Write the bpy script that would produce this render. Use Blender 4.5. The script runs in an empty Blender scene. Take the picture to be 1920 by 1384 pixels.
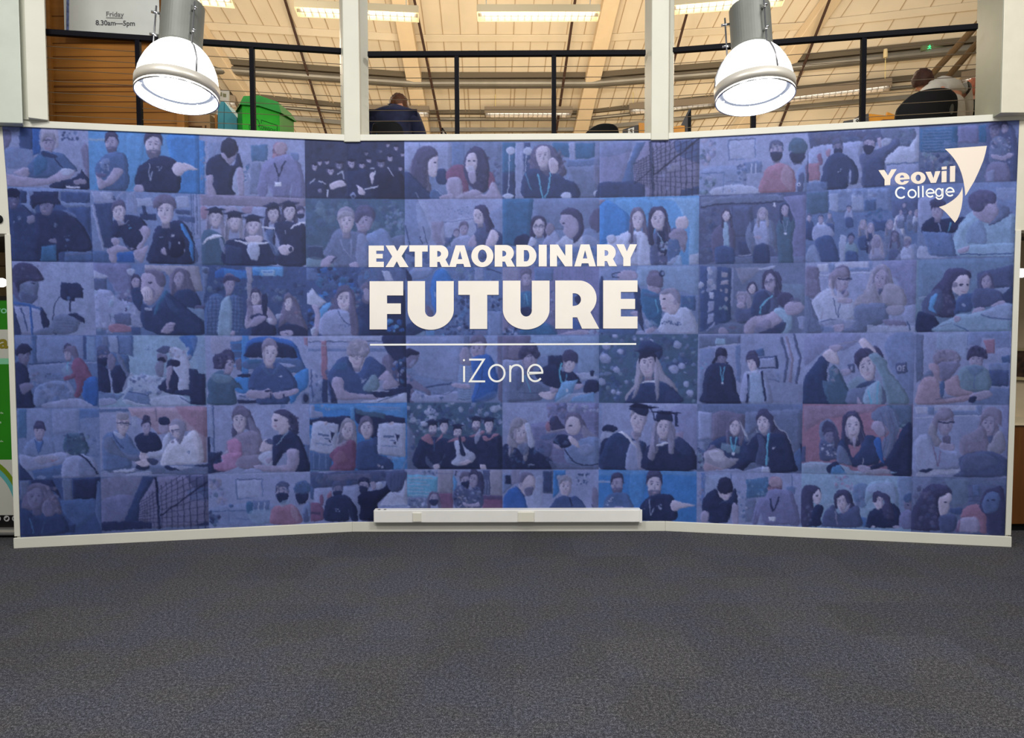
import bpy, bmesh, math, random
import numpy as np
from mathutils import Vector, Matrix
random.seed(7)
SC = bpy.context.scene
COL = SC.collection
R = math.radians

# ------------------------------------------------------------------ camera
FPX, PITCH, ROLL, CAMZ = 1318.0, 0.0440, 0.0037, 1.7306
_cp, _sp, _cr, _sr = math.cos(PITCH), math.sin(PITCH), math.cos(ROLL), math.sin(ROLL)
C_FWD = Vector((0, _cp, -_sp)); _U = Vector((0, _sp, _cp)); _X = Vector((1, 0, 0))
C_RIGHT = _X*_cr - _U*_sr; C_UP = _X*_sr + _U*_cr
CAM0 = Vector((0, 0, CAMZ))
cam_data = bpy.data.cameras.new('camera'); cam = bpy.data.objects.new('camera', cam_data); COL.objects.link(cam)
M = Matrix.Identity(4)
for i, v in enumerate((C_RIGHT, C_UP, -C_FWD)):
    for j in range(3): M[j][i] = v[j]
M.translation = CAM0
cam.matrix_world = M
cam_data.sensor_fit = 'HORIZONTAL'; cam_data.sensor_width = 36.0
cam_data.lens = 36.0*FPX/1920.0; cam_data.clip_start = 0.05; cam_data.clip_end = 200
SC.camera = cam

# ------------------------------------------------------------------ world, lights, exposure
SC.view_settings.view_transform = 'Standard'; SC.view_settings.look = 'None'
SC.view_settings.gamma = 1.0; SC.view_settings.exposure = 0.0
SC.view_settings.use_curve_mapping = False
wd = bpy.data.worlds.new('world'); SC.world = wd; wd.use_nodes = True
wd.node_tree.nodes['Background'].inputs[0].default_value = (0.86, 0.92, 1.0, 1)
wd.node_tree.nodes['Background'].inputs[1].default_value = 0.36

def area(name, loc, aim, size, power, color=(1, 1, 1), size_y=None, spread=None):
    l = bpy.data.lights.new(name, 'AREA'); l.energy = power; l.color = color
    l.shape = 'RECTANGLE'; l.size = size; l.size_y = size_y or size
    if spread: l.spread = spread
    o = bpy.data.objects.new(name, l); COL.objects.link(o); o.location = loc
    o.rotation_euler = (Vector(aim)-Vector(loc)).to_track_quat('-Z', 'Y').to_euler()
    return o
# hall ceiling fittings, high above and behind the photographer
area('hall_ceiling_light', (-2.6, 1.2, 6.6), (-1.6, 4.8, 0.8), 1.6, 205, (1.0, 0.98, 0.95), 1.2)
area('hall_ceiling_light', (2.9, 1.4, 6.6), (1.9, 4.8, 0.8), 1.6, 235, (1.0, 0.98, 0.95), 1.2)
area('hall_ceiling_light', (0.3, -2.0, 6.6), (0.2, 4.0, 0.6), 2.2, 240, (1.0, 0.985, 0.96), 1.4)
# warm balcony lighting: the fluorescent fittings' light thrown on the roof lining and the floor
for x, y, z, e in ((-3.4, 8.6, 4.6, 80), (0.0, 9.2, 4.6, 82), (3.6, 8.8, 4.6, 90)):
    area('balcony_light', (x, y, z), (x*1.05, y+3.0, 8.2), 2.2, e, (1.0, 0.83, 0.62), 1.4)
for x, y, z, e in ((-3.2, 9.0, 5.4, 40), (0.1, 10.2, 5.4, 40), (3.6, 9.2, 5.4, 40)):
    area('balcony_downlight', (x, y, z), (x, y-1.2, 3.0), 1.5, e, (1.0, 0.82, 0.60), 0.4)

# ------------------------------------------------------------------ pixel -> ray -> place
def ray(px, py):
    return (C_FWD + C_RIGHT*((px-960.0)/FPX) + C_UP*((692.0-py)/FPX))
def at_y(px, py, Y):
    d = ray(px, py); return CAM0 + d*(Y/d.y)
def at_z(px, py, Z):
    d = ray(px, py); return CAM0 + d*((Z-CAMZ)/d.z)
# wall plan (metres): left end, left fold, right fold, right end
PA, PB, PC, PD = Vector((-4.124, 5.785)), Vector((-1.439, 6.251)), Vector((1.367, 6.236)), Vector((4.077, 5.720))
PANELS = ((PA, PB), (PB, PC), (PC, PD))
HT = 3.46
def panel_frame(k):
    a, b = PANELS[k]; t = (b-a).normalized(); n = Vector((t.y, -t.x))   # n points to the room
    if n.y > 0: n = -n
    return a, t, n
def at_wall(k, px, py, off=0.0):
    """point on wall panel k seen at the pixel, off metres in front of the plane"""
    a, t, n = panel_frame(k); d = ray(px, py)
    q = a + n*off
    s = ((q.x*n.x+q.y*n.y) - 0.0)/(d.x*n.x+d.y*n.y)
    return CAM0 + d*s

# ------------------------------------------------------------------ materials
def srgb(c):
    return tuple(((v/255.0+0.055)/1.055)**2.4 if v/255.0 > 0.04045 else v/255.0/12.92 for v in c)
MATS = {}
def mat(name, rgb, rough=0.6, metal=0.0, noise=0.0, scale=8.0, emit=0.0, bump=0.0, spec=0.3, alpha=None, trans=0.0, stretch=None, emit_rgb=None):
    if name in MATS: return MATS[name]
    m = bpy.data.materials.new(name); m.use_nodes = True
    nt = m.node_tree; b = nt.nodes['Principled BSDF']
    col = (*srgb(rgb), 1)
    b.inputs['Base Color'].default_value = col
    b.inputs['Roughness'].default_value = rough; b.inputs['Metallic'].default_value = metal
    b.inputs['Specular IOR Level'].default_value = spec
    if trans: b.inputs['Transmission Weight'].default_value = trans
    if emit:
        b.inputs['Emission Color'].default_value = (*srgb(emit_rgb or rgb), 1); b.inputs['Emission Strength'].default_value = emit
    if noise or bump:
        tc = nt.nodes.new('ShaderNodeTexCoord'); n = nt.nodes.new('ShaderNodeTexNoise')
        n.inputs['Scale'].default_value = scale; n.inputs['Detail'].default_value = 5
        src = tc.outputs['Object']
        if stretch:
            mp = nt.nodes.new('ShaderNodeMapping'); mp.inputs['Scale'].default_value = stretch
            nt.links.new(src, mp.inputs[0]); src = mp.outputs[0]
        nt.links.new(src, n.inputs['Vector'])
        if noise:
            mx = nt.nodes.new('ShaderNodeMix'); mx.data_type = 'RGBA'
            mr = nt.nodes.new('ShaderNodeMapRange'); mr.inputs[1].default_value = 0.3; mr.inputs[2].default_value = 0.7
            nt.links.new(n.outputs['Fac'], mr.inputs[0]); nt.links.new(mr.outputs[0], mx.inputs[0])
            mx.inputs[6].default_value = tuple(v*(1-noise) for v in col[:3])+(1,)
            mx.inputs[7].default_value = tuple(min(1, v*(1+noise)) for v in col[:3])+(1,)
            nt.links.new(mx.outputs[2], b.inputs['Base Color'])
        if bump:
            bp = nt.nodes.new('ShaderNodeBump'); bp.inputs['Strength'].default_value = bump; bp.inputs['Distance'].default_value = 0.01
            nt.links.new(n.outputs['Fac'], bp.inputs['Height']); nt.links.new(bp.outputs[0], b.inputs['Normal'])
    MATS[name] = m
    return m

# ------------------------------------------------------------------ mesh collecting
class MB:
    def __init__(s): s.v = []; s.f = []
    def face(s, pts):
        i = len(s.v); s.v += [tuple(p) for p in pts]; s.f.append(tuple(range(i, i+len(pts)))); return s
    def box(s, c, size, rot=None):
        hx, hy, hz = size[0]/2, size[1]/2, size[2]/2
        pts = [Vector((x, y, z)) for x in (-hx, hx) for y in (-hy, hy) for z in (-hz, hz)]
        if rot is not None: pts = [rot @ p for p in pts]
        c = Vector(c); i = len(s.v); s.v += [tuple(p+c) for p in pts]
        for f in ((0, 1, 3, 2), (4, 6, 7, 5), (0, 4, 5, 1), (2, 3, 7, 6), (0, 2, 6, 4), (1, 5, 7, 3)):
            s.f.append(tuple(i+k for k in f))
        return s
    def bar(s, a, b, w, h=None, up=Vector((0, 0, 1))):
        a, b = Vector(a), Vector(b); d = b-a; L = d.length; d.normalize(); h = h or w
        sx = d.cross(up)
        if sx.length < 1e-4: sx = d.cross(Vector((0, 1, 0)))
        sx.normalize(); uz = sx.cross(d)
        i = len(s.v)
        for q in (a, b):
            for u, v in ((-1, -1), (1, -1), (1, 1), (-1, 1)): s.v.append(tuple(q+sx*u*w/2+uz*v*h/2))
        s.f += [(i+3, i+2, i+1, i), (i+4, i+5, i+6, i+7)]
        for k in range(4): s.f.append((i+k, i+(k+1) % 4, i+4+(k+1) % 4, i+4+k))
        return s
    def tube(s, pts, r, n=10, caps=True):
        pts = [Vector(p) for p in pts]; rs = r if isinstance(r, (list, tuple)) else [r]*len(pts)
        i0 = len(s.v); prev = None
        for k, p in enumerate(pts):
            d = (pts[min(k+1, len(pts)-1)]-pts[max(k-1, 0)]).normalized()
            ref = prev if prev is not None else (Vector((0, 0, 1)) if abs(d.z) < .9 else Vector((0, 1, 0)))
            a = d.cross(ref); 
            if a.length < 1e-5: a = d.cross(Vector((1, 0, 0)))
            a.normalize(); b = a.cross(d).normalized(); prev = b
            for j in range(n):
                t = 2*math.pi*j/n; s.v.append(tuple(p+(a*math.cos(t)+b*math.sin(t))*rs[k]))
        for k in range(len(pts)-1):
            for j in range(n):
                s.f.append((i0+k*n+j, i0+k*n+(j+1) % n, i0+(k+1)*n+(j+1) % n, i0+(k+1)*n+j))
        if caps: s.f.append(tuple(i0+j for j in range(n))[::-1]); s.f.append(tuple(i0+(len(pts)-1)*n+j for j in range(n)))
        return s
    def lathe(s, prof, c=(0, 0, 0), n=40, close=False):
        c = Vector(c); i0 = len(s.v); m = len(prof)
        for r, z in prof:
            for j in range(n):
                t = 2*math.pi*j/n; s.v.append((c.x+r*math.cos(t), c.y+r*math.sin(t), c.z+z))
        for k in range(m if close else m-1):
            for j in range(n):
                k2 = (k+1) % m
                s.f.append((i0+k*n+j, i0+k*n+(j+1) % n, i0+k2*n+(j+1) % n, i0+k2*n+j))
        return s
    def prism(s, poly, z0, z1):
        n = len(poly); i = len(s.v)
        for z in (z0, z1): s.v += [(p[0], p[1], z) for p in poly]
        s.f += [tuple(range(i, i+n))[::-1], tuple(range(i+n, i+2*n))]
        for k in range(n): s.f.append((i+k, i+(k+1) % n, i+n+(k+1) % n, i+n+k))
        return s
    def slab(s, quad, nrm, th):
        """plate from a polygon, thickened along nrm"""
        nrm = Vector(nrm).normalized()*th; n = len(quad); i = len(s.v)
        s.v += [tuple(Vector(p)) for p in quad]+[tuple(Vector(p)+nrm) for p in quad]
        s.f += [tuple(range(i, i+n))[::-1], tuple(range(i+n, i+2*n))]
        for k in range(n): s.f.append((i+k, i+(k+1) % n, i+n+(k+1) % n, i+n+k))
        return s
    def sphere(s, c, r, nu=20, nv=12, sc=(1, 1, 1)):
        c = Vector(c); i0 = len(s.v)
        for k in range(nv+1):
            ph = math.pi*k/nv
            for j in range(nu):
                t = 2*math.pi*j/nu
                s.v.append((c.x+r*sc[0]*math.sin(ph)*math.cos(t), c.y+r*sc[1]*math.sin(ph)*math.sin(t), c.z+r*sc[2]*math.cos(ph)))
        for k in range(nv):
            for j in range(nu):
                s.f.append((i0+k*nu+j, i0+k*nu+(j+1) % nu, i0+(k+1)*nu+(j+1) % nu, i0+(k+1)*nu+j))
        return s
    def build(s, name, m, parent=None, smooth=False, bevel=0.0, subsurf=0, loc=None):
        me = bpy.data.meshes.new(name); 
        vs = s.v
        if loc is not None: vs = [tuple(Vector(v)-Vector(loc)) for v in vs]
        me.from_pydata(vs, [], s.f)
        bm = bmesh.new(); bm.from_mesh(me)
        bmesh.ops.remove_doubles(bm, verts=bm.verts, dist=1e-6)
        bmesh.ops.recalc_face_normals(bm, faces=bm.faces); bm.to_mesh(me); bm.free()
        o = bpy.data.objects.new(name, me); COL.objects.link(o)
        if loc is not None: o.location = loc
        me.materials.append(m)
        if parent is not None:
            o.parent = parent
            if loc is None: o.location = -parent.location
        if smooth:
            for p in me.polygons: p.use_smooth = True
        if bevel:
            b = o.modifiers.new('bevel', 'BEVEL'); b.width = bevel; b.segments = 2; b.limit_method = 'ANGLE'
        if subsurf:
            b = o.modifiers.new('sub', 'SUBSURF'); b.levels = subsurf; b.render_levels = subsurf
        return o
def tag(o, label=None, cat=None, group=None, kind=None):
    if label: o['label'] = label
    if cat: o['category'] = cat
    if group: o['group'] = group
    if kind: o['kind'] = kind
    return o
def thing(name, label, cat, loc=(0, 0, 0), group=None):
    o = bpy.data.objects.new(name, None); COL.objects.link(o); o.location = loc; o.empty_display_size = 0.1
    return tag(o, label, cat, group)
def struct(name, mb, m, **k):
    return tag(mb.build(name, m, **k), kind='structure')
def P2(v): return Vector((v[0], v[1]))

def text_mesh(txt, size, bold=0.0, shear=0.0):
    """flat lettering mesh data as (verts, faces) in its own XY plane, origin bottom left"""
    cu = bpy.data.curves.new('t', 'FONT'); cu.body = txt; cu.size = size; cu.offset = bold; cu.shear = shear
    cu.resolution_u = 6
    ob = bpy.data.objects.new('t', cu); COL.objects.link(ob)
    bpy.context.view_layer.update()
    me = bpy.data.meshes.new_from_object(ob.evaluated_get(bpy.context.evaluated_depsgraph_get()))
    vs = [tuple(v.co) for v in me.vertices]; fs = [tuple(p.vertices) for p in me.polygons]
    bpy.data.objects.remove(ob); bpy.data.curves.remove(cu); bpy.data.meshes.remove(me)
    return vs, fs
def fill_loops(loops):
    """triangulated fill of loops (outer outlines and holes)"""
    cu = bpy.data.curves.new('t', 'CURVE'); cu.dimensions = '2D'; cu.fill_mode = 'BOTH'
    for lp in loops:
        sp = cu.splines.new('POLY'); sp.points.add(len(lp)-1)
        for p, q in zip(sp.points, lp): p.co = (q[0], q[1], 0, 1)
        sp.use_cyclic_u = True
    ob = bpy.data.objects.new('t', cu); COL.objects.link(ob)
    bpy.context.view_layer.update()
    me = bpy.data.meshes.new_from_object(ob.evaluated_get(bpy.context.evaluated_depsgraph_get()))
    vs = [tuple(v.co) for v in me.vertices]; fs = [tuple(p.vertices) for p in me.polygons]
    bpy.data.objects.remove(ob); bpy.data.curves.remove(cu); bpy.data.meshes.remove(me)
    return vs, fs
def lay_text(name, txt, m, parent, pos, xdir, ydir, width, height, bold=0.0):
    """lettering fitted to width x height metres on a surface; pos = bottom left"""
    vs, fs = text_mesh(txt, 1.0, bold)
    xs = [v[0] for v in vs]; ys = [v[1] for v in vs]
    x0, y0 = min(xs), min(ys); sx = width/(max(xs)-x0); sy = height/(max(ys)-y0)
    pos, xd, yd = Vector(pos), Vector(xdir).normalized(), Vector(ydir).normalized()
    mb = MB(); mb.v = [tuple(pos+xd*(v[0]-x0)*sx+yd*(v[1]-y0)*sy) for v in vs]; mb.f = fs
    return mb.build(name, m, parent)
# ================================================================== setting
M_WHITE = mat('white_paint', (213, 211, 198), 0.45, noise=0.03, scale=3)
M_POST = mat('cream_post_paint', (205, 203, 188), 0.5, noise=0.04, scale=2.5)
M_NAVY = mat('dark_navy_metal', (4, 4, 12), 0.6, spec=0.1)
M_ALU = mat('brushed_aluminium', (150, 150, 148), 0.32, metal=0.9, noise=0.12, scale=14, stretch=(1, 1, 6))
M_GALV = mat('galvanised_steel', (136, 128, 112), 0.4, metal=0.55, noise=0.12, scale=3)
M_BLACK = mat('black_fabric', (9, 9, 12), 0.85, noise=0.2, scale=60)
M_DARKSEAM = mat('dark_line', (120, 98, 70), 0.7)

# carpet ------------------------------------------------------------
def carpet():
    m = bpy.data.materials.new('charcoal_carpet_tiles'); m.use_nodes = True; nt = m.node_tree; b = nt.nodes['Principled BSDF']
    N = nt.nodes.new; Lk = nt.links.new
    tc = N('ShaderNodeTexCoord')
    def noise(scale, detail, vec=None, rough=.6):
        n = N('ShaderNodeTexNoise'); n.inputs['Scale'].default_value = scale; n.inputs['Detail'].default_value = detail
        n.inputs['Roughness'].default_value = rough; Lk(vec or tc.outputs['Object'], n.inputs['Vector']); return n
    fine = noise(170, 3, rough=.75); mid = noise(60, 4, rough=.7); blotch = noise(1.3, 2); hue = noise(2.0, 3)
    add = N('ShaderNodeMath'); add.operation = 'ADD'
    m1 = N('ShaderNodeMath'); m1.operation = 'MULTIPLY'; m1.inputs[1].default_value = .62
    m2 = N('ShaderNodeMath'); m2.operation = 'MULTIPLY'; m2.inputs[1].default_value = .38
    Lk(fine.outputs['Fac'], m1.inputs[0]); Lk(mid.outputs['Fac'], m2.inputs[0]); Lk(m1.outputs[0], add.inputs[0]); Lk(m2.outputs[0], add.inputs[1])
    rp = N('ShaderNodeValToRGB'); e = rp.color_ramp.elements
    e[0].position = .36; e[0].color = (*srgb((22, 23, 27)), 1); e[1].position = .66; e[1].color = (*srgb((132, 132, 136)), 1)
    e2 = e.new(.5); e2.color = (*srgb((63, 63, 67)), 1)
    Lk(add.outputs[0], rp.inputs[0])
    # half-metre tiles, each laid with its pile turned: checker of slight value shift
    br = N('ShaderNodeTexBrick'); br.offset = 0.0; br.inputs['Scale'].default_value = 1.0
    br.inputs['Brick Width'].default_value = .5; br.inputs['Row Height'].default_value = .5
    br.inputs['Mortar Size'].default_value = .0015; br.inputs['Mortar Smooth'].default_value = .5; br.inputs['Bias'].default_value = 0
    br.inputs['Color1'].default_value = (.93, .93, .93, 1); br.inputs['Color2'].default_value = (1.1, 1.1, 1.1, 1); br.inputs['Mortar'].default_value = (.8, .8, .8, 1)
    Lk(tc.outputs['Object'], br.inputs['Vector'])
    mx = N('ShaderNodeMix'); mx.data_type = 'RGBA'; mx.blend_type = 'MULTIPLY'; mx.inputs[0].default_value = 1
    Lk(rp.outputs[0], mx.inputs[6]); Lk(br.outputs['Color'], mx.inputs[7])
    rb = N('ShaderNodeValToRGB'); eb = rb.color_ramp.elements
    eb[0].position = .42; eb[0].color = (1.0, .97, .90, 1); eb[1].position = .58; eb[1].color = (.96, .96, 1.06, 1)
    Lk(hue.outputs['Fac'], rb.inputs[0])
    mx2 = N('ShaderNodeMix'); mx2.data_type = 'RGBA'; mx2.blend_type = 'MULTIPLY'; mx2.inputs[0].default_value = 1
    Lk(mx.outputs[2], mx2.inputs[6]); Lk(rb.outputs[0], mx2.inputs[7])
    Lk(mx2.outputs[2], b.inputs['Base Color'])
    b.inputs['Roughness'].default_value = .95; b.inputs['Specular IOR Level'].default_value = .1
    bp = N('ShaderNodeBump'); bp.inputs['Strength'].default_value = .5; bp.inputs['Distance'].default_value = .006
    Lk(add.outputs[0], bp.inputs['Height']); Lk(bp.outputs[0], b.inputs['Normal'])
    return m
fl = MB(); fl.prism([(-8, -4), (8, -4), (8, 11), (-8, 11)], -0.1, 0.0); struct('floor', fl, carpet())

# the three wall panels ----------------------------------------------
def wall_poly(k, z0, z1, name, th=0.12):
    a, t, n = panel_frame(k); A, B = PANELS[k]
    zb = [at_wall(k, x, y) for x, y in (((5, 236), (39, 1004)) if k == 0 else ((1911, 224), (1884, 1002)))] if k != 1 else None
    A3 = [Vector((A.x, A.y, z0)), Vector((B.x, B.y, z0)), Vector((B.x, B.y, z1)), Vector((A.x, A.y, z1))]
    mb = MB(); mb.slab(A3, (-n.x, -n.y, 0), th)
    return struct(name, mb, M_WHITE)
wall_poly(0, 0, HT, 'wall_left'); wall_poly(1, 0, HT, 'wall_center'); wall_poly(2, 0, HT, 'wall_right')

def strip(name, k, z0, z1, th, e0=0.0, e1=0.0, m=None, bev=0.004):
    """moulding along panel k"""
    A, B = PANELS[k]; a, t, n = panel_frame(k)
    A = A - t*e0; B = B + t*e1
    def mit(P, kk):     # mitred front corner
        return P
    mb = MB()
    fa, fb = A+n*th, B+n*th
    if k == 0: fb = miter(0, th)
    if k == 1: fa, fb = miter(0, th), miter(1, th)
    if k == 2: fa = miter(1, th)
    mb.prism([(A.x, A.y), (fa.x, fa.y), (fb.x, fb.y), (B.x, B.y)], z0, z1)
    return struct(name, mb, m or M_WHITE, bevel=bev)
def miter(i, off):
    P = (PB, PC)[i]; _, _, n0 = panel_frame(i); _, _, n1 = panel_frame(i+1)
    b = (n0+n1).normalized(); return P + b*(off/b.dot(n0))
strip('baseboard_left', 0, 0, 0.088, 0.022, e0=0.02); strip('baseboard_center', 1, 0, 0.088, 0.022); strip('baseboard_right', 2, 0, 0.088, 0.022, e1=0.02)
for k, nm in ((0, 'trim_1'), (1, 'trim_2'), (2, 'trim_3')):
    A, B = PANELS[k]; a, t, n = panel_frame(k)
    q0 = (A-n*0.16, A+n*0.02); q1 = (B-n*0.16, B+n*0.02)
    if k == 0: q0 = (q0[0]-t*.25, q0[1]-t*.25); q1 = (miter(0, -.16), miter(0, .02))
    if k == 1: q0 = (miter(0, -.16), miter(0, .02)); q1 = (miter(1, -.16), miter(1, .02))
    if k == 2: q0 = (miter(1, -.16), miter(1, .02)); q1 = (q1[0]+t*.25, q1[1]+t*.25)
    mb = MB(); mb.prism([q0[0], q0[1], q1[1], q1[0]], HT, HT+0.055); struct(nm, mb, M_WHITE, bevel=.004)

# balcony slab and back structure
mb = MB(); mb.prism([(-8, 5.3), (PA.x-.3, 5.9), (PB.x, PB.y+.16), (PC.x, PC.y+.16), (PD.x+.3, 5.9), (8, 5.3), (8, 17), (-8, 17)], 2.75, 3.08)
struct('floor_balcony', mb, mat('grey_balcony_carpet', (90, 86, 82), .9, noise=.1, scale=30))

# cream posts between the balcony openings ---------------------------
def post(name, pts, z0, z1, m=M_POST):
    mb = MB(); mb.prism([(at_y(px, 300, Y).x, Y) for px, Y in pts], z0, z1); return struct(name, mb, m, bevel=.006)
ZT = 6.3
post('trim_4', [(646, 6.225), (676, 6.225), (678, 6.33), (693, 6.42), (693, 6.62), (640, 6.62), (642, 6.3)], HT-0.01, ZT)
post('trim_5', [(1221, 6.205), (1253, 6.200), (1255, 6.26), (1262, 6.28), (1263, 6.6), (1208, 6.6), (1208, 6.40)], HT-0.01, ZT)
# left column in two steps, right column
lc0 = at_y(40, 200, 5.74).x
mb = MB(); mb.prism([(-4.75, 5.60), (at_y(40, 150, 5.70).x, 5.70), (at_y(42, 150, 5.85).x, 5.85), (-4.75, 5.85)], HT+.0, ZT); struct('trim_6', mb, mat('pale_green_grey_paint', (196, 202, 190), .5, noise=.03), bevel=.006)
mb = MB(); mb.prism([(at_y(41, 150, 5.78).x, 5.78), (at_y(52, 150, 5.78).x, 5.78), (at_y(50, 150, 5.73).x, 5.73), (at_y(88, 150, 5.80).x, 5.80), (at_y(90, 150, 6.0).x, 6.0), (at_y(41, 150, 6.0).x, 6.0)], HT+.055, ZT); struct('trim_7', mb, M_POST, bevel=.004)
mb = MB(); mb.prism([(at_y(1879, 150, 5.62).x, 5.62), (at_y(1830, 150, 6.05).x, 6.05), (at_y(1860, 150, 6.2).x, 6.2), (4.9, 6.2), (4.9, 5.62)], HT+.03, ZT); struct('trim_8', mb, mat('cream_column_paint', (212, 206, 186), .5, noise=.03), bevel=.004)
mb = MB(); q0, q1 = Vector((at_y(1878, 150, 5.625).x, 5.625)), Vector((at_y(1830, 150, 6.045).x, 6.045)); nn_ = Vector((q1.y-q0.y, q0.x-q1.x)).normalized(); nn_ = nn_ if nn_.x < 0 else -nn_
mb.prism([q0, q1, q1+nn_*.004, q0+nn_*.004], HT+.03, ZT); struct('trim_14', mb, mat('grey_green_face_with_shade', (150, 154, 138), .5, noise=.03))  # greenish column side, its shade put into the darker colour of this strip
# column faces that run down past both ends of the mural
mb = MB(); A, t, n = panel_frame(0)
mb.prism([PA+n*.0, PA-t*.30, PA-t*.30-n*.3, PA-n*.1], at_y(10, 438, 5.78).z, HT+.055); struct('trim_9', mb, M_WHITE)
mb = MB(); A, t, n = panel_frame(2)
mb.prism([PD+n*.0, PD+t*.30, PD+t*.30-n*.3, PD-n*.1], at_y(1910, 432, 5.72).z, HT+.055); struct('trim_10', mb, mat('cream_column_paint', (0, 0, 0)))
# end edging strips beside the mural
def edging(name, k, top, bot, w=0.042):
    a, t, n = panel_frame(k); sg = -1 if k == 0 else 1
    T = at_wall(k, *top, .0); B = at_wall(k, *bot, .0)
    E_ = PA if k == 0 else PD
    mb = MB(); tt = Vector((t.x, t.y, 0))*sg*w; nn = Vector((n.x, n.y, 0))
    q = [B, T, T+tt, B+tt]
    q = [Vector((p.x, p.y, p.z)) - nn*.13 for p in q]
    mb.slab(q, nn, .142); return struct(name, mb, M_WHITE, bevel=.003)
edging('trim_11', 0, (20.5, 440), (38.5, 1005)); edging('trim_12', 2, (1903, 432), (1884, 1003))

# wall beyond both ends
M_CREAMWALL = mat('cream_wall_paint', (208, 190, 158), .7, noise=.04)
mb = MB(); mb.box((-6.3, 8.3, 1.4), (4.6, .1, 2.8)); struct('wall_back_left', mb, mat('tan_boarded_wall', (176, 150, 112), .6, noise=.06))
mb = MB(); mb.box((6.3, 7.6, 1.4), (4.8, .1, 2.8)); struct('wall_back_right', mb, M_CREAMWALL)

# dado shelf on the far right wall
mb = MB(); q = at_y(1912, 790, 7.5); mb.box((5.5, 7.53, q.z), (3.0, .06, .06)); struct('trim_13', mb, M_CREAMWALL)

# side walls of the hall, out of the picture
for sx, nm in ((-7.95, 'wall_side_left'), (7.95, 'wall_side_right')):
    mb = MB(); mb.box((sx, 3.5, 3.6), (.1, 15, 7.2)); struct(nm, mb, M_CREAMWALL)
# ================================================================== railings
M_WIRE = mat('steel_wire', (120, 104, 84), .4, metal=.6)
def railing(k, xa, xb, ya, yb, posts, label):
    """one balcony railing in plan offset behind panel k; xa..xb in pixels, rail centre at ya/yb"""
    off = -0.07
    A = at_wall(k, xa, ya, off); B = at_wall(k, xb, yb, off)
    z = (A.z+B.z)/2; A.z = B.z = z
    t = thing('balcony_railing', label, 'railing', (A.x, A.y, HT+.05), group='navy wire railings above the mural')
    mb = MB(); mb.bar(A, B, .045, .045); mb.build('top_rail', M_NAVY, t, bevel=.004)
    for px, py in posts:
        p = at_wall(k, px, py, off); mb = MB(); mb.box((p.x, p.y, (z+3.08)/2), (.040, .040, z-3.08)); mb.build('post', M_NAVY, t, bevel=.003)
    for i in range(7):
        zz = z-.112-i*.0935
        if zz < HT+.03: break
        mb = MB(); mb.tube([(A.x, A.y, zz), (B.x, B.y, zz)], .0028, 6); mb.build('wire', M_WIRE, t)
    return z
railing(0, 84, 645, 58, 99, [(262, 200), (474.5, 200)], 'navy balcony railing above the left end of the mural, by the wooden screen')
railing(1, 690, 1210, 102, 100, [(857, 200), (1038.5, 200)], 'navy balcony railing above the lettering in the middle')
railing(2, 1259, 1832, 97, 49, [(1617, 200), (1412, 230)], 'navy balcony railing above the right end, by the cream column')

# ================================================================== roof
M_ROOF = mat('cream_roof_lining', (218, 200, 168), .55, noise=.07, scale=1.5)
M_SEAM = mat('roof_seam', (178, 152, 116), .6)
M_BEAM = mat('cream_rafter_paint', (226, 200, 160), .5, noise=.03)
def roofz(Y): return 13.36-.57*Y
def on_roof(px, py, drop=0.0):
    d = ray(px, py); s = (13.36-drop-CAMZ)/(d.z+.57*d.y); return CAM0+d*s
# rafters as (top pixel, purlin pixel): the facets lie between them.  Facets turn towards the
# viewer at both sides, so their points are taken at the purlin height / the upper height.
ZU, ZL = 7.16, 6.35
RAF = [((-190, -70), (60, 82)), ((330, -18), (418, 112)), ((753, 0), (777, 138)), ((1143, 0), (1111, 138)), ((1560, -14), (1474, 108)), ((2330, -110), (2300, 20))]
RL = []
for (u, l) in RAF:
    RL.append((at_z(*u, ZU), at_z(*l, ZL)))
def RP(i, s):           # point on rafter line i, s = 0 upper, 1 purlin, 2 further down ...
    a, b = RL[i]; return a+(b-a)*s
def RS(i, u, s): return RP(i, s).lerp(RP(i+1, s), u)
S0, S1 = -1.6, 3.4
for i in range(5):
    mb = MB(); n = 11 if i == 2 else 13
    nrm = (RS(i, 1, 1)-RS(i, 0, 1)).cross(RS(i, 0, 2)-RS(i, 0, 1)).normalized()
    if nrm.z < 0: nrm = -nrm
    for j in range(n):
        u0, u1 = j/n, (j+1)/n
        ss = [S0, -.5, 0, .5, .52, 1, 1.02, 1.5, 2, 2.55, S1]
        for a, b in zip(ss, ss[1:]):
            la = .03 if a in (.52,) or (a < .5) else 0
            mb.face([RS(i, u0, a), RS(i, u1, a), RS(i, u1, b), RS(i, u0, b)])
    tag(mb.build('ceiling', M_ROOF), kind='structure')
    # standing seams
    mb = MB()
    for j in range(1, n):
        mb.bar(RS(i, j/n, S0)-nrm*.006, RS(i, j/n, S1)-nrm*.006, .012, .012, up=nrm)
        if j % 3 == 0:
            mb.bar(RS(i, (j+.25)/n, 1)-nrm*.012, RS(i, (j+.25)/n, S1)-nrm*.006, .014, .012, up=nrm)
    tag(mb.build('trim_roof_seam', M_SEAM), kind='structure')
    mb = MB(); mb.bar(RS(i, 0, .49)-nrm*.02, RS(i, 1, .49)-nrm*.02, .12, .02, up=nrm)
    tag(mb.build('trim_sheet_lap', M_ROOF, bevel=.012), kind='structure')
# rafters
for i in range(1, 5):
    nrm = Vector((0, .5, .86))
    mb = MB(); mb.bar(RP(i, S0)-nrm*.10, RP(i, 2.6)-nrm*.10, .26 if i in (2, 3) else .24, .16, up=nrm)
    tag(mb.build('trim_rafter', M_BEAM, bevel=.01), kind='structure')
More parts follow.
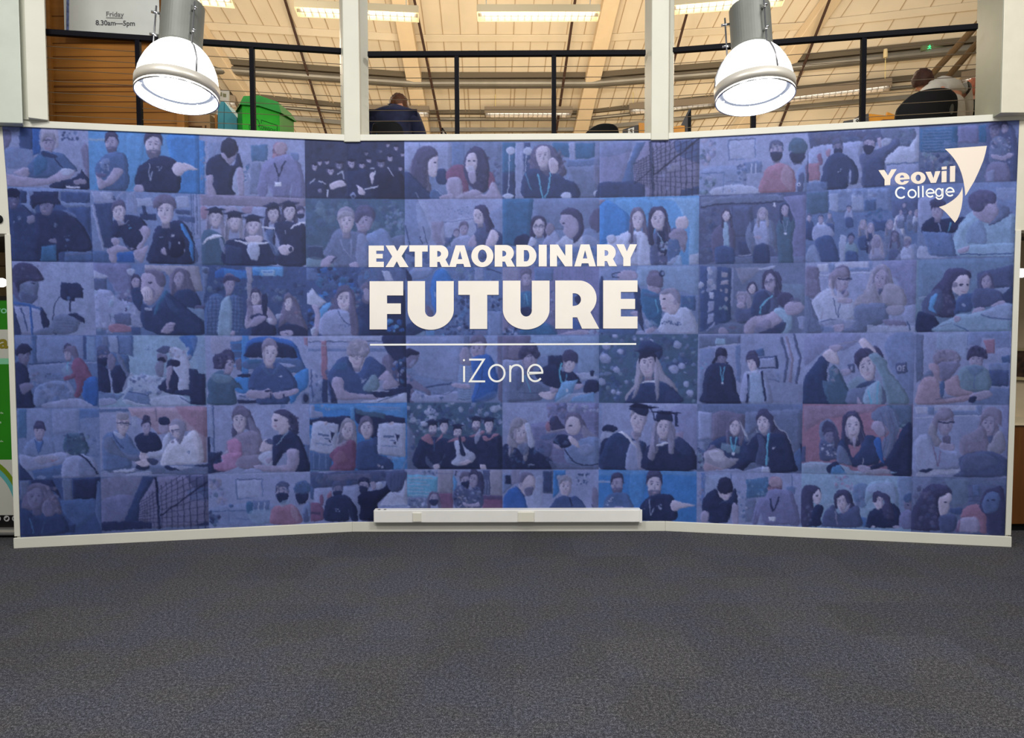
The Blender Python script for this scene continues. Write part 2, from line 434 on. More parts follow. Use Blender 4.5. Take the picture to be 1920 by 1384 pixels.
# purlins: a round steel tube over an angled rail, at two levels
purl = [(1.0, .075, .17), (1.62, .03, .10)]
for q, (s, r, dz) in enumerate(purl):
    for i in range(5):
        nd = Vector((0, 0, -1))
        a, b = RS(i, 0, s)+nd*dz, RS(i, 1, s)+nd*dz
        if q == 0: lab = ['far left, behind the wooden screen', 'left of the middle, over the green bin', 'in the middle over the lettering', 'right of the middle, behind the right lamp', 'at the far right over the black chair'][i]
        mb = MB(); mb.tube([a, b], r, 14)
        tag(mb.build('trim_purlin_tube', M_GALV, smooth=False), kind='structure')
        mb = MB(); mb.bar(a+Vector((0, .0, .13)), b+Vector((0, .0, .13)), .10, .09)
        tag(mb.build('trim_purlin_rail', mat('dark_steel_channel', (104, 92, 72), .55, metal=.3)), kind='structure')  # rail in a darker brown steel than the tubes
for i in range(5):
    a, b = RS(i, 0, 1.80)+Vector((0, 0, -.10)), RS(i, 1, 1.80)+Vector((0, 0, -.10))
    mb = MB(); mb.bar(a, b, .07, .07); tag(mb.build('trim_purlin_rail', M_GALV), kind='structure')
# gutter end wall under the roof, far back
mb = MB()
for i in range(5):
    a, b = RS(i, 0, S1), RS(i, 1, S1); mb.face([a, b, Vector((b.x, b.y, 3.0)), Vector((a.x, a.y, 3.0))])
struct('wall_back', mb, M_ROOF)

# thin dark conduits running down the roof
M_COND = mat('brown_braided_conduit', (70, 48, 36), .7, noise=.3, scale=60)
conds = [((533, -4), (617, 268), 'dark conduit running down the roof just left of the left post'),
         ((776, -4), (832, 268), 'dark conduit running down the roof beside the seated person in navy'),
         ((1079, -4), (1040, 268), 'dark conduit running down the roof above the word in the middle'),
         ((1296, -4), (1240, 200), 'dark conduit running down the roof just right of the right post'),
         ((1557, -4), (1450, 268), 'dark conduit running down the roof right of the right lamp')]
def roof_hit(px, py, drop):
    """pixel ray against the faceted roof"""
    d = ray(px, py); best = None
    for i in range(5):
        p0, p1, p2 = RS(i, 0, 0), RS(i, 1, 1), RS(i, 0, 1)
        n = (p1-p0).cross(p2-p0)
        s = (p0-Vector((0, 0, drop))-CAM0).dot(n)/d.dot(n); h = CAM0+d*s
        best = s if best is None else (s if s < best and s > 0 else best)
    return CAM0+d*best
for a, b, lab in conds:
    mb = MB(); pts = [roof_hit(a[0]+(b[0]-a[0])*q/6, a[1]+(b[1]-a[1])*q/6, .26) for q in range(7)]
    mb.tube(pts, .022, 8); tag(mb.build('cable_conduit', M_COND), lab, 'conduit', 'dark conduits on the roof')
# twin steel braces at the far right
for a, b, lab in (((1838, 40), (1745, 142), 'upper steel brace crossing the roof beside the right column'), ((1842, 70), (1772, 150), 'lower steel brace crossing the roof beside the right column')):
    mb = MB(); mb.tube([at_z(*a, 5.9), at_z(a[0]*.5+b[0]*.5, a[1]*.5+b[1]*.5, 5.75), at_z(*b, 5.6)], .045, 10)
    tag(mb.build('steel_brace', mat('brown_steel', (112, 92, 68), .5, metal=.3)), lab, 'brace')

# ================================================================== fluorescent fittings
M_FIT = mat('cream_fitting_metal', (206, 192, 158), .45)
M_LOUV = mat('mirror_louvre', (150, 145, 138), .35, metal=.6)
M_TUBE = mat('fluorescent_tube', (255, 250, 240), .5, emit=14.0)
M_FITFAR = mat('shaded_fitting_metal', (128, 112, 90), .5)  # darker copy of the cream metal: shade on the far housings put into colour
def fitting(pa, pb, z, label, near=True, hang=(.12, .88), group='louvred fluorescent fittings under the roof', roofz_=None, ncell=None):
    a, b = at_z(*pa, z), at_z(*pb, z); d = (b-a); L = d.length; d.normalize(); q = Vector((-d.y, d.x, 0))
    if q.y < 0: q = -q
    W, H = .27, .085 if near else .11
    t = thing('fluorescent_fitting', label, 'ceiling light', a, group)
    c0 = a+q*W/2; c1 = b+q*W/2; up = Vector((0, 0, 1))
    mb = MB()                                    # inverted trough: top, two long sides, two ends
    mb.bar(c0+up*(H), c1+up*(H), W, .012); mb.bar(a+up*(H/2), b+up*(H/2), .012, H); mb.bar(a+q*W+up*(H/2), b+q*W+up*(H/2), .012, H)
    mb.bar(a+up*(H/2), a+q*W+up*(H/2), .012, H); mb.bar(b+up*(H/2), b+q*W+up*(H/2), .012, H)
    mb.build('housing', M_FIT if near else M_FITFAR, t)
    for w in (.3, .7):
        mb = MB(); mb.tube([a+q*W*w+up*(H*.6)+d*.05, b+q*W*w+up*(H*.6)-d*.05], .013, 8); mb.build('tube_lamp', M_TUBE, t, smooth=True)
    mb = MB(); n = ncell or int(L/.085)
    for i in range(1, n):
        p = a+d*(L*i/n)+up*.022; mb.bar(p+q*.01, p+q*(W-.01), .004, .04)
    mb.bar(a+q*W*.5+up*.022, b+q*W*.5+up*.022, .006, .04)
    mb.build('louvre', M_LOUV, t)
    for h in hang:
        p = a.lerp(b, h)+q*W/2+up*H
        if near: mb = MB(); mb.tube([p, p+up*1.2], .006, 6); mb.build('suspension_wire', M_WHITE, t)
        else:
            mb = MB(); mb.tube([p, p+up*.36], .006, 6); mb.build('suspension_wire', mat('pale_yellow_cord', (236, 214, 140), .6), t)
            mb = MB(); mb.lathe([(0, .5), (.028, .5), (.034, .40), (.03, .37), (0, .37)], p, 12); mb.build('hanger', mat('cream_plastic_hanger', (222, 200, 150), .5), t, smooth=False)
fitting((895, 22), (1125, 22), 5.8, 'louvred fluorescent fitting hanging level at the top in the middle', hang=(.07, .93))
fitting((552, 13), (784, 24), 5.8, 'louvred fluorescent fitting behind the top of the left post', hang=(.9,))
fitting((322, -14), (432, -4), 5.8, 'louvred fluorescent fitting just right of the left lamp housing', hang=())
fitting((1262, 10), (1474, -8), 5.85, 'louvred fluorescent fitting right of the right post, crossing the lamp cable', hang=())
far = 'louvred fluorescent fittings in the far row'
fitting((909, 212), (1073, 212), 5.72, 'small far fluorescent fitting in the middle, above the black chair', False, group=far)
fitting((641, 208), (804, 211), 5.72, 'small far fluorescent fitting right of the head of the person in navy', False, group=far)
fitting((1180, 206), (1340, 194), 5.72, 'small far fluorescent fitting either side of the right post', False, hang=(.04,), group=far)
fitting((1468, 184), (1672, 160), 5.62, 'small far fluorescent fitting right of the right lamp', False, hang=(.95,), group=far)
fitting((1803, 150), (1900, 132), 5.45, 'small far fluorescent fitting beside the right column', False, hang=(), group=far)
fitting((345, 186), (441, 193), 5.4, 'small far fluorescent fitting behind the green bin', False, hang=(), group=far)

# green exit sign
e0, e1, e2, e3 = (1727, 98), (1782, 88), (1784, 75), (1730, 82)
t = thing('exit_sign', 'small green lit exit sign under the roof at the right', 'exit sign', at_z(*e0, 6.0))
Q = [at_y(x, y, 11.2) for x, y in ((1728, 95), (1785, 84), (1786, 76), (1730, 84))]
mb = MB(); mb.slab(Q, (0, 1, 0), .05); mb.build('sign_box', mat('dim_green_panel', (110, 122, 86), .5), t)
Q = [at_y(x, y, 11.18) for x, y in ((1737, 92), (1749, 90), (1749, 83), (1737, 85))]
def figure(mb, x, y, s, Y):
    for poly in (((-.1, -.9), (.15, -.95), (.3, -.7), (.15, -.5), (-.1, -.6)), ((-.35, -.4), (.3, -.45), (.55, -.1), (.4, 0), (.2, -.2), (.15, .2), (.6, .5), (.5, .65), (0, .35), (-.3, .6), (-.8, .65), (-.8, .5), (-.4, .4), (-.15, .1), (-.2, -.2), (-.55, 0), (-.65, -.1))):
        mb.face([at_y(x+px*s, y+py*s, Y) for px, py in poly])
mb = MB(); figure(mb, 1743, 88.5, 5.5, 11.17); mb.build('running_figure', mat('lit_green', (60, 235, 140), .5, emit=1.6), t)

# ================================================================== wooden screen with the opening-hours notice
M_WOOD = mat('orange_varnished_board', (150, 98, 40), .45, noise=.12, scale=3, stretch=(.6, 3, 9))
M_WOODL = mat('board_joint', (96, 56, 20), .7)
YW = 6.75
t = thing('wooden_screen', 'orange varnished horizontal-board wooden screen behind the left railing', 'screen', at_y(92, 240, YW))
x0, x1 = at_y(86, 150, YW).x, at_y(346, 150, YW).x
mb = MB(); mb.prism([(x0-.3, YW), (x1, YW), (x1, YW+.06), (x0-.3, YW+.06)], 3.08, 5.6); mb.build('board_panel', M_WOOD, t)
mb = MB()
for y in (30, 81, 106, 127, 150, 162, 172, 191, 211, 232):
    z = at_y(200, y, YW).z; mb.box(((x0+x1)/2-.1, YW-.001, z), (x1-x0+.3, .006, .006 if y not in (162,) else .016))
mb.build('board_joint', M_WOODL, t)
mb = MB(); xa = at_y(96, 150, YW).x; mb.box((xa+.01, YW-.015, 4.3), (.03, .03, 2.5)); mb.build('batten', M_WOOD, t)
mb = MB(); xa = at_y(341, 150, YW).x; mb.box((xa, YW-.02, 4.3), (.07, .05, 2.5)); mb.build('batten', M_WOOD, t)

YN = 6.66
n = thing('opening_hours_notice', 'grey-white laminated opening hours notice reading Friday 8.30am-5pm', 'notice', at_y(200, 60, YN))
tl, tr, br_, bl = [at_y(x, y, YN) for x, y in ((118, -60), (297, -45), (300, 72), (121, 68))]
mb = MB(); mb.slab([bl, br_, tr, tl], (0, 1, 0), .003); mb.build('sheet', mat('laminated_paper', (196, 198, 192), .3, noise=.05, scale=5, spec=.5), n)
Q = [at_y(x, y, YN-.002) for x, y in ((124, 60), (129, 60), (130, -60), (125, -60))]
mb = MB(); mb.face(Q); mb.build('blue_border', mat('patterned_blue_edge', (88, 100, 140), .5, noise=.5, scale=40), n)
M_INK = mat('grey_ink', (66, 66, 70), .6)
def ptext(txt, x0, ybase, x1, h, Y, m, par, bold=0.0, name='lettering', up=None):
    a, b = at_y(x0, ybase[0], Y), at_y(x1, ybase[1], Y); hh = h*Y/FPX
    return lay_text(name, txt, m, par, a, b-a, Vector((0, 0, 1)), (b-a).length, hh, bold)
ptext('Friday', 199.5, (33.5, 34.5), 232.5, 11.5, YN-.003, mat('light_ink', (104, 102, 100), .6), n, .012)
a, b = at_y(199, 33.2, YN-.003), at_y(230, 33.9, YN-.003); mb = MB(); mb.bar(a, b, .002, .005); mb.build('underline', mat('light_ink', (0, 0, 0)), n)
ptext('8.30am\u20145pm', 179.5, (50, 51.5), 253, 12, YN-.003, M_INK, n, .016)
Q = [at_y(x, y, 6.70) for x, y in ((121, 71), (180, 71.5), (178, 69), (121, 67))]

# ================================================================== boxes by the screen
t = thing('cardboard_box', 'brown cardboard box with dark print beside the wooden screen', 'box', at_y(374, 248, 6.9))
B = [at_y(x, y, 6.95) for x, y in ((347, 251), (400, 254))]
zt = at_y(374, 214, 6.95).z
mb = MB(); mb.prism([(B[0].x, 6.95), (B[1].x-.03, 6.95), (B[1].x-.03, 7.2), (B[0].x, 7.2)], 3.08, zt); mb.build('carton', mat('brown_cardboard', (156, 122, 82), .8, noise=.08), t, bevel=.004)
M_PRT = mat('dark_brown_print', (84, 58, 34), .8)
for x, y, x2, y2 in ((347, 236, 379, 239), (354, 242, 365, 245), (366, 244, 379, 246), (349, 233, 353, 235), (384, 235, 387, 240), (347, 228.6, 393, 229.4)):
    mb = MB(); mb.face([at_y(x, y2, 6.945), at_y(x2, y2, 6.945), at_y(x2, y, 6.945), at_y(x, y, 6.945)]); mb.build('print', M_PRT, t)

t = thing('magazine_file', 'teal magazine file with a sloping top beside the left lamp', 'magazine file', at_y(425, 250, 7.0))
prof = [(408, 252), (408, 205), (414, 189), (420, 190), (432, 206), (444, 220), (445, 254)]
mb = MB(); mb.slab([at_y(x, y, 7.0) for x, y in prof], (0, 1, 0), .26); mb.build('file_body', mat('teal_card', (62, 132, 142), .6, noise=.08), t, bevel=.004)
mb = MB(); mb.face([at_y(x, y, 6.996) for x, y in ((419, 250), (420, 192), (421, 192), (420.5, 250))]); mb.build('fold_line', mat('dark_teal', (40, 92, 100), .7), t)
mb = MB(); mb.prism([(at_y(402, 200, 7.05).x, 7.05), (at_y(407, 200, 7.05).x, 7.05), (at_y(407, 200, 7.05).x, 7.3), (at_y(402, 200, 7.05).x, 7.3)], 3.08, at_y(400, 215, 7.05).z)
tag(mb.build('wooden_board_end', M_WOOD), 'narrow upright wooden board between the cardboard box and teal file', 'board')
# small framed picture just above the teal file
t = thing('small_poster', 'small pale notice board standing behind the teal magazine file', 'poster', at_y(418, 186, 7.6))
mb = MB(); mb.slab([at_y(x, y, 7.6) for x, y in ((405, 404), (429, 404), (429, 169), (406, 168))], (0, 1, 0), .02); mb.build('sheet', mat('pale_card', (190, 186, 170), .6), t)
for q in (((412, 180), (416, 180), (416, 173), (412, 173)), ((418, 181), (424, 182), (424, 176), (418, 175))):
    mb = MB(); mb.face([at_y(x, y, 7.595) for x, y in q]); mb.build('print', mat('olive_print', (118, 116, 80), .7), t)

# green recycling bin of folded board, lidded, printed with black marks
t = thing('recycling_bin', 'bright green lidded cardboard recycling bin behind the left railing', 'bin', at_y(483, 255, 6.75))
M_GRN = mat('bright_green_board', (38, 158, 34), .5, noise=.06); M_GRND = mat('green_lid_board', (56, 150, 66), .5, noise=.06)
Yb = 6.8
f = [at_y(455, 250, Yb), at_y(487, 252, Yb-.02), at_y(525, 256, Yb+.12)]
top = [at_y(455, 190, Yb), at_y(487, 190, Yb-.02), at_y(526, 206, Yb+.12)]
bk = [Vector((f[2].x+.02, Yb+.5, 0)), Vector((f[0].x-.06, Yb+.45, 0)), at_y(446, 230, Yb+.2)]
plan = [P2(f[0]), P2(f[1]), P2(f[2]), P2(bk[0]), P2(bk[1]), P2(bk[2])]
z1 = at_y(470, 190, Yb).z
mb = MB(); mb.prism(plan, 3.08, z1-.02); mb.build('bin_body', M_GRN, t)
cx = sum(p.x for p in plan)/6; cy = sum(p.y for p in plan)/6; c = Vector((cx, cy))
out = [c+(p-c)*1.10 for p in plan]; inn = [c+(p-c)*.92 for p in plan]
za, zb = at_y(470, 197, Yb).z, at_y(470, 183, Yb).z
mb = MB(); i0 = 0
mb.v = [(p.x, p.y, za-(.02 if k in (1, 2) else 0)*k) for k, p in enumerate(out)]+[(p.x, p.y, zb+(.02 if k < 2 else 0)) for k, p in enumerate(inn)]
for k in range(6): mb.f.append((k, (k+1) % 6, 6+(k+1) % 6, 6+k))
mb.f.append((6, 7, 8, 9, 10, 11)); mb.build('lid', M_GRND, t)
def front(x, y):  # on the right-hand front face of the bin
    d = ray(x, y); a, b = P2(f[1]), P2(f[2]); tt = (b-a).normalized(); nn = Vector((tt.y, -tt.x)); 
    if nn.y > 0: nn = -nn
    s = ((a+nn*.003).dot(nn))/(d.x*nn.x+d.y*nn.y); return CAM0+d*s
def front2(x, y):
    d = ray(x, y); a, b = P2(f[0]), P2(f[1]); tt = (b-a).normalized(); nn = Vector((tt.y, -tt.x))
    if nn.y > 0: nn = -nn
    s = ((a+nn*.003).dot(nn))/(d.x*nn.x+d.y*nn.y); return CAM0+d*s
M_BINK = mat('dark_green_print', (10, 60, 18), .6)
mb = MB()
def stroke(mb, pts, fn, w=.004):
    for a, b in zip(pts, pts[1:]): mb.bar(fn(*a), fn(*b), .002, w, up=Vector((0, 0, 1)))
stroke(mb, [(490, 231), (490, 225), (520, 235), (519, 249), (503, 245)], front)
stroke(mb, [(484, 238), (487, 233), (484, 225), (479, 222)], front2); stroke(mb, [(471, 232), (467, 236), (468, 242), (472, 246)], front2)
mb.build('print', M_BINK, t)
a, b = front(486, 241), front(517, 249.5); lay_text('lettering', 'CONNSIGNS', M_BINK, t, a, b-a, Vector((0, 0, 1)), (b-a).length, .036)
a, b = front(490, 253), front(499, 254.5); lay_text('lettering', 'HZ', M_BINK, t, a, b-a, Vector((0, 0, 1)), (b-a).length, .022, .02)

# ================================================================== desks, dividers and chairs behind the railing
M_ORW = mat('orange_desk_wood', (206, 138, 42), .5, noise=.06)
M_GREYP = mat('dark_grey_felt', (82, 80, 80), .9)
def plate(name, m, par, pts, Y, th=.03):
    mb = MB(); mb.slab([at_y(x, y, Y) for x, y in pts], (0, 1, 0), th); return mb.build(name, m, par)
def number_card(par, pts, txt, Y, tx0, tx1, yb, h):
    plate('number_card', mat('white_card', (226, 222, 210), .5), par, pts, Y, .004)
    a, b = at_y(tx0, yb, Y-.003), at_y(tx1, yb-.8, Y-.003)
    lay_text('number', txt, mat('black_ink', (12, 12, 12), .5), par, a, b-a, Vector((0, 0, 1)), (b-a).length, h*Y/FPX, .03)
t = thing('desk_divider', 'grey and orange desk divider with a white card numbered 5', 'desk divider', at_y(1190, 262, 7.6))
plate('felt_panel', M_GREYP, t, [(1166, 404), (1198, 404), (1198, 234), (1192, 235), (1168, 243)], 7.6)
plate('side_panel', M_ORW, t, [(1198, 404), (1210, 404), (1210, 231), (1198, 230)], 7.58)
number_card(t, [(1178, 256), (1188.5, 253), (1189, 238.5), (1177.5, 242)], '5', 7.59, 1181, 1186, 251, 8)
t = thing('desk_divider', 'orange desk divider with a dark pointed panel right of the right post', 'desk divider', at_y(1275, 262, 7.6))
plate('side_panel', M_ORW, t, [(1255, 404), (1285, 404), (1284, 236), (1276, 235), (1268, 237), (1255, 237)], 7.6)
plate('felt_panel', M_GREYP, t, [(1285, 404), (1296, 404), (1296, 203), (1292, 205), (1277, 235), (1285, 236)], 7.62)
plate('dark_edge', M_BLACK, t, [(1291, 404), (1296, 404), (1296, 204), (1291, 214)], 7.60, .02)
t = thing('desk_divider', 'grey and orange desk divider with a white card numbered 9 near the large chair', 'desk divider', at_y(1610, 240, 7.6))
plate('side_panel', M_ORW, t, [(1566, 404), (1583, 404), (1583, 229), (1570, 234)], 7.64)
plate('felt_panel', M_GREYP, t, [(1582, 404), (1630, 404), (1629, 213), (1612, 216), (1600, 224), (1583, 227)], 7.6)
plate('side_panel', M_ORW, t, [(1629, 404), (1682, 404), (1682, 217), (1664, 210), (1663, 217), (1630, 213)], 7.64)
number_card(t, [(1600, 236), (1611, 234), (1612, 221), (1600, 223.5)], '9', 7.59, 1604.5, 1610, 232, 8)
t = thing('desk_tray', 'low grey tray in front of the orange divider beside the large black chair', 'tray', at_y(1665, 233, 7.4))
plate('tray_body', mat('blue_grey_plastic', (112, 116, 124), .5), t, [(1652, 290), (1685, 290), (1685, 228), (1670, 226), (1653, 229)], 7.4, .2)
plate('rim', mat('brown_plastic', (96, 60, 40), .5), t, [(1651, 229), (1684, 226), (1684, 223), (1656, 224), (1651, 226)], 7.39, .2)
ZD = 3.08+.73
def zc(p, z): return Vector((p.x, p.y, z))
t = thing('laptop', 'thin open laptop standing on edge beside the conduit, left of a railing post', 'laptop', at_y(832, 262, 7.4))
YL = 7.8; a, b, c = at_y(828, 262, YL), at_y(841, 262, YL), at_y(829, 240, YL)
mb = MB(); mb.slab([zc(a, ZD+.02), zc(b+Vector((.06, 0, 0)), ZD+.02), b, c], (0, 1, 0), .015); mb.build('screen_lid', mat('grey_laptop_lid', (150, 140, 122), .4), t)
mb = MB(); mb.bar(zc(a, ZD+.02), c, .012, .012); mb.build('frame', M_BLACK, t); mb = MB(); mb.bar(zc(b, ZD+.02)+Vector((.06, 0, 0)), c, .012, .012); mb.build('frame', M_BLACK, t)
mb = MB(); mb.box((a.x+.12, YL+.12, ZD+.01), (.33, .24, .02)); mb.build('keyboard_base', mat('grey_laptop_lid', (0, 0, 0)), t)
t = thing('monitor_back', 'black monitor corner just right of the person in navy', 'monitor', at_y(776, 232, 7.9))
plate('casing', mat('black_plastic', (16, 16, 18), .4), t, [(752, 283), (781, 283), (781, 230), (752, 230)], 7.9, .04)
xm = at_y(766, 250, 7.95).x; mb = MB(); mb.box((xm, 7.965, ZD+.14), (.05, .04, .28)); mb.box((xm, 7.97, ZD+.01), (.22, .18, .02)); mb.build('stand', mat('black_plastic', (0, 0, 0)), t)

# desks under them (their tops hidden below the ledge line)
def desk(x0, x1, Y0, Y1, label):
    a, b = at_y(x0, 300, Y0).x, at_y(x1, 300, Y0).x; z = 3.08+.73
    t = thing('study_desk', label, 'desk', ((a+b)/2, Y0, 3.08))
    mb = MB(); mb.box(((a+b)/2, (Y0+Y1)/2, z-.0125), (b-a, Y1-Y0, .025)); mb.build('desktop', M_ORW, t)
    for x in (a+.04, b-.04):
        for y in (Y0+.05, Y1-.05): mb = MB(); mb.box((x, y, 3.08+.3525), (.04, .04, .705)); mb.build('leg', M_GREYP, t)
def backrest(name, outline, Y, m, par, th=.07, bulge=.05):
    """padded shell from a pixel outline, rounded towards the rim"""
    P = [at_y(x, y, Y) for x, y in outline]; c = sum(P, Vector())/len(P)
    mb = MB(); rings = ((1.0, th*.5), (.985, th*.15), (.93, 0.0), (.75, -bulge*.35), (.4, -bulge*.5))
    n = len(P)
    for sc_, dy in rings: mb.v += [tuple(c+(p-c)*sc_+Vector((0, dy, 0))) for p in P]
    mb.v.append(tuple(c+Vector((0, -bulge*.55, 0)))); mid = len(mb.v)-1
    for k in range(len(rings)-1):
        for j in range(n): mb.f.append((k*n+j, k*n+(j+1) % n, (k+1)*n+(j+1) % n, (k+1)*n+j))
    for j in range(n): mb.f.append(((len(rings)-1)*n+j, (len(rings)-1)*n+(j+1) % n, mid))
    b0 = len(mb.v); mb.v += [tuple(c+(p-c)*.97+Vector((0, th, 0))) for p in P]; mb.v.append(tuple(c+Vector((0, th, 0))))
    for j in range(n): mb.f.append((j, (j+1) % n, b0+(j+1) % n, b0+j)); mb.f.append((b0+j, b0+(j+1) % n, b0+n))
    return mb.build(name, m, par, smooth=True)
def smooth_loop(pts, per=5):
    out = []; n = len(pts)
    for i in range(n):
        p0, p1, p2, p3 = (np.array(pts[(i+k-1) % n], float) for k in range(4))
        for j in range(per):
            u = j/per; out.append(tuple(.5*((2*p1)+(-p0+p2)*u+(2*p0-5*p1+4*p2-p3)*u*u+(-p0+3*p1-3*p2+p3)*u**3)))
    return out
def chair(outline, Y, label, extra=True):
    x = sum(p[0] for p in outline)/len(outline); P = at_y(x, 250, Y)
    t = thing('office_chair', label, 'chair', (P.x, Y, 3.08))
    backrest('backrest', smooth_loop(outline), Y, M_BLACK, t)
    mb = MB(); mb.box((P.x, Y+.30, 3.53), (.42, .46, .08)); mb.build('seat', M_BLACK, t, bevel=.03)
    mb = MB(); mb.bar((P.x, Y+.09, 3.50), (P.x, Y+.06, 3.75), .07, .03); mb.build('back_bracket', mat('black_plastic', (0, 0, 0)), t)
    mb = MB(); mb.lathe([(.0, .06), (.03, .06), (.03, .42), (0, .42)], (P.x, Y+.3, 3.08), 12)
    for k in range(5):
        a = 2*math.pi*k/5+.3; mb.bar((P.x, Y+.3, 3.14), (P.x+.28*math.cos(a), Y+.3+.28*math.sin(a), 3.11), .04, .03)
    mb.build('swivel_base', mat('black_plastic', (0, 0, 0)), t)
    return t
c1 = chair([(1093, 262), (1097, 250), (1108, 240), (1122, 232.5), (1138, 230.5), (1152, 233), (1160, 242), (1161.5, 262), (1155, 300), (1100, 300)], 7.3, 'black rounded office chair back peeping over the ledge near card 5')
c2 = chair([(1683, 236), (1684, 208), (1692, 194), (1714, 175), (1745, 165), (1776, 164), (1792, 172), (1798, 186), (1797, 212), (1793, 250), (1770, 275), (1700, 275)], 6.95, 'large black office chair back with two light stripes at the right')
mb = MB(); mb.slab([at_y(x, y, 6.86) for x, y in smooth_loop([(1783, 214), (1781, 206), (1785, 195), (1788, 197), (1788, 207), (1786, 213)], 3)], (0, 1, 0), .01); o = mb.build('handle_slot', mat('dull_grey_plastic', (72, 72, 66), .5), c2)
c3 = chair([(696, 270), (697, 238), (703, 229), (730, 226), (745, 229), (754, 240), (757, 262), (752, 290), (700, 290)], 6.95, 'navy mesh office chair back behind the person in the navy jacket')
plate('lumbar_pad', mat('mid_blue_mesh', (34, 92, 160), .6), c3, smooth_loop([(704, 262), (706, 250), (714, 243), (720, 250), (721, 262), (720, 290), (705, 290)], 3), 6.93, .01)
# ================================================================== hanging bell lamps
M_GLOW = mat('lit_prismatic_glass', (255, 253, 250), .2, emit=2.6)
M_REFL = mat('lit_inner_reflector', (255, 253, 250), .3, emit=3.2)
M_HOUS = mat('grey_cast_aluminium', (104, 106, 100), .55, metal=.2, noise=.08, scale=10)
M_CHROME = mat('bright_steel', (205, 205, 205), .2, metal=1.0)
def bell_lamp(px, py, d, label, tilt, side, power):
    c = at_y(px, py, d)                      # centre of the rim circle
    t = thing('bell_lamp', label, 'pendant lamp', c, 'lit industrial bell lamps hanging over the mural')
    t.rotation_euler = tilt
    RR = .214
    def part(mb, name, m, par=t, smooth=True, **k):
        o = mb.build(name, m, None, smooth=smooth, **k); o.parent = par; return o
    # bell of prismatic glass: outer curve and inner curve
    prof = [(RR-.006, .012), (RR-.004, .06), (.207, .10), (.198, .145), (.180, .19), (.155, .235), (.126, .268), (.104, .285)]
    part(MB().lathe(prof, n=64), 'glass_bell', M_GLOW)
    part(MB().lathe([(RR-.005, .002), (RR-.016, .050)], n=64), 'skirt', M_REFL)
    part(MB().lathe([(RR-.046, .050), (.10, .052), (0, .052)], n=64), 'lens', M_REFL)
    part(MB().lathe([(RR+.003, .008), (RR+.005, .066), (RR, .066), (RR-.003, .008)], n=64, close=True), 'rim_band', mat('satin_rim_band', (196, 190, 178), .4, metal=.35))
    part(MB().lathe([(RR, .0), (RR+.002, -.006), (RR-.004, -.008), (RR-.006, .0)], n=64, close=True), 'rim_edge', M_CHROME)
    # inner ring seen through the opening with its screws
    ring = part(MB().lathe([(RR-.016, .050), (RR-.030, .040), (RR-.046, .046), (RR-.030, .054)], n=64, close=True), 'inner_ring', mat('grey_inner_ring', (58, 64, 76), .6))
    for k in range(6):
        a = k*math.pi/3+.35; part(MB().sphere(((RR-.030)*math.cos(a), (RR-.030)*math.sin(a), .040), .008, 10, 6), 'screw', M_CHROME, ring).location = (0, 0, 0)
    # housing above
    part(MB().lathe([(0, .275), (.108, .275), (.112, .29), (.112, .53), (.106, .54), (0, .54)], n=48), 'housing', M_HOUS, smooth=False)
    part(MB().lathe([(0, .54), (.04, .54), (.04, .58), (.012, .60), (0, .60)], n=20), 'top_boss', M_HOUS, smooth=False)
    for k in range(3):
        a = side+k*2*math.pi/3; cx, cy = math.cos(a), math.sin(a)
        rod = part(MB().tube([(cx*.135, cy*.135, .50), (cx*.135, cy*.135, .26), (cx*.163, cy*.163, .235), (cx*.187, cy*.187, .19), (cx*.205, cy*.205, .145), (cx*.213, cy*.213, .06)], .005, 8), 'rod', mat('dull_steel_rod', (120, 120, 122), .35, metal=.8))
        for z in (.46, .33):
            mb = MB(); mb.tube([(cx*.108, cy*.108, z), (cx*.158, cy*.158, z)], .007, 8); part(mb, 'clamp', M_CHROME, rod)
    up = Vector((0, 0, 1)); R_ = Matrix.Rotation(tilt[0], 4, 'X') @ Matrix.Rotation(tilt[1], 4, 'Y')
    mb = MB(); mb.tube([(0, 0, .60), (-math.sin(tilt[1])*1.2, math.sin(tilt[0])*0+.0, 2.6)], .008, 8); part(mb, 'cable', mat('grey_cable', (90, 90, 88), .5))
    l = bpy.data.lights.new('bell_lamp_light', 'POINT'); l.energy = power; l.color = (.97, .98, 1.0); l.shadow_soft_size = .15
    o = bpy.data.objects.new('bell_lamp_light', l); COL.objects.link(o); o.parent = t; o.location = (0, 0, -.12)
    return t
bell_lamp(332, 180, 3.95, 'lit bell lamp hanging in front of the wooden screen', (R(-9), R(1), 0), R(200), 13)
bell_lamp(1415.5, 183, 4.0, 'lit bell lamp hanging in front of the right railing', (R(-9), R(-1), 0), R(-75), 13)

# ================================================================== trunking with sockets along the foot of the mural
M_TRUNK = mat('white_plastic_trunking', (236, 234, 228), .35, noise=.02, spec=.5)
t = thing('socket_trunking', 'long white cable trunking box along the foot of the mural', 'cable trunking', at_wall(1, 952, 968))
n3 = Vector((panel_frame(1)[2].x, panel_frame(1)[2].y, 0))
tk = .062
Q = [at_wall(1, x, y, .022+tk) for x, y in ((700.5, 979.3), (1202, 979.3), (1202, 954.5), (700.5, 955.0))]
zb, ztop = at_wall(1, 950, 980, .022+tk).z, at_wall(1, 950, 956.5, .022+tk).z
Lx, Rx = Q[0], Q[1]
base0 = Vector((Lx.x, Lx.y, 0)) - n3*(tk+.020); base1 = Vector((Rx.x, Rx.y, 0)) - n3*(tk+.020)
fr0 = base0+n3*(tk+.02); fr1 = base1+n3*(tk+.02)
mb = MB(); mb.prism([(base0.x, base0.y), (fr0.x, fr0.y), (fr1.x, fr1.y), (base1.x, base1.y)], zb, ztop); mb.build('trunking_body', M_TRUNK, t, bevel=.006)
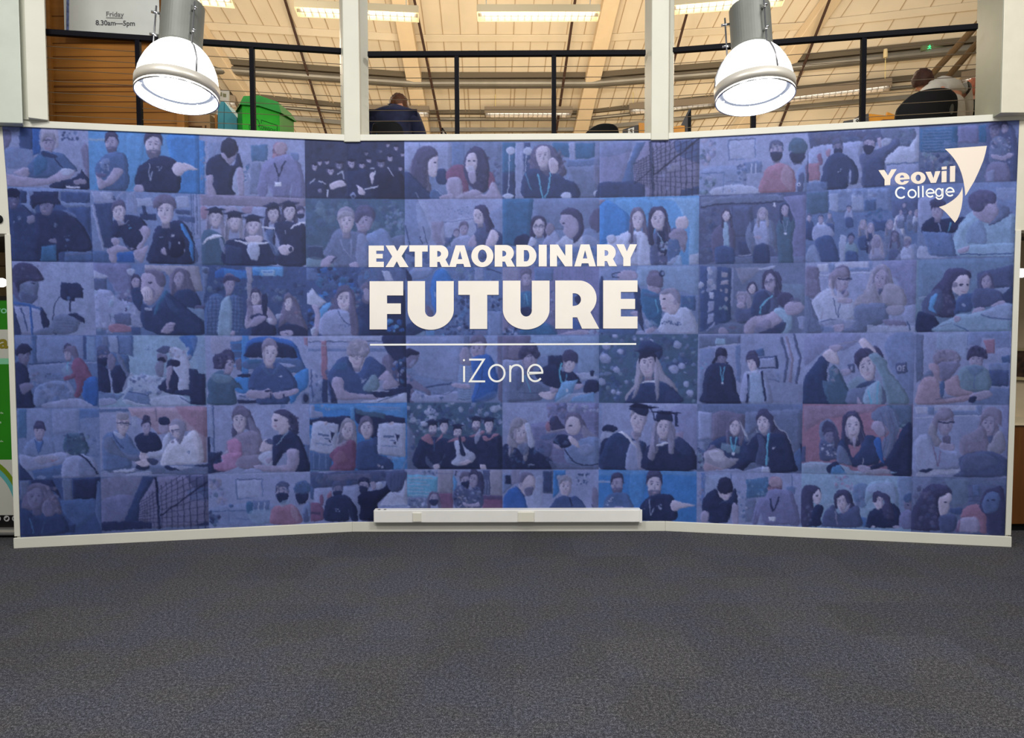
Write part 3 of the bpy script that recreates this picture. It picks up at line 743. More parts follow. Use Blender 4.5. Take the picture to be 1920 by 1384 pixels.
def tk_box(x0, x1, y0, y1, th, name, m, par=None, z_off=0.0, bev=.003):
    off = .022+tk+z_off
    q = [at_wall(1, x, y, off) for x, y in ((x0, y1), (x1, y1), (x1, y0), (x0, y0))]
    mb = MB(); mb.slab(q, n3, th); return mb.build(name, m, par or t, bevel=bev)
tk_box(1199, 1204, 955.5, 980, .003, 'end_cap', M_TRUNK)
tk_box(772.5, 791, 961, 978.4, .002, 'joint_cover', M_TRUNK)
s = tk_box(774, 790, 961.5, 978.2, .010, 'single_socket', mat('ivory_socket', (226, 222, 206), .3, spec=.5))
M_SLOT = mat('socket_slot', (50, 46, 42), .6)
for x, y in ((781, 968.5), (779.5, 972), (785.5, 972)): tk_box(x-1.1, x+1.1, y-1.6, y+1.6, .0006, 'slot', M_SLOT, s, .010, 0)
s = tk_box(971, 1001.5, 960, 978.4, .012, 'double_socket', mat('ivory_socket', (0, 0, 0)))
for x0 in (979, 993):
    for x, y in ((x0, 967.5), (x0-2.6, 972), (x0+2.6, 972)): tk_box(x-1.0, x+1.0, y-1.6, y+1.6, .0006, 'slot', M_SLOT, s, .012, 0)
for x in (973.2, 999): tk_box(x-1.2, x+1.2, 964.5, 969.5, .003, 'switch', mat('switch_grey', (150, 146, 132), .4), s, .012, .001)
for x in (711, 722):
    p = at_wall(1, x, 957, .06); mb = MB(); mb.lathe([(0, 0), (.012, 0), (.012, .004), (0, .004)], (p.x, p.y, ztop), 12); mb.build('cable_gland', mat('grey_gland', (120, 118, 110), .5), t)

# ================================================================== slivers past both ends of the mural
def rplate(mb, pts, Y, th=.006): mb.slab([at_y(x, y, Y) for x, y in pts], (0, 1, 0), th); return mb
YB = 6.15
t = thing('roller_banner', 'green and white roller banner on a black base at the left edge', 'banner', at_y(10, 1005, YB))
Z = lambda y: at_y(0, y, YB).z
xl, xr = at_y(-190, 700, YB).x, at_y(46, 900, YB).x
def bar_(name, y0, y1, m, x0=None, x1=None, yy=0):
    mb = MB(); mb.box(((x0 or xl)+(x1 or xr), 0, 0), (0, 0, 0)); mb = MB()
    a, b = (xl if x0 is None else x0), (xr if x1 is None else x1)
    mb.box(((a+b)/2, YB+yy, (Z(y0)+Z(y1))/2), (b-a, .004, abs(Z(y0)-Z(y1)))); return mb.build(name, m, t)
M_BG, M_BW = mat('banner_green', (34, 124, 18), .45, noise=.06, scale=3), mat('banner_white', (186, 186, 176), .5, noise=.05, scale=2)
bar_('green_field', 563, 618, M_BG); bar_('white_field', 618, 672, M_BW); bar_('pale_stripe', 672, 683, mat('banner_mint', (120, 190, 150), .5)); bar_('green_field', 683, 862, M_BG)
bar_('white_field', 862, 966, M_BW); bar_('black_footer', 966, 997, mat('banner_black', (14, 14, 16), .4)); bar_('dark_top_rail', 555, 563, mat('black_plastic', (0, 0, 0)), yy=-.005)
# curved olive and teal sweeps over the white field
def sweep(name, off, m, yy):
    mb = MB(); c = at_y(-34, 962, YB); 
    for k in range(14):
        a0, a1 = math.pi/2*k/14, math.pi/2*(k+1)/14
        r0, r1 = .30+off, .335+off
        mb.face([(c.x+r*math.cos(a), YB-yy, c.z+r*1.35*math.sin(a)) for r, a in ((r0, a0), (r1, a0), (r1, a1), (r0, a1))])
    mb.build(name, m, t)
sweep('teal_sweep', 0, mat('banner_teal', (86, 160, 160), .5), .004); sweep('olive_sweep', .035, mat('banner_olive', (104, 132, 20), .5), .004)
lay_text('lettering', 'avo', mat('banner_mint', (0, 0, 0)), t, at_y(-18, 588, YB-.004), (1, 0, 0), (0, 0, 1), .145, .045, .02)
lay_text('lettering', 'a', mat('banner_olive_dark', (128, 118, 36), .5), t, at_y(-2, 654, YB-.004), (1, 0, 0), (0, 0, 1), .085, .085, .03)
for y, s_ in ((774, 'talk'), (792, 'us'), (827, '.uk')):
    lay_text('lettering', s_, mat('banner_text_pale', (190, 214, 184), .5), t, at_y(-6, y+2, YB-.004), (1, 0, 0), (0, 0, 1), .06 if s_ != 'us' else .04, .016)
for x in (-4, 12.5, 28):
    p = at_y(x, 972.5, YB-.005); mb = MB(); mb.face([(p.x+.026*math.cos(a*math.pi/10), p.y, p.z+.026*math.sin(a*math.pi/10)) for a in range(20)]); dk = mb.build('icon_disc', mat('banner_grey_white', (176, 176, 176), .5), t)
    mb = MB(); mb.face([(p.x+q[0]*.017, p.y-.002, p.z+q[1]*.017) for q in ((-1, .5), (-.2, .1), (.1, .7), (.6, .8), (1, .5), (.7, -.2), (0, -.8), (-.9, -.7), (-.4, -.4), (-.9, -.1))]); mb.build('icon', mat('banner_black', (0, 0, 0)), dk).location = (0, 0, 0) if False else tuple(-t.location)
    
for o_ in list(t.children):
    for c_ in o_.children: c_.location = (0, 0, 0); 
zf = Z(997)
mb = MB(); mb.prism([(xl-.02, YB-.09), (xr+.02, YB-.09), (xr+.02, YB+.09), (xl-.02, YB+.09)], .022, .075); mb.build('cassette_base', mat('silver_cassette', (168, 168, 164), .3, metal=.6), t, bevel=.02)
mb = MB(); mb.box((xr-.25, YB, .011), (.06, .34, .022)); mb.build('foot', mat('black_plastic', (0, 0, 0)), t)
mb = MB(); mb.box((xl+.2, YB, .011), (.06, .34, .022)); mb.build('foot', mat('black_plastic', (0, 0, 0)), t)
# wall lights glinting at both edges
for px, py, Y, lab in ((3, 530, 7.0, 'bright wall light at the left edge above the green banner'), (1915, 512, 7.0, 'bright wall light at the right edge beside the mural')):
    c = at_y(px, py, Y); t = thing('wall_light', lab, 'wall light', c, 'bright wall lights at the picture edges')
    mb = MB(); mb.sphere(c, .05, sc=(1, .8, .9)); mb.build('lamp_globe', mat('lit_lamp_globe', (255, 248, 235), .3, emit=5), t, smooth=True)
    Yw = 8.25 if px < 900 else 7.55
    mb = MB(); mb.bar(c, (c.x, Yw, c.z), .03, .03); mb.build('bracket', mat('brown_steel', (112, 92, 68), .5, metal=.3), t)
# sloping tan ceiling of the space past the left end, boarded
mb = MB()
for k in range(9): mb.box((-6.3, 8.24, 1.05+k*.22), (4.6, .015, .008))
tag(mb.build('trim_board_joint', M_WOODL), kind='structure')
t = thing('brown_cabinet', 'brown wooden cabinet cut off by the right edge, with a dark bottom recess', 'cabinet', at_y(1900, 1015, 6.15))
xL = at_y(1889, 900, 6.15).x; zt = at_y(1900, 793, 6.15).z
mb = MB(); mb.prism([(xL, 6.15), (xL+1.2, 6.15), (xL+1.2, 6.6), (xL, 6.6)], .07, zt-.02); mb.build('body', mat('brown_wood_veneer', (98, 58, 24), .45, noise=.16, scale=3, stretch=(6, 6, .6)), t, bevel=.004)
mb = MB(); mb.prism([(xL-.01, 6.13), (xL+1.21, 6.13), (xL+1.21, 6.61), (xL-.01, 6.61)], zt-.02, zt); mb.build('top', M_CREAMWALL, t)
mb = MB(); mb.prism([(xL+.03, 6.2), (xL+1.17, 6.2), (xL+1.17, 6.6), (xL+.03, 6.6)], 0, .07); mb.build('plinth', M_BLACK, t)
t = thing('framed_picture', 'small dark framed picture on the wall at the right edge', 'picture', at_y(1915, 682, 7.5))
mb = MB(); rplate(mb, [(1902, 712), (1990, 718), (1990, 652), (1903, 653)], 7.5, .03); mb.build('frame', mat('pale_gold_frame', (186, 170, 130), .4), t)
mb = MB(); rplate(mb, [(1906, 706), (1984, 712), (1984, 658), (1907, 658)], 7.495, .004); mb.build('print', mat('dark_brown_picture', (64, 44, 36), .5, noise=.9, scale=12), t)
# black round fixing on the left column
p = at_wall(0, -1, 411, .01); mb = MB(); mb.sphere(p, .028, 16, 10, (1, .5, 1.2)); tag(mb.build('door_stop_knob', M_BLACK, smooth=True), 'black round knob on the white column at the left edge', 'knob')
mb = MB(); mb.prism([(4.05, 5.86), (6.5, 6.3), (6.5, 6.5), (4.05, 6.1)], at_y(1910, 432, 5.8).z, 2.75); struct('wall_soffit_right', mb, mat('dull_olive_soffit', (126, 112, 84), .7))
# ================================================================== people on the balcony
desk(700, 900, 7.62, 8.35, 'orange study desk in front of the person in navy, mostly below the ledge')
desk(1160, 1300, 7.9, 8.5, 'orange study desk either side of the right post, mostly below the ledge')
desk(1560, 1760, 7.9, 8.5, 'orange study desk left of the large black chair, mostly below the ledge')
M_SKIN = mat('skin', (196, 140, 112), .5, noise=.05, scale=10)
def skin_chain(name, verts, edges, radii, m, par, sub=2, root=0):
    me = bpy.data.meshes.new(name); me.from_pydata([tuple(v) for v in verts], edges, [])
    o = bpy.data.objects.new(name, me); COL.objects.link(o); me.materials.append(m)
    if par is not None: o.parent = par
    o.modifiers.new('skin', 'SKIN').use_smooth_shade = True
    for k, r in enumerate(radii):
        sv = me.skin_vertices[0].data[k]; sv.radius = (r, r) if not isinstance(r, tuple) else r; sv.use_root = (k == root)
    s = o.modifiers.new('sub', 'SUBSURF'); s.levels = sub; s.render_levels = sub
    return o
def person(label, x, y, lean, headoff, top, coat, trous, hairm, drop=.30, wide=1.0, turn=0.0):
    """seated person seen from behind; x,y seat centre, top = height of crown above the floor"""
    t = thing('person', label, 'person', (x, y, 3.08))
    H = top; hx, hy = headoff; P = Vector
    seat = .50; sh = H-drop
    S = lean
    v = [P((0, 0, seat+.06)), P((S*.4, .03, seat+.25)), P((S*.8, .07, sh-.10)), P((S, .12, sh+.02)), P((S+hx*.5, .16+hy*.3, sh+.10)), P((S+hx*.8, .18+hy*.8, H-.17)), P((S+hx, .18+hy, H-.10)), P((S+hx, .18+hy, H-.05))]
    e = [(i, i+1) for i in range(7)]; r = [.13, .125, .14, .08, .055, .07, (.082, .092), (.066, .075)]
    # arms: shoulders, elbows, wrists, hands resting on the desk
    for s_ in (-1, 1):
        b = len(v); v += [P((S+s_*.17, .10, sh-.05)), P((S+s_*.25, .16, sh-.30)), P((S+s_*.16, .42, .77)), P((S+s_*.14, .50, .77))]
        e += [(3, b), (b, b+1), (b+1, b+2), (b+2, b+3)]; r += [.055, .043, .027, (.030, .018)]
        for q in range(4):
            c = len(v); v += [P((S+s_*.14+(q-1.5)*.018, .555, .768)), P((S+s_*.14+(q-1.5)*.020, .59, .757))]; e += [(b+3, c), (c, c+1)]; r += [.009, .007]
        c = len(v); v += [P((S+s_*.14-s_*.035, .50, .765))]; e += [(b+3, c)]; r += [.010]
    # thighs, shins, feet
    for s_ in (-1, 1):
        b = len(v); v += [P((s_*.10, .10, seat+.04)), P((s_*.13, .42, seat+.03)), P((s_*.13, .44, .10)), P((s_*.13, .56, .04))]
        e += [(0, b), (b, b+1), (b+1, b+2), (b+2, b+3)]; r += [.085, .058, .04, .032]
    # nose and ears
    hc = v[6]; b = len(v); v += [hc+P((turn*.03, .105, -.01)), hc+P((-.086, .01, -.01)), hc+P((.086, .01, -.01))]; e += [(6, b), (6, b+1), (6, b+2)]; r += [.012, .014, .014]
    body = skin_chain('body', v, e, r, M_SKIN, t)
    # coat: torso and sleeves, a little fuller than the body
    cv = v[:4]+[v[4]*.6+v[3]*.4]; ce = [(0, 1), (1, 2), (2, 3), (3, 4)]; cr = [.17*wide, .175*wide, .20*wide, .135*wide, .085]
    for s_ in (-1, 1):
        b = len(cv); cv += [P((S+s_*.19, .09, sh-.06)), P((S+s_*.25, .15, sh-.18)), P((S+s_*.27, .18, sh-.32)), P((S+s_*.17, .40, .785))]; ce += [(3, b), (b, b+1), (b+1, b+2), (b+2, b+3)]; cr += [.105*wide, .085, .066, .045]
    skin_chain('jacket', cv, ce, cr, coat, t)
    # a hood or collar fold at the nape
    mb = MB(); n = 14
    mb.tube([P((S+.13*math.cos(a), .10+.09*math.sin(a), sh+.045+.02*math.sin(a))) for a in [math.pi*2*k/n for k in range(n+1)]], .032, 10)
    o = mb.build('collar', coat, None, smooth=True); o.parent = t
    tv = [P((0, 0, seat+.05))]; te = []; tr = [.155]
    for s_ in (-1, 1):
        b = len(tv); tv += [P((s_*.10, .12, seat+.04)), P((s_*.13, .43, seat+.03)), P((s_*.13, .44, .14))]; te += [(0, b), (b, b+1), (b+1, b+2)]; tr += [.10, .075, .06]
    skin_chain('trousers', tv, te, tr, trous, t)
    for s_ in (-1, 1):
        mb = MB(); mb.box((s_*.13, .50, .035), (.09, .26, .07)); o = mb.build('shoe', M_BLACK, None, bevel=.02, subsurf=1); o.parent = t
    # hair: a shell of locks over the back and top of the head
    hv = []; mb = MB(); c = v[6]
    nu, nv = 28, 14
    for k in range(nv+1):
        ph = math.pi*.72*k/nv
        for j in range(nu):
            a = 2*math.pi*j/nu; front = max(0, math.sin(a))
            pp = ph*(1-.42*front); w = 1+.045*math.sin(7*a+k*1.3)+.03*math.sin(13*a-k*2.1)
            mb.v.append(tuple(c+P((.098*math.sin(pp)*math.cos(a)*w, .108*math.sin(pp)*math.sin(a)*w-.006, .118*math.cos(pp)*w+.018))))
    for k in range(nv):
        for j in range(nu): mb.f.append((k*nu+j, k*nu+(j+1) % nu, (k+1)*nu+(j+1) % nu, (k+1)*nu+j))
    o = mb.build('hair', hairm, None, smooth=True); o.parent = t
    o = MB()
    for s_ in (-1, 1):
        mb = MB(); mb.sphere(c+P((s_*.03, .088, .012)), .011, 10, 8); o = mb.build('eye', mat('eye_dark', (40, 30, 26), .3), None, smooth=True); o.parent = t
    mb = MB(); mb.box(c+P((0, .094, -.045)), (.045, .012, .008)); o = mb.build('mouth', mat('lip', (150, 84, 76), .5), None, bevel=.003); o.parent = t
    return t
M_NJ = mat('navy_jacket_cloth', (34, 38, 66), .8, noise=.35, scale=9, bump=.5)
M_HAIR = mat('brown_hair', (84, 50, 28), .6, noise=.45, scale=30)
fz = 3.08
h = at_y(738, 180, 7.35); person('person in a navy jacket with short brown hair, seated with back turned', at_y(738, 250, 7.1).x-.01, 7.14, .0, (.02, .07), h.z-fz, M_NJ, mat('dark_trousers', (28, 28, 34), .8), M_HAIR, .235, 1.12)
h = at_y(1744, 137, 7.4); person('person in a pale grey shirt leaning left behind the large black chair', at_y(1790, 250, 7.15).x, 7.17, -.04, (-.16, .04), h.z-fz, mat('pale_grey_shirt', (196, 190, 178), .8, noise=.08, bump=.3), mat('dark_trousers', (0, 0, 0)), mat('dark_reddish_brown_hair', (58, 32, 22), .7, noise=.4, scale=30), .20, .84)
h = at_y(1828, 152, 7.9); person('person in black just showing past the right column, hand near the ear', at_y(1843, 250, 7.75).x, 7.75, 0, (.0, .0), h.z-fz, mat('black_jumper', (16, 15, 18), .85, noise=.2), mat('dark_trousers', (0, 0, 0)), mat('auburn_hair', (176, 104, 74), .6, noise=.3, scale=30))
# ================================================================== the photo mural
# Every photograph of the mural is its own printed sheet: a fine grid of vertices on the wall, whose
# vertex colours are the print, drawn below from outlines (people, rooms, plants) in mural coordinates.
import math, random
import numpy as np
MX0, MY0, MW, MH, SS = 0, 215, 1920, 800, 2
CV = np.zeros((MH*SS, MW*SS, 3), np.float32)
def _pl(s): return [tuple(float(v) for v in p.split(',')) for p in s.split()]
def _poly(s):
    a = _pl(s); xs = [p[0] for p in a]; ys = [p[1] for p in a]
    return lambda v: float(np.interp(v, xs, ys))
YR = [_poly(s) for s in (
 '0,233 373,251.5 572,261.5 650,264.5 942,265 1219,263.5 1255,262 1312,258 1515,247 1722,235 1920,221',
 '5,349 165,356 373,364 572,372 758,373.5 942,372.5 1125,371 1310,367 1512,359 1717,346 1908,340',
 '25,490 170,492 373,496.5 572,500.5 758,501 942,501 1125,499 1310,496 1512,492.5 1717,487 1905,482',
 '28,628 373,629 572,630 758,629 942,628.5 1125,627 1310,626.5 1510,625 1717,623 1900,621',
 '32,765.5 190,764 388,760.6 578,757.5 763,755 942,755 1122,755.4 1310,757 1506,757.5 1711,758.7 1895,760',
 '36,901 187,894 390,889.7 581,884.4 763,880 942,880.3 1122,880.6 1318,884.5 1508,888 1711,893.5 1890,896',
 '30,1009.5 380,991.5 665,981 1246,980 1520,993 1890,1006')]
XC = [_poly(s) for s in ('224,3 440,20.5 1005,38.5', '236,165 356,168 493,175 628,180 765,186 1005,191', '236,373 364,375 496,379 629,384 760,388 1005,392',
 '236,571 500,574 630,577 757,580 1005,583', '236,758 500,759.5 629,761 755,763 1005,764', '236,942 1005,942', '236,1124.5 1005,1122',
 '236,1312 500,1310 627,1309 757,1307 1005,1306', '220,1516 360,1512 492,1510 625,1508 757,1505 1005,1501', '220,1724 345,1722 487,1719 623,1716 758,1712 1005,1708', '220,1911.5 432,1903 1005,1884')]
def corner(c, r):
    y = 600.0; x = 900.0
    for _ in range(12): x = XC[c](y); y = YR[r](x)
    return (x, y)
PAL = dict(k=(38,44,88), d=(44,54,104), n=(54,67,124), N=(62,82,142), m=(78,94,158), b=(96,109,172), l=(119,123,184), w=(142,145,202), W=(168,165,216),
 s=(140,120,166), S=(166,145,188), f=(108,92,136), F=(86,74,122), r=(128,58,92), R=(152,84,112), p=(168,92,148), o=(122,100,138), O=(150,112,142),
 h=(64,54,94), H=(124,110,150), j=(40,40,78), y=(100,80,116), t=(42,88,144), T=(74,146,202), c=(50,104,190), C=(44,80,166), B=(72,122,198),
 g=(60,82,114), G=(96,118,150), e=(90,92,138), E=(72,72,118), v=(104,94,154), i=(84,70,110), u=(110,140,190), x=(28,32,72), a=(132,118,150))
_DG, _DC = (45, 58, 82, 108, 142, 180, 215), ((32, 39, 76), (40, 51, 94), (56, 73, 128), (80, 97, 152), (114, 125, 180), (152, 158, 204), (176, 180, 218))
for _k in PAL:      # the whole print is washed in blue: pull every ink towards the blue duotone
    _a = PAL[_k]; _g = sum(_a)/3; _t = .25 if _k in 'cCBT' else .5
    _d = tuple(float(np.interp(_g, _DG, [c[q] for c in _DC])) for q in range(3))
    PAL[_k] = tuple(v*(1-_t)+q*_t for v, q in zip(_a, _d))
_st = dict(ox=0., oy=0., s=1., m=None, bb=None)
TILES = []
RNG = random.Random(3)
def _ins(P, x0, y0, w, h):
    px = (np.arange(w)+.5+x0)[None, :]; py = (np.arange(h)+.5+y0)[:, None]
    ins = np.zeros((h, w), bool); n = len(P)
    for i in range(n):
        (ax, ay), (bx, by) = P[i], P[(i+1) % n]
        if ay == by: continue
        r = (ay <= py) != (by <= py)
        if not r.any(): continue
        ins ^= r & (px < ax+(py-ay)*(bx-ax)/(by-ay))
    return ins
def col(c):
    if isinstance(c, str):
        if len(c) == 2:      # blend of two palette colours
            a, b = PAL[c[0]], PAL[c[1]]; return tuple((p+q)/2 for p, q in zip(a, b))
        return PAL[c]
    return c
def fill(c, P, al=1.0, zoomed=True):
    if zoomed: P = [(_st['ox']+x/_st['s'], _st['oy']+y/_st['s']) for x, y in P]
    P = [((x-MX0)*SS, (y-MY0)*SS) for x, y in P]
    X0, Y0, X1, Y1 = _st['bb']
    xs = [p[0] for p in P]; ys = [p[1] for p in P]
    x0, x1 = max(X0, int(min(xs))-1), min(X1, int(max(xs))+2); y0, y1 = max(Y0, int(min(ys))-1), min(Y1, int(max(ys))+2)
    if x1 <= x0 or y1 <= y0: return
    ins = _ins(P, x0, y0, x1-x0, y1-y0) & _st['m'][y0-Y0:y1-Y0, x0-X0:x1-X0]
    cc = np.array(col(c), np.float32)
    # the print's own tonal drift down a shape
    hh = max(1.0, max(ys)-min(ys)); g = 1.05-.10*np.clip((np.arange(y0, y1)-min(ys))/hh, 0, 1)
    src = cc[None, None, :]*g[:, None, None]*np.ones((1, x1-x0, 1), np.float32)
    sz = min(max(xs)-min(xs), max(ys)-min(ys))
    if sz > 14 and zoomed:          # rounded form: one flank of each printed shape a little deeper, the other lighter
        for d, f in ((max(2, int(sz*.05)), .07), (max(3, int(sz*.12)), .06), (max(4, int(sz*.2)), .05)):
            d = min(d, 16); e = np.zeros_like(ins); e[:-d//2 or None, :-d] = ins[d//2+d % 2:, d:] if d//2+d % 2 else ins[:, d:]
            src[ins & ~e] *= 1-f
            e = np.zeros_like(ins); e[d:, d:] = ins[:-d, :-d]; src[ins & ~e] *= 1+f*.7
    reg = CV[y0:y1, x0:x1]; k = ins[..., None]*al
    reg[...] = reg*(1-k)+src*k
def _cr(pts, per=5, closed=True):
    n = len(pts); out = []
    for i in range(n if closed else n-1):
        g = (lambda q: pts[q % n]) if closed else (lambda q: pts[min(max(q, 0), n-1)])
        p0, p1, p2, p3 = g(i-1), g(i), g(i+1), g(i+2)
        for j in range(per):
            u = j/per; out.append(tuple(.5*(2*b+(-a+c)*u+(2*a-5*b+4*c-d)*u*u+(-a+3*b-3*c+d)*u**3) for a, b, c, d in zip(p0, p1, p2, p3)))
    if not closed: out.append(pts[-1])
    return out
def tile(c, r, bg, ox, oy, s, c2=None):
    q = [corner(c, r), corner((c2 or c)+1, r), corner((c2 or c)+1, r+1), corner(c, r+1)]
    P = [((x-MX0)*SS, (y-MY0)*SS) for x, y in q]
    xs = [p[0] for p in P]; ys = [p[1] for p in P]
    x0, x1, y0, y1 = int(min(xs))-6, int(max(xs))+6, int(min(ys))-6, int(max(ys))+6
    x0, y0 = max(x0, 0), max(y0, 0); x1, y1 = min(x1, MW*SS), min(y1, MH*SS)
    big = [(P[0][0]-3, P[0][1]-3), (P[1][0]+3, P[1][1]-3), (P[2][0]+3, P[2][1]+3), (P[3][0]-3, P[3][1]+3)]
    _st.update(ox=ox, oy=oy, s=s, bb=(x0, y0, x1, y1)); _st['m'] = _ins(P, x0, y0, x1-x0, y1-y0) | False
    TILES.append(q)
    fill(bg, [(x/SS+MX0, y/SS+MY0) for x, y in big], zoomed=False)
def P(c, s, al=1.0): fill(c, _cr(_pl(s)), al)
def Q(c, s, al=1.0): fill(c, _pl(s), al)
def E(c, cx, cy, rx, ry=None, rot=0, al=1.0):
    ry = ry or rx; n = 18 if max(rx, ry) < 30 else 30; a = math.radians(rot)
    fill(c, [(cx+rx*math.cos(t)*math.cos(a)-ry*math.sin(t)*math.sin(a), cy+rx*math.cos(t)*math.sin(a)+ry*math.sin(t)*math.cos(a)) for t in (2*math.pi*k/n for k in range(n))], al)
def L(c, w, s, al=1.0, sm=True):
    p = _pl(s); p = _cr(p, 4, False) if sm and len(p) > 2 else p
    up, dn = [], []
    for i, q in enumerate(p):
        a, b = p[max(i-1, 0)], p[min(i+1, len(p)-1)]; dx, dy = b[0]-a[0], b[1]-a[1]; l = math.hypot(dx, dy) or 1
        up.append((q[0]-dy/l*w/2, q[1]+dx/l*w/2)); dn.append((q[0]+dy/l*w/2, q[1]-dx/l*w/2))
    fill(c, up+dn[::-1], al)
def fol(x0, y0, x1, y1, n, ra, rb, cs, al=.8):
    for _ in range(n):
        x, y, r = RNG.uniform(x0, x1), RNG.uniform(y0, y1), RNG.uniform(ra, rb); k = 7
        fill(RNG.choice(cs), [(x+r*RNG.uniform(.5, 1.2)*math.cos(6.283*q/k), y+r*RNG.uniform(.5, 1.1)*math.sin(6.283*q/k)) for q in range(k)], al)
def mixc(a, b, t): a, b = col(a), col(b); return tuple(p*(1-t)+q*t for p, q in zip(a, b))
def H(cx, cy, rx, ry, sk='s', hr='h', st='s', tx=0.0, tl=0, nk=1.5, smile=1):
    """a head: sk skin, hr hair, st: s short, l long, b bald, c mortar board, m mask, g glasses, B beard, u bun"""
    a = math.radians(tl)
    def T_(p): return [(cx+(x*math.cos(a)-y*math.sin(a))*rx, cy+(x*math.sin(a)+y*math.cos(a))*ry) for x, y in p]
    def F_(c, s, al=1.0, sm=True): p = _pl(s); fill(c, T_(_cr(p) if sm else p), al)
    def O_(c, x, y, u, v, al=1.0): fill(c, T_([(x+u*math.cos(t), y+v*math.sin(t)) for t in (6.283*k/14 for k in range(14))]), al)
    dk = mixc(sk, 'h', .45); lt = mixc(sk, 'W', .35)
    if 'l' in st:
        F_(hr, '-1.1,-.7 -.5,-1.3 .5,-1.3 1.1,-.7 1.35,.4 1.5,1.6 1.3,2.5 .8,2.4 .6,1 -.6,1 -.8,2.4 -1.35,2.5 -1.5,1.5 -1.35,.4')
        F_(mixc(hr, 'k', .35), '-1,.2 -.9,1.2 -1,2.3 -1.2,2.2 -1.25,1'); F_(mixc(hr, 'H', .3), '1.1,.2 1.2,1.2 1.1,2.2 1.25,2.1 1.35,1.1')
    if nk: F_(dk, '-.5,.4 -.45,%g .5,%g .52,.4' % (nk, nk), 1, False)
    F_(sk, '-.9,-.55 -.55,-1 0,-1.1 .6,-1 .92,-.5 .9,.15 .72,.65 .35,1 0,1.08 -.38,1 -.74,.62 -.9,.1')
    s_ = 1 if tx <= 0 else -1
    F_(dk, ' '.join('%g,%g' % (s_*x, y) for x, y in ((.5, -.8), (.85, -.5), (.9, .1), (.72, .65), (.4, .98), (.55, .4), (.6, -.2))), .6)
    O_(lt, tx-.15, .15, .32, .3, .35)
    for e in (-1, 1):
        O_(mixc(sk, 'j', .75), tx+.36*e, -.1, .14, .065, .85); F_(mixc(hr, 'h', .5), '%g,-.33 %g,-.38 %g,-.33 %g,-.25 %g,-.27' % (tx+.37*e-.24, tx+.37*e, tx+.37*e+.24, tx+.37*e+.2, tx+.37*e-.2), .55, False)
    F_(dk, '%g,-.1 %g,.28 %g,.36 %g,.3' % (tx+.03, tx+.16, tx+.02, tx-.06), .8, False)
    if 'm' in st: F_('k' if 'M' not in st else 'T', '-.85,.1 0,.0 .88,.1 .75,.75 .3,1.1 -.3,1.1 -.76,.7')
    elif 'B' in st:
        F_(mixc(hr, sk, .25), '-.9,.0 -.8,.45 -.4,.35 0,.4 .4,.35 .8,.45 .9,0 .8,.75 .4,1.15 -.4,1.15 -.8,.7', .85); O_(mixc(sk, 'r', .3), tx, .6, .25, .07)
    elif smile: F_(mixc(sk, 'r', .35), '%g,.45 %g,.52 %g,.45 %g,.68 %g,.68' % (tx-.36, tx, tx+.36, tx+.18, tx-.18)); F_('W', '%g,.5 %g,.55 %g,.5 %g,.6 %g,.6' % (tx-.25, tx, tx+.25, tx+.14, tx-.14), .8, False)
    else: O_(mixc(sk, 'r', .35), tx, .57, .26, .07)
    if 'g' in st:
        for e in (-1, 1): fill('j', T_([(tx+.38*e+.3*math.cos(t), -.08+.2*math.sin(t)) for t in (6.283*k/14 for k in range(15))]+[(tx+.38*e+.24*math.cos(-t), -.08+.15*math.sin(-t)) for t in (6.283*k/14 for k in range(15))]), .8)
        F_('j', '-.95,-.14 .95,-.14 .95,-.08 -.95,-.08', .7, False)
    if 'b' not in st:
        if 'l' in st: F_(hr, '-1.12,.3 -1.15,-.6 -.6,-1.28 0,-1.38 .6,-1.28 1.15,-.6 1.12,.3 .95,-.2 .6,-.75 .1,-.95 -.5,-.7 -.9,-.1')
        else: F_(hr, '-.98,.05 -1.05,-.6 -.75,-1.2 -.1,-1.42 .6,-1.3 1.02,-.75 1,.05 .85,-.35 .6,-.68 0,-.75 -.5,-.62 -.85,-.3')
        F_(mixc(hr, 'H', .3), '-.5,-1.0 0,-1.2 .5,-1.05 .2,-.95 -.2,-.92', .6)
    if 'u' in st: O_(hr, .3, -1.5, .4, .35)
    if 'c' in st:
        F_('j', '-1.05,-.35 -1.0,-1.0 1.0,-1.0 1.05,-.35 .5,-.6 -.5,-.6', 1, False); F_('k', '-1.75,-1.05 -.1,-1.5 1.8,-1.1 .15,-.8', 1, False); L_ = T_([(1.2, -1.1), (1.25, -.2), (1.35, -.2), (1.3, -1.1)]); fill('E', L_)
def body(c, cx, top, w, bot, c2=None, sk=None, slope=.25):
    """shoulders and torso from neck down: top = neck y, w = shoulder width, bot = lower edge"""
    h = bot-top; q = w/2; c2 = c2 or mixc(c, 'k', .35)
    fill(c, _cr([(cx-q*.3, top), (cx+q*.3, top), (cx+q*.75, top+w*slope*.5), (cx+q, top+w*slope*1.3), (cx+q*1.1, top+h*.6), (cx+q*1.12, bot+6), (cx-q*1.12, bot+6), (cx-q*1.1, top+h*.6), (cx-q, top+w*slope*1.3), (cx-q*.75, top+w*slope*.5)]))
    fill(c2, [(cx+q*.62, top+w*slope*1.5), (cx+q*.68, bot+5), (cx+q*.6, bot+5)], .7); fill(c2, [(cx-q*.62, top+w*slope*1.5), (cx-q*.68, bot+5), (cx-q*.6, bot+5)], .7)
    fill(mixc(c, 'l', .25), _cr([(cx-q*.5, top+h*.2), (cx-q*.1, top+h*.3), (cx-q*.15, top+h*.8), (cx-q*.5, top+h*.75)]), .45)
    fill(c2, _cr([(cx+q*.1, top+h*.45), (cx+q*.5, top+h*.55), (cx+q*.4, top+h*.7), (cx+q*.05, top+h*.6)]), .35)
    if sk: fill(sk, [(cx-q*.28, top-2), (cx+q*.28, top-2), (cx, top+w*.22)])
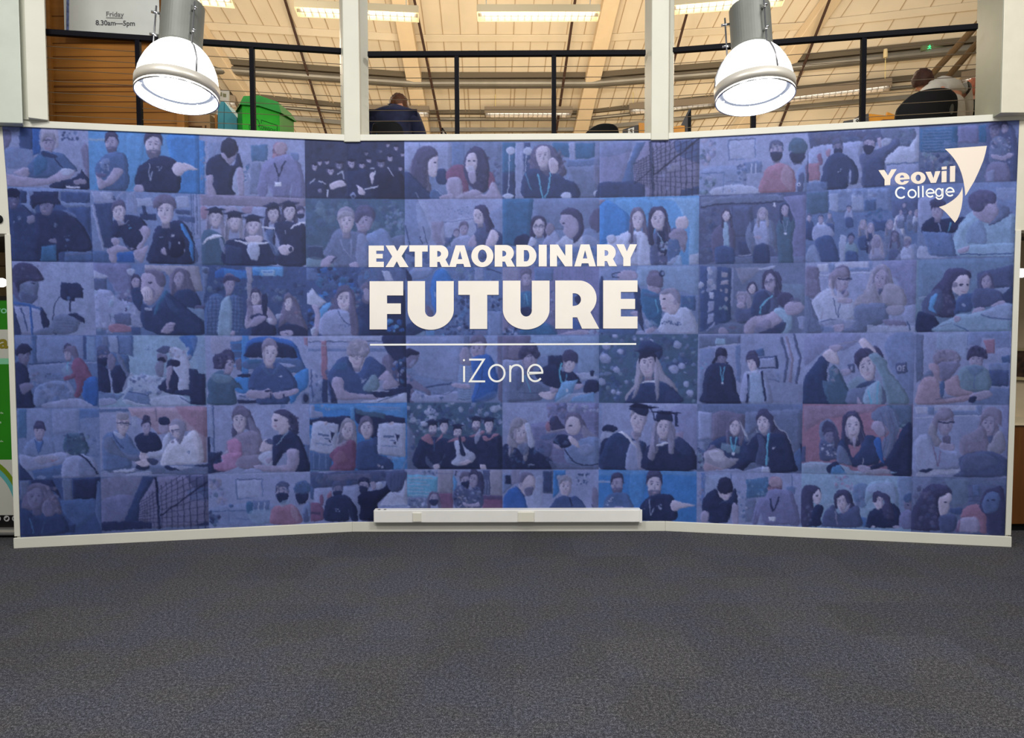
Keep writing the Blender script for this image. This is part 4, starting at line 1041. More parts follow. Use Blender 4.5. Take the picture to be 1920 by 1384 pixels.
def lan(cx, top, bot, dx, c='T', w=7):
    L(c, w, '%g,%g %g,%g' % (cx-dx, top, cx, bot), sm=False); L(c, w, '%g,%g %g,%g' % (cx+dx, top, cx, bot), sm=False); Q('W', '%g,%g %g,%g %g,%g %g,%g' % (cx-dx*.5, bot-3, cx+dx*.5, bot-3, cx+dx*.5, bot+dx*.7, cx-dx*.5, bot+dx*.7))
def finish():
    """halve the supersampled sheet, soften a touch and lay in the print's grain"""
    global CV
    a = CV.reshape(MH, SS, MW, SS, 3).mean((1, 3))
    EDGE = np.ones((MH, MW), np.float32)
    for q in TILES:      # sheet borders stay straight
        for (p0, p1) in zip(q, q[1:]+q[:1]):
            for u in np.linspace(0, 1, 600):
                yy, xx = int(p0[1]+(p1[1]-p0[1])*u-MY0), int(p0[0]+(p1[0]-p0[0])*u-MX0)
                EDGE[max(0, yy-2):yy+3, max(0, xx-2):xx+3] = 0
    def blur(z, n=1):
        for _ in range(n):
            z = (np.roll(z, 1, 0)+2*z+np.roll(z, -1, 0))/4; z = (np.roll(z, 1, 1)+2*z+np.roll(z, -1, 1))/4
        return z
    a = blur(a, 1)
    rs = np.random.RandomState(5)
    def cloud(s):
        g = rs.rand(MH//s+3, MW//s+3).astype(np.float32); yy = np.linspace(0, MH/s, MH, endpoint=False); xx = np.linspace(0, MW/s, MW, endpoint=False)
        iy, ix = yy.astype(int), xx.astype(int); fy, fx = (yy-iy)[:, None], (xx-ix)[None, :]; fy = fy*fy*(3-2*fy); fx = fx*fx*(3-2*fx)
        return g[np.ix_(iy, ix)]*(1-fy)*(1-fx)+g[np.ix_(iy, ix+1)]*(1-fy)*fx+g[np.ix_(iy+1, ix)]*fy*(1-fx)+g[np.ix_(iy+1, ix+1)]*fy*fx
    # slight waver of outlines, as in a photograph
    wx = (cloud(5)-.5)*1.6+(cloud(11)-.5)*1.6; wy = (cloud(5)[::-1]-.5)*1.6+(cloud(11)[::-1]-.5)*1.6
    gy, gx = np.mgrid[0:MH, 0:MW]; em = EDGE
    a = a[np.clip((gy+wy*em).round().astype(int), 0, MH-1), np.clip((gx+wx*em).round().astype(int), 0, MW-1)]
    gr = blur(rs.randn(MH, MW).astype(np.float32), 1)
    mod = 1+.08*(cloud(6)-.5)+.07*(cloud(17)-.5)+.06*(cloud(3)-.5)+.03*gr
    return np.clip(a*mod[..., None]+(cloud(9)-.5)[..., None]*np.array([5, 3, 4]), 0, 255)
# ---- row 1
tile(0,0,'l',0,225,4.923)
Q('n','180,40 300,40 300,275 178,262'); Q('C','300,60 380,70 380,300 300,330'); P('m','60,260 290,280 290,420 60,440',.5)
P('f','20,90 95,110 100,200 50,270 20,270'); P('S','375,80 520,80 540,200 520,260 380,250',.6)
H(452,215,62,78,'s','a','s',-.1,0,1.6); E('j',440,185,50,9,0,.5)
P('N','385,290 480,300 560,305 640,370 710,465 600,520 260,530 250,430 300,380'); P('t','330,350 420,340 430,450 320,510',.7); L('k',10,'490,340 600,470'); P('d','400,290 520,330 500,350 395,330')
fol(560,110,720,210,30,8,18,['d','m','w','n']); P('f','755,240 790,220 820,300 825,600 770,420 750,330'); P('s','40,505 200,520 420,540 560,470 640,455 700,480 600,560 400,600 200,620 40,625'); P('s','130,480 250,440 260,520 140,500')
P('k','480,590 700,520 780,420 760,470 830,560 830,640 500,630'); Q('W','600,610 740,615 735,632 610,628'); P('w','560,460 640,450 690,480 600,520'); P('o','680,560 760,540 800,580 700,600')
tile(1,0,'B',0,225,4.923)
Q('u','820,170 1000,175 1000,195 820,192'); P('B','1180,120 1330,100 1300,400 1190,640',.6)
H(1030,215,62,80,'s','h','sB',-.3,0,1.4); P('N','990,310 1080,290 1160,330 1185,450 1165,650 920,650 925,560 870,455 930,360'); P('b','940,370 1010,360 1000,470 930,440',.8); fol(930,370,1010,500,14,5,12,['w','d','l'])
P('s','890,480 960,560 1050,450 1135,460 1080,560 940,640 900,600'); P('F','890,490 980,500 960,530 900,520')
P('c','1560,130 1900,150 1910,680 1640,670 1650,500 1560,300'); fol(1850,180,1915,660,40,8,18,['o','m','l','v','n'])
H(1415,235,80,105,'S','h','sB',0,0,1.4,0); P('k','1370,370 1490,330 1600,360 1650,440 1645,670 1330,660 1290,600 1245,590 1270,450'); L('w',7,'1375,400 1385,560'); L('w',7,'1410,480 1385,560'); fol(1440,420,1490,480,8,5,10,['w','l'])
P('S','1590,430 1640,390 1720,400 1835,455 1720,470 1660,520 1600,480'); P('s','1250,600 1310,600 1325,660 1245,660')
tile(2,0,'l',370,250,4.923)
Q('c','0,60 70,70 70,560 0,560'); fol(10,80,90,560,30,8,16,['b','o','B']); Q('m','100,80 220,80 220,200 100,260',.4); Q('t','495,110 650,100 650,250 500,265',.8); Q('e','500,280 590,270 600,560 480,560',.7); L('N',5,'350,70 360,400'); fol(420,250,500,460,18,8,20,['m','t','w'])
P('w','320,400 380,350 420,560 330,560',.6)
H(295,180,75,95,'s','j','s',0,10,1.0,0); E('j',290,150,75,72); P('s','215,190 260,190 300,290 230,260')
P('k','205,190 235,230 330,300 370,190 400,210 418,320 360,330 320,500 350,565 170,565 140,500 150,390 82,385 100,250'); P('s','90,390 150,400 140,470 175,560 100,565 85,480'); P('s','365,340 420,330 430,565 385,565')
H(755,185,68,95,'R','s','bg',-.3,10,1.2,0); E('O',770,140,62,60); Q('l','495,80 600,90 560,200 500,180',.1)
P('v','690,230 830,200 930,260 985,420 1000,590 860,590 880,450 850,590 700,590 640,450 600,560 560,500 600,300'); P('v','560,470 640,440 640,570 570,580'); L('k',14,'712,270 750,400'); L('k',14,'815,250 750,400'); L('k',6,'750,400 745,455'); Q('W','715,455 775,450 778,490 718,495')
P('m','860,180 930,190 930,250 870,220',.8); Q('o','20,560 340,570 1000,600 1000,660 20,650'); L('f',6,'640,640 640,600')
tile(3,0,'k',370,250,4.923)
def crowd():
    for x,y,r in ((1085,310,32),(1130,270,24),(1195,265,22),(1230,350,36),(1310,300,36),(1420,280,40),(1520,300,30),(1585,250,24),(1695,285,36),(1780,230,30),(1835,140,24),(1690,165,20),(1560,190,20),(1895,200,20),(1760,110,18),(1880,330,22)):
        E('h',x,y-r*.2,r*1.15,r*1.25); E(RNG.choice(['s','f','s']),x,y,r*.75,r); Q('x','%g,%g %g,%g %g,%g %g,%g'%(x-r*1.4,y-r*.9,x,y-r*1.5,x+r*1.4,y-r*.9,x,y-r*.4)); E('j',x-r*.3,y,r*.14,r*.1); E('j',x+r*.3,y,r*.14,r*.1); E('W',x,y+r*.5,r*.3,r*.1,0,.6)
crowd()
P('k','1030,450 1180,470 1200,600 1030,600'); P('k','1350,370 1480,340 1580,350 1600,480 1640,600 1380,600 1390,470'); P('x','1650,380 1820,340 1915,420 1915,610 1650,610 1630,480')
for x,y,x2,y2 in ((1040,470,1090,420),(1120,440,1190,470),(1290,380,1340,350),(1340,350,1350,420),(1590,330,1640,320),(1750,310,1810,400),(1470,480,1530,520)): L('W',12,'%g,%g %g,%g'%(x,y,x2,y2),.8)
P('S','1225,470 1320,430 1380,480 1300,500 1240,520'); P('S','1480,490 1520,500 1545,560 1500,560'); P('S','1590,380 1630,360 1620,470 1600,450'); Q('W','1535,515 1670,485 1672,498 1540,525'); Q('W','1200,525 1215,525 1205,590 1193,588'); Q('W','1620,375 1645,335 1650,345 1630,390'); P('l','1410,570 1440,545 1470,575 1440,605',.8); E('k',1440,582,14); P('f','1110,520 1150,520 1145,555 1115,550')
fol(1000,100,1700,220,20,20,60,['k','x','d'],.4)
tile(4,0,'b',750,255,4.923)
Q('l','40,60 480,60 480,320 40,320'); L('m',6,'180,60 190,260'); Q('m','480,60 600,60 600,260 480,300',.6); Q('e','600,60 940,60 940,580 600,580',.6); fol(820,180,930,560,20,12,28,['E','e','i']); P('d','340,320 420,310 430,440 340,430')
P('y','130,180 200,95 290,95 355,170 345,200 280,240 270,400 300,570 180,580 60,480 90,300'); P('S','270,230 345,180 355,250 340,340 320,375 280,370 262,300'); E('j',325,245,14,6); L('R',6,'320,330 345,325'); P('h','140,160 210,95 300,100 355,180 290,200 250,260 250,420 230,560 150,540 100,400 110,260',.7); fol(120,200,260,560,16,6,16,['i','y','h'],.5)
P('d','0,400 60,330 150,400 250,500 300,580 0,580'); P('N','280,520 330,500 400,540 420,580 290,580'); L('w',5,'330,500 400,550'); L('w',4,'145,520 175,575')
P('r','430,330 520,265 600,290 640,400 620,540 560,540 540,420 440,420'); P('r','800,340 850,340 880,420 830,480 800,460'); P('s','435,400 560,395 570,560 450,560'); P('s','530,560 650,500 780,540 860,420 930,540 920,580 540,580')
P('h','600,200 660,110 740,100 800,170 830,330 800,500 720,520 640,450 590,330'); P('S','610,210 650,160 700,170 715,260 690,330 640,340 605,290'); E('j',635,230,14,6); E('j',685,230,14,6); P('w','620,290 680,280 690,330 640,345',.6); P('s','630,340 700,330 700,420 660,440'); fol(700,200,820,480,14,8,20,['h','j','i'],.6); P('s','640,505 700,490 760,530 680,550'); P('s','390,550 480,540 490,580 370,580')
tile(5,0,'b',750,255,4.923)
Q('t','945,60 1060,60 1060,330 945,340'); Q('d','945,340 1060,330 1060,580 945,580'); Q('l','1060,60 1140,60 1140,580 1062,580'); Q('n','1140,60 1200,60 1200,330 1140,330'); Q('t','1410,60 1600,70 1800,70 1800,200 1600,210 1410,170'); Q('l','1560,60 1620,60 1620,240 1560,220'); Q('m','1540,220 1840,210 1840,270 1540,280'); Q('e','1550,280 1840,280 1840,580 1630,580 1560,420'); Q('f','1800,80 1842,60 1842,480 1790,400',.5)
for x,y in ((1022,132),(1178,138)): E('w',x,y,42,40); L('w',8,'%g,%g %g,%g %g,%g'%(x-15,y+35,x-18,y+240,x-30 if x<1100 else x+35,y+430)); E('w',x-25 if x<1100 else x+50,555,50,24)
P('i','1200,260 1210,150 1280,80 1380,80 1460,150 1510,260 1540,340 1440,400 1250,320 1190,310'); fol(1200,100,1270,320,18,10,22,['y','i','o']); fol(1400,100,1520,340,26,10,22,['y','i','h'])
H(1322,190,72,92,'S','y','b',-.1,-5,1.5,0); P('d','1160,330 1290,310 1350,365 1440,340 1540,400 1630,450 1630,580 1150,580'); L('T',14,'1275,350 1300,480 1320,580'); L('T',12,'1385,340 1375,480 1335,570'); L('T',10,'1160,340 1210,500',.6)
P('S','1370,240 1400,200 1440,220 1460,270 1450,340 1390,340'); for_ = [L('s',4,'%g,215 %g,290'%(x,x+4)) for x in (1395,1415,1435)]; E('w',1538,550,50,34); Q('W','1480,330 1440,350 1440,360 1480,345',.2); E('W',1815,530,28,30,0,.7); P('d','1840,430 1842,580 1800,580')
tile(6,0,'l',1120,240,4.8)
P('v','20,200 300,130 280,300 220,480 20,480',.7); P('m','20,130 350,120 330,200 20,260',.4); Q('N','355,130 440,130 330,330 320,620 210,490'); Q('d','20,495 70,485 330,480 430,510 430,620 20,625')
Q('f','440,125 925,100 925,600 440,620 430,510 325,480 325,340')
Q('n','700,120 925,100 925,330 760,260 700,190',.8); Q('d','750,560 925,520 925,600 740,612')
for k in range(16):
    x=335+k*k*1.35+k*14; L('x',3+k*.35,'%g,%g %g,%g'%(x,330-k*15 if x<470 else 120,x+8,500+k*5 if x<440 else 620),.85,False)
for k in range(11):
    y=620-k*44; L('x',4+.5*(k%3),'325,%g %g,%g'%(480-k*16 if k<10 else 330, 925, y-430+k*16+180 if 0 else 620-k*62-60),.8,False)
L('x',22,'478,120 500,620',1,False); L('m',5,'480,120 502,620',1,False); L('x',14,'500,430 925,90',.9,False); L('x',8,'330,500 480,380',.9,False); fol(560,300,740,560,10,20,44,['a','o','l'],.35)
tile(7,0,'l',1120,240,4.8)
P('b','930,380 1300,360 1300,610 930,610',.6); Q('E','1175,105 1428,92 1428,100 1183,113'); Q('m','1175,105 1185,105 1190,290 1180,290'); Q('m','1418,92 1428,92 1424,270 1416,270'); L('m',8,'1180,290 1330,280'); Q('w','1190,115 1415,102 1412,268 1195,282',.4)
fol(940,110,1060,330,26,14,34,['e','s','g','v'],.6); fol(1260,300,1340,480,16,12,24,['N','e','n'],.8); Q('N','1330,310 1480,300 1480,400 1330,410',.6); for_=[Q('w','%g,320 %g,320 %g,410 %g,410'%(x,x+12,x+12,x)) for x in (1380,1420)]; fol(930,430,1060,590,24,14,30,['N','g','G','l'],.7); L('N',8,'930,410 1140,400'); L('N',6,'1170,480 1290,485'); P('w','1060,540 1300,510 1480,560 1480,610 1050,610',.8); L('m',6,'1140,400 1130,590'); fol(1180,540,1250,580,8,8,16,['a','b'])
P('R','1490,420 1560,340 1680,320 1770,400 1765,590 1470,590'); P('O','1690,330 1760,400 1745,560 1690,520 1650,450',.6); H(1610,215,62,78,'s','E','m',-.1,0,1.3,0); fol(1560,150,1670,200,16,8,16,['e','E','a'])
P('b','1800,400 1890,330 1890,570 1790,560'); H(1800,215,75,90,'e','g','m',-.3,0,1.3,0); E('g',1810,170,85,62); Q('r','1880,330 1925,330 1925,460 1880,460'); P('E','1810,430 1860,400 1850,560 1800,560'); E('W',1815,505,18,20,0,.8); E('d',1812,505,8)
tile(8,0,'l',1500,220,4.571)
Q('E','65,130 980,95 1000,230 930,250 850,250 840,230 500,200 330,225 90,270'); fol(80,130,800,220,26,20,60,['e','n','i'],.4); P('e','700,100 900,90 990,120 980,220 860,250 740,200',.9); fol(780,110,980,240,14,8,30,['E','G','g'],.5)
P('l','90,280 280,230 540,210 530,330 530,560 70,560'); P('r','150,330 180,320 190,400 160,400',.8); P('R','220,290 260,270 250,340 225,330',.8); Q('R','55,400 165,390 170,540 60,545'); P('d','0,330 60,200 65,620 0,620'); P('l','0,420 50,350 60,460 20,560',.6)
H(325,265,42,62,'f','E','m',0,0,1.4,0); P('d','230,360 290,310 370,310 450,370 500,470 490,560 430,570 410,500 400,610 190,610 190,480'); Q('l','425,440 445,470 430,560 420,560'); fol(300,440,350,470,6,5,9,['l','w'])
P('E','510,330 600,290 700,260 830,180 850,240 760,330 720,420 730,590 540,600 530,450'); P('d','540,440 640,340 730,400 720,590 560,600',.5); H(590,240,52,65,'s','E','sm',.1,10,1,0); P('s','660,190 690,170 700,230 680,260'); P('w','700,190 770,180 780,215 710,250',.8)
P('w','760,330 850,250 930,255 1000,150 1015,160 1020,380 740,400'); L('N',8,'740,405 1020,385'); Q('l','740,410 1020,395 1020,580 740,590',.6); Q('w','0,560 60,560 60,640 0,640',.5); Q('m','60,560 230,550 235,640 60,640',.8)
tile(9,0,'e',1500,220,4.571)
Q('t','1025,95 1350,75 1355,300 1030,300'); 
for y in range(105,300,26): L('b',9,'1045,%g %g,%g'%(y,1320-(y*7)%60,y-8),.75,False)
Q('v','1355,75 1535,65 1530,220 1355,215'); Q('t','1535,65 1610,60 1600,220 1530,210'); Q('b','1230,200 1350,220 1350,260 1230,260',.4)
fol(1030,300,1330,460,44,14,34,['e','a','G','E','d'],.7); fol(960,400,1300,600,20,20,40,['n','v','E'],.5)
P('E','1600,60 1740,40 1830,90 1870,300 1860,560 1700,540 1590,400 1600,200'); H(1668,110,48,62,'f','i','s',0,0,1.3); H(1750,90,32,45,'s','h','s',.2,0,1,0)
P('e','1640,200 1720,160 1790,220 1800,320 1700,400 1620,380'); fol(1640,170,1800,400,50,8,18,['a','E','l','f','s'],.8); P('s','1640,315 1720,330 1810,300 1820,330 1740,370 1650,350'); P('f','1600,440 1660,380 1780,410 1790,560 1600,560'); Q('l','1600,470 1670,450 1660,550 1600,550',.7)
# ---- row 2
tile(0,1,'n',0,350,4.923)
Q('b','40,0 850,30 845,60 560,45 560,130 840,150 840,185 620,195 700,280 560,160 330,150 325,250 180,160 250,150 240,40 40,30'); Q('d','180,50 245,45 245,150 190,155'); Q('k','300,45 540,45 530,150 480,130 330,160'); Q('n','590,50 830,55 820,150 600,145'); Q('n','620,190 830,190 830,440 720,350'); L('b',18,'255,40 330,250'); Q('N','600,600 860,600 860,680 600,690'); Q('e','600,610 850,600 850,625 600,640',.5)
P('d','60,190 190,160 300,250 380,350 420,500 390,690 100,690 60,450'); H(120,120,60,75,'F','j','s',.2,0,1.2); E('x',110,60,75,42); fol(120,270,190,330,8,8,14,['l','m'],.6)
P('k','330,260 420,240 560,220 700,290 790,400 840,590 560,600 530,690 330,690 300,500 330,400'); H(430,190,68,70,'f','x','s',-.3,8,1.1); P('k','290,70 480,60 560,150 520,160 360,160 300,200'); P('s','250,280 320,270 310,330 265,345',.7); P('b','580,210 690,260 700,290 620,250',.6); Q('t','380,560 520,530 520,690 375,690'); E('l',510,355,14,24,0,.5); P('s','450,490 510,480 520,520 460,510',.6); fol(600,450,640,600,8,8,16,['e','m'],.5)
tile(1,1,'b',0,350,4.923)
Q('l','840,40 1040,50 1060,150 870,150'); Q('w','920,50 1010,50 1040,110 960,130',.5); Q('d','870,160 1040,150 1050,580 960,560',.9); L('l',26,'855,170 960,590'); L('l',16,'1050,130 1160,40 1240,60 1250,250'); fol(1040,90,1120,150,10,8,16,['E','d']); Q('l','1160,60 1240,60 1245,250 1170,240',.5); Q('w','1260,110 1400,100 1420,180 1270,190',.6); Q('w','1620,90 1740,80 1745,190 1640,200',.6); Q('l','1780,60 1850,60 1850,480 1800,480',.7)
for x in (1765,1785,1815): L('d',6,'%g,60 %g,440'%(x,x+8),.8,False)
Q('d','1290,250 1440,250 1440,310 1290,300'); Q('d','1310,180 1350,180 1355,260 1320,260'); Q('d','1620,210 1760,220 1760,260 1620,250',.8); Q('n','1640,270 1800,280 1800,330 1640,320',.8); Q('N','850,590 1000,600 1040,700 860,700'); Q('C','1080,620 1240,590 1240,700 1080,700')
P('k','1050,320 1130,280 1200,260 1300,290 1360,370 1340,480 1300,560 1230,590 1170,560 1120,470 1040,460'); H(1100,235,62,82,'S','i','s',-.1,-8,1.5); L('l',8,'1110,300 1150,345 1190,310'); fol(1180,360,1210,385,5,5,8,['T','B'])
P('s','1290,400 1350,360 1390,420 1340,520 1290,640 1240,620 1260,560 1320,470'); P('s','1030,480 1100,480 1100,530 1040,540'); P('s','990,580 1080,540 1170,560 1240,570 1130,600 1080,620 1080,700 1030,700 1000,630'); P('s','1230,600 1300,580 1370,540 1340,640 1310,700 1270,680'); L('k',14,'1170,480 1260,580'); P('E','1170,540 1230,590 1180,570')
P('k','1440,380 1530,350 1640,310 1740,380 1790,500 1800,710 1380,710 1400,520'); H(1530,230,80,105,'S','i','s',-.15,0,1.5,0); P('y','1410,150 1450,90 1530,70 1610,110 1625,210 1590,170 1500,150 1430,200'); P('c','1665,340 1700,360 1760,470 1790,560 1780,700 1755,600 1740,500 1690,420'); L('l',6,'1470,460 1510,465')
E('j',1610,540,100,110); E('x',1625,560,82,95); P('b','1560,500 1580,520 1570,580 1555,560',.6); E('W',1655,520,9,14,0,.7); E('W',1705,590,7,14,0,.7); P('W','1575,450 1610,440 1600,460 1580,465',.7); P('s','1490,580 1520,560 1540,630 1500,620'); Q('b','1800,490 1860,480 1860,720 1800,710',.5)
tile(2,1,'l',370,360,4.8)
Q('o','25,20 975,20 975,130 800,140 250,120 30,130'); Q('l','30,120 600,130 620,250 30,260',.6); P('R','30,140 90,140 90,230 40,240',.7); P('R','400,140 500,130 480,190 420,190',.5); P('s','230,140 340,130 380,190 270,190',.7)
for x,y,rx,ry,hr in ((160,235,58,70,'H'),(330,270,62,70,'a'),(500,310,62,74,'H'),(680,195,55,68,'h'),(828,180,55,70,'h')):
    H(x,y,rx,ry,'S',hr,'lc',.05,0,1.4)
H(930,190,36,45,'s','h','sm',0,0,1,0)
P('g','40,400 100,340 220,390 250,450 250,655 40,655'); P('k','250,470 330,420 500,430 620,440 690,520 700,655 250,655'); P('S','440,400 580,400 560,460 450,450'); P('k','690,300 780,260 880,280 970,300 975,655 700,640 740,480'); P('k','600,300 640,330 690,340 700,480 640,430')
P('W','40,470 80,420 160,385 230,400 200,412 110,430 60,460'); P('W','340,430 470,455 620,450 640,462 480,478 350,445'); P('W','585,310 690,320 690,334 590,328',.9); P('W','840,325 900,280 975,270 975,285 900,300 850,335'); P('w','450,480 555,475 550,600 520,615 480,600'); L('W',5,'790,340 792,375'); P('l','200,420 240,440 250,560 220,520',.7); P('m','610,350 690,350 680,440 740,560 690,560 640,470',.7)
P('S','730,500 790,470 850,490 870,520 800,570 750,550'); E('k',840,515,16,22); Q('N','250,470 400,500 400,655 255,655',.3)
tile(3,1,'g',370,360,4.8)
fol(980,60,1860,500,110,18,60,['g','n','N','E','G'],.35); fol(1700,120,1860,330,40,8,24,['G','b','e'],.6); P('e','1740,420 1870,390 1870,520 1740,500'); Q('E','1000,480 1130,480 1130,600 1000,600',.4); P('G','980,600 1120,590 1250,680 980,690',.9); L('w',6,'1000,490 1130,490',.5); P('k','1000,500 1120,500 1130,600 1000,590',.5)
P('b','1600,350 1680,330 1760,450 1780,690 1550,690 1480,440'); H(1500,255,88,98,'s','i','s',-.1,12,1.5); P('i','1410,250 1420,180 1500,155 1570,180 1595,240 1500,210 1440,280'); P('e','1220,380 1290,330 1400,360 1500,380 1540,500 1530,690 1250,690 1230,600 1130,560 1190,450'); P('l','1440,400 1530,420 1530,690 1440,690',.6)
H(1338,265,76,95,'S','H','s',.05,0,1.6,0); P('a','1262,260 1270,190 1330,170 1400,195 1405,240 1370,220 1290,230'); L('l',9,'1285,430 1330,520 1385,590'); L('l',8,'1385,430 1385,580'); P('s','1130,600 1220,570 1240,610 1170,680 1110,670'); P('s','1380,640 1440,630 1450,690 1380,690'); L('d',12,'1200,640 1250,580'); P('m','1500,470 1560,450 1600,520 1520,540',.4)
tile(4,1,'l',750,365,4.923)
P('m','45,40 170,60 280,400 60,450',.5); L('n',10,'50,280 90,470'); P('w','150,100 250,90 300,400 200,420',.3); Q('o','280,250 400,240 420,460 340,470 300,420',.7); L('E',7,'405,252 700,222',1,False); L('m',5,'408,250 415,400'); P('w','410,260 700,230 700,480 420,480',.3); fol(420,110,650,180,18,4,12,['m','e']); Q('b','830,180 940,100 940,470 880,470',.6); L('k',8,'185,390 210,460'); L('d',6,'210,290 250,460'); fol(410,380,510,470,14,14,30,['g','n','E'])
H(522,358,28,34,'s','y','s',-.1,0,1.4); H(590,320,42,54,'s','y','s',-.1,0,1.5); P('l','500,410 560,390 650,380 700,480 480,480')
P('h','690,130 740,95 800,110 840,220 870,310 850,400 800,380 770,260'); P('E','700,260 780,270 860,310 930,350 920,400 850,370 790,480 680,480 680,380 710,330'); H(730,200,52,72,'S','h','b',-.2,-8,1.5); P('h','690,130 740,95 800,110 830,190 850,320 800,350 780,230 740,140'); P('S','830,340 880,330 915,380 870,480 790,480'); P('s','640,420 690,370 700,480 640,490'); P('d','900,420 940,360 940,480 890,480')
Q('m','50,480 942,480 942,680 50,680',.7); fol(60,500,940,660,70,16,44,['n','E','e','b','d'],.6)
tile(5,1,'b',750,365,4.923)
Q('t','945,40 1230,40 1210,300 1200,470 945,470'); Q('e','1235,50 1840,50 1840,330 1240,330',.6); P('k','1070,390 1180,370 1200,470 1060,470')
H(1280,300,62,78,'S','h','lg',0,-5,1.3); P('w','1180,470 1210,390 1260,420 1250,470'); P('l','1340,400 1400,330 1460,370 1480,470 1330,470'); P('o','1350,290 1390,260 1430,310 1390,370 1350,360')
P('w','1480,420 1530,380 1600,420 1720,370 1800,400 1840,440 1840,480 1460,480'); P('s','1480,250 1500,180 1570,160 1640,210 1650,330 1600,400 1540,385 1505,340 1510,300'); E('j',1510,265,12,7); P('h','1480,180 1530,130 1600,125 1670,170 1700,270 1690,360 1620,440 1600,400 1650,330 1640,240 1580,190 1510,185'); P('i','1750,250 1780,160 1842,130 1842,330 1790,350 1760,300'); P('b','1700,330 1790,320 1842,400 1842,470 1700,470',.7)
Q('m','942,480 1842,480 1842,680 942,680',.7); fol(950,500,1840,660,70,16,40,['l','N','b','e','t'],.6)
tile(6,1,'B',1120,365,4.8)
Q('u','450,35 915,25 915,630 820,640 830,300 700,60',.5); P('c','20,110 90,45 280,190 285,340 240,420 100,420 20,440'); Q('o','20,40 80,38 20,100'); P('B','160,60 460,40 470,180 300,170',.6)
P('w','110,390 180,370 220,350 290,330 400,330 470,420 490,640 60,640 90,440'); E('w',125,400,42,44); H(362,225,58,80,'S','y','l',0,-3,1.3); P('w','210,450 290,340 300,440 260,640 150,640'); P('w','400,350 470,430 480,640 370,640'); P('h','285,400 350,360 350,520 300,460',.5)
P('E','480,440 520,340 640,300 720,320 700,480 640,640 490,640'); P('k','540,330 640,300 640,480 600,560 550,520'); H(545,225,70,88,'S','h','l',0,-6,1.2); fol(490,440,640,630,50,8,18,['e','i','a','E'],.7); L('u',10,'540,345 600,440'); fol(575,430,640,500,12,8,16,['u','l'])
P('S','700,250 730,200 790,195 820,240 800,300 740,310 705,290'); P('o','640,370 690,310 780,310 810,400 780,530 740,450 680,410'); P('N','640,430 700,400 750,470 700,600 640,640'); P('w','640,600 740,540 760,640 640,640',.6); fol(650,330,800,500,14,8,20,['a','o','H'],.6); Q('S','830,540 915,525 915,630 830,640',.6)
Q('v','90,430 350,430 350,450 90,450',0)
tile(7,1,'E',1120,365,4.8)
Q('e','930,20 1680,0 1680,60 1540,70 1100,90 930,120',.8); L('k',12,'930,115 1100,85 1400,80 1680,62'); L('w',6,'940,85 1200,10 1620,0',.5); Q('E','1200,110 1400,100 1400,380 1200,380'); L('k',5,'1215,110 1215,400'); Q('v','1680,20 1880,0 1880,610 1760,620 1740,380 1780,230',.8); fol(930,130,1080,600,40,16,40,['n','e','i','d'],.45); Q('d','1260,420 1380,410 1380,540 1270,545',.7); Q('e','1200,560 1880,560 1880,640 930,640',.7); L('w',10,'1270,546 1420,535',.7); E('W',1595,95,9,22)
P('i','1030,350 1120,270 1210,280 1240,380 1230,540 1180,500 1120,640 1040,560'); P('u','1135,270 1175,270 1185,490 1140,490'); H(1160,190,36,44,'S','h','l',.1,-6,1.3); P('n','1060,480 1220,480 1220,640 1080,640'); 
P('e','1330,350 1390,230 1500,210 1590,260 1620,480 1590,520 1560,460 1420,480 1400,540 1370,510'); P('l','1410,270 1530,260 1540,450 1440,460'); H(1488,175,38,46,'s','a','lB',0,0,1.2); P('d','1420,460 1540,460 1540,640 1410,640'); P('s','1400,380 1470,370 1460,400'); P('d','1380,230 1410,220 1400,330 1385,330',.6)
P('g','1620,260 1680,200 1770,230 1780,300 1750,420 1760,640 1640,640 1620,420'); H(1685,140,38,46,'s','d','l',-.1,-12,1.3); lan(1690,230,345,22,'l',5)
tile(8,1,'m',1500,350,4.571)
Q('g','55,60 240,40 240,230 60,240',.8); Q('b','245,25 780,10 785,210 660,200 550,220 320,220 250,200'); Q('w','250,60 330,60 330,220 250,200',.5); Q('w','440,80 545,70 545,200 440,200',.5); fol(330,30,780,90,30,10,30,['m','w','e'],.4); Q('N','550,120 655,110 650,200 550,210'); Q('E','785,120 1020,100 1020,330 790,260',.8); Q('n','620,290 780,290 730,380 640,380'); fol(550,180,760,290,30,8,20,['t','N','m','n'],.6)
for x,y,r,c1,c2,hr in ((80,270,30,'n','d','E'),(180,280,32,'w','g','E'),(420,190,26,'l','n','E'),(255,250,24,'e','n','e'),(540,330,34,'e','n','a'),(605,360,34,'d','k','H'),(770,330,34,'e','e','H'),(845,300,40,'l','e','W'),(895,160,22,'E','E','E'),(860,220,22,'l','e','E'),(945,220,24,'e','e','E'),(1000,230,26,'w','e','a'),(440,450,38,'G','n','d'),(660,470,44,'l','e','a'),(810,430,40,'e','E','i'),(920,480,40,'l','l','a')):
    P(c1,'%g,%g %g,%g %g,%g %g,%g'%(x-r*1.3,y+r*3.4,x-r*.9,y+r*.9,x+r*.9,y+r*.9,x+r*1.4,y+r*3.4)); P(c2,'%g,%g %g,%g %g,%g %g,%g'%(x-r,y+r*6,x-r*1.1,y+r*3,x+r*1.1,y+r*3,x+r*1.4,y+r*6)); H(x,y,r*.75,r,'s' if r<35 else 'f',hr,'l' if (x>500 and x<850) else 's',0,0,1.2,0)
P('l','110,350 180,320 270,360 280,430 120,460'); P('n','130,460 270,430 330,640 180,640'); P('w','340,430 400,440 380,620 340,630',.7); P('w','60,560 120,500 180,640 60,640',.4); P('s','600,470 660,430 720,460 740,600 590,620',.4); P('w','830,610 900,520 1000,500 1010,640 820,640',.4); fol(560,440,620,520,14,6,12,['w','l','e'],.5)
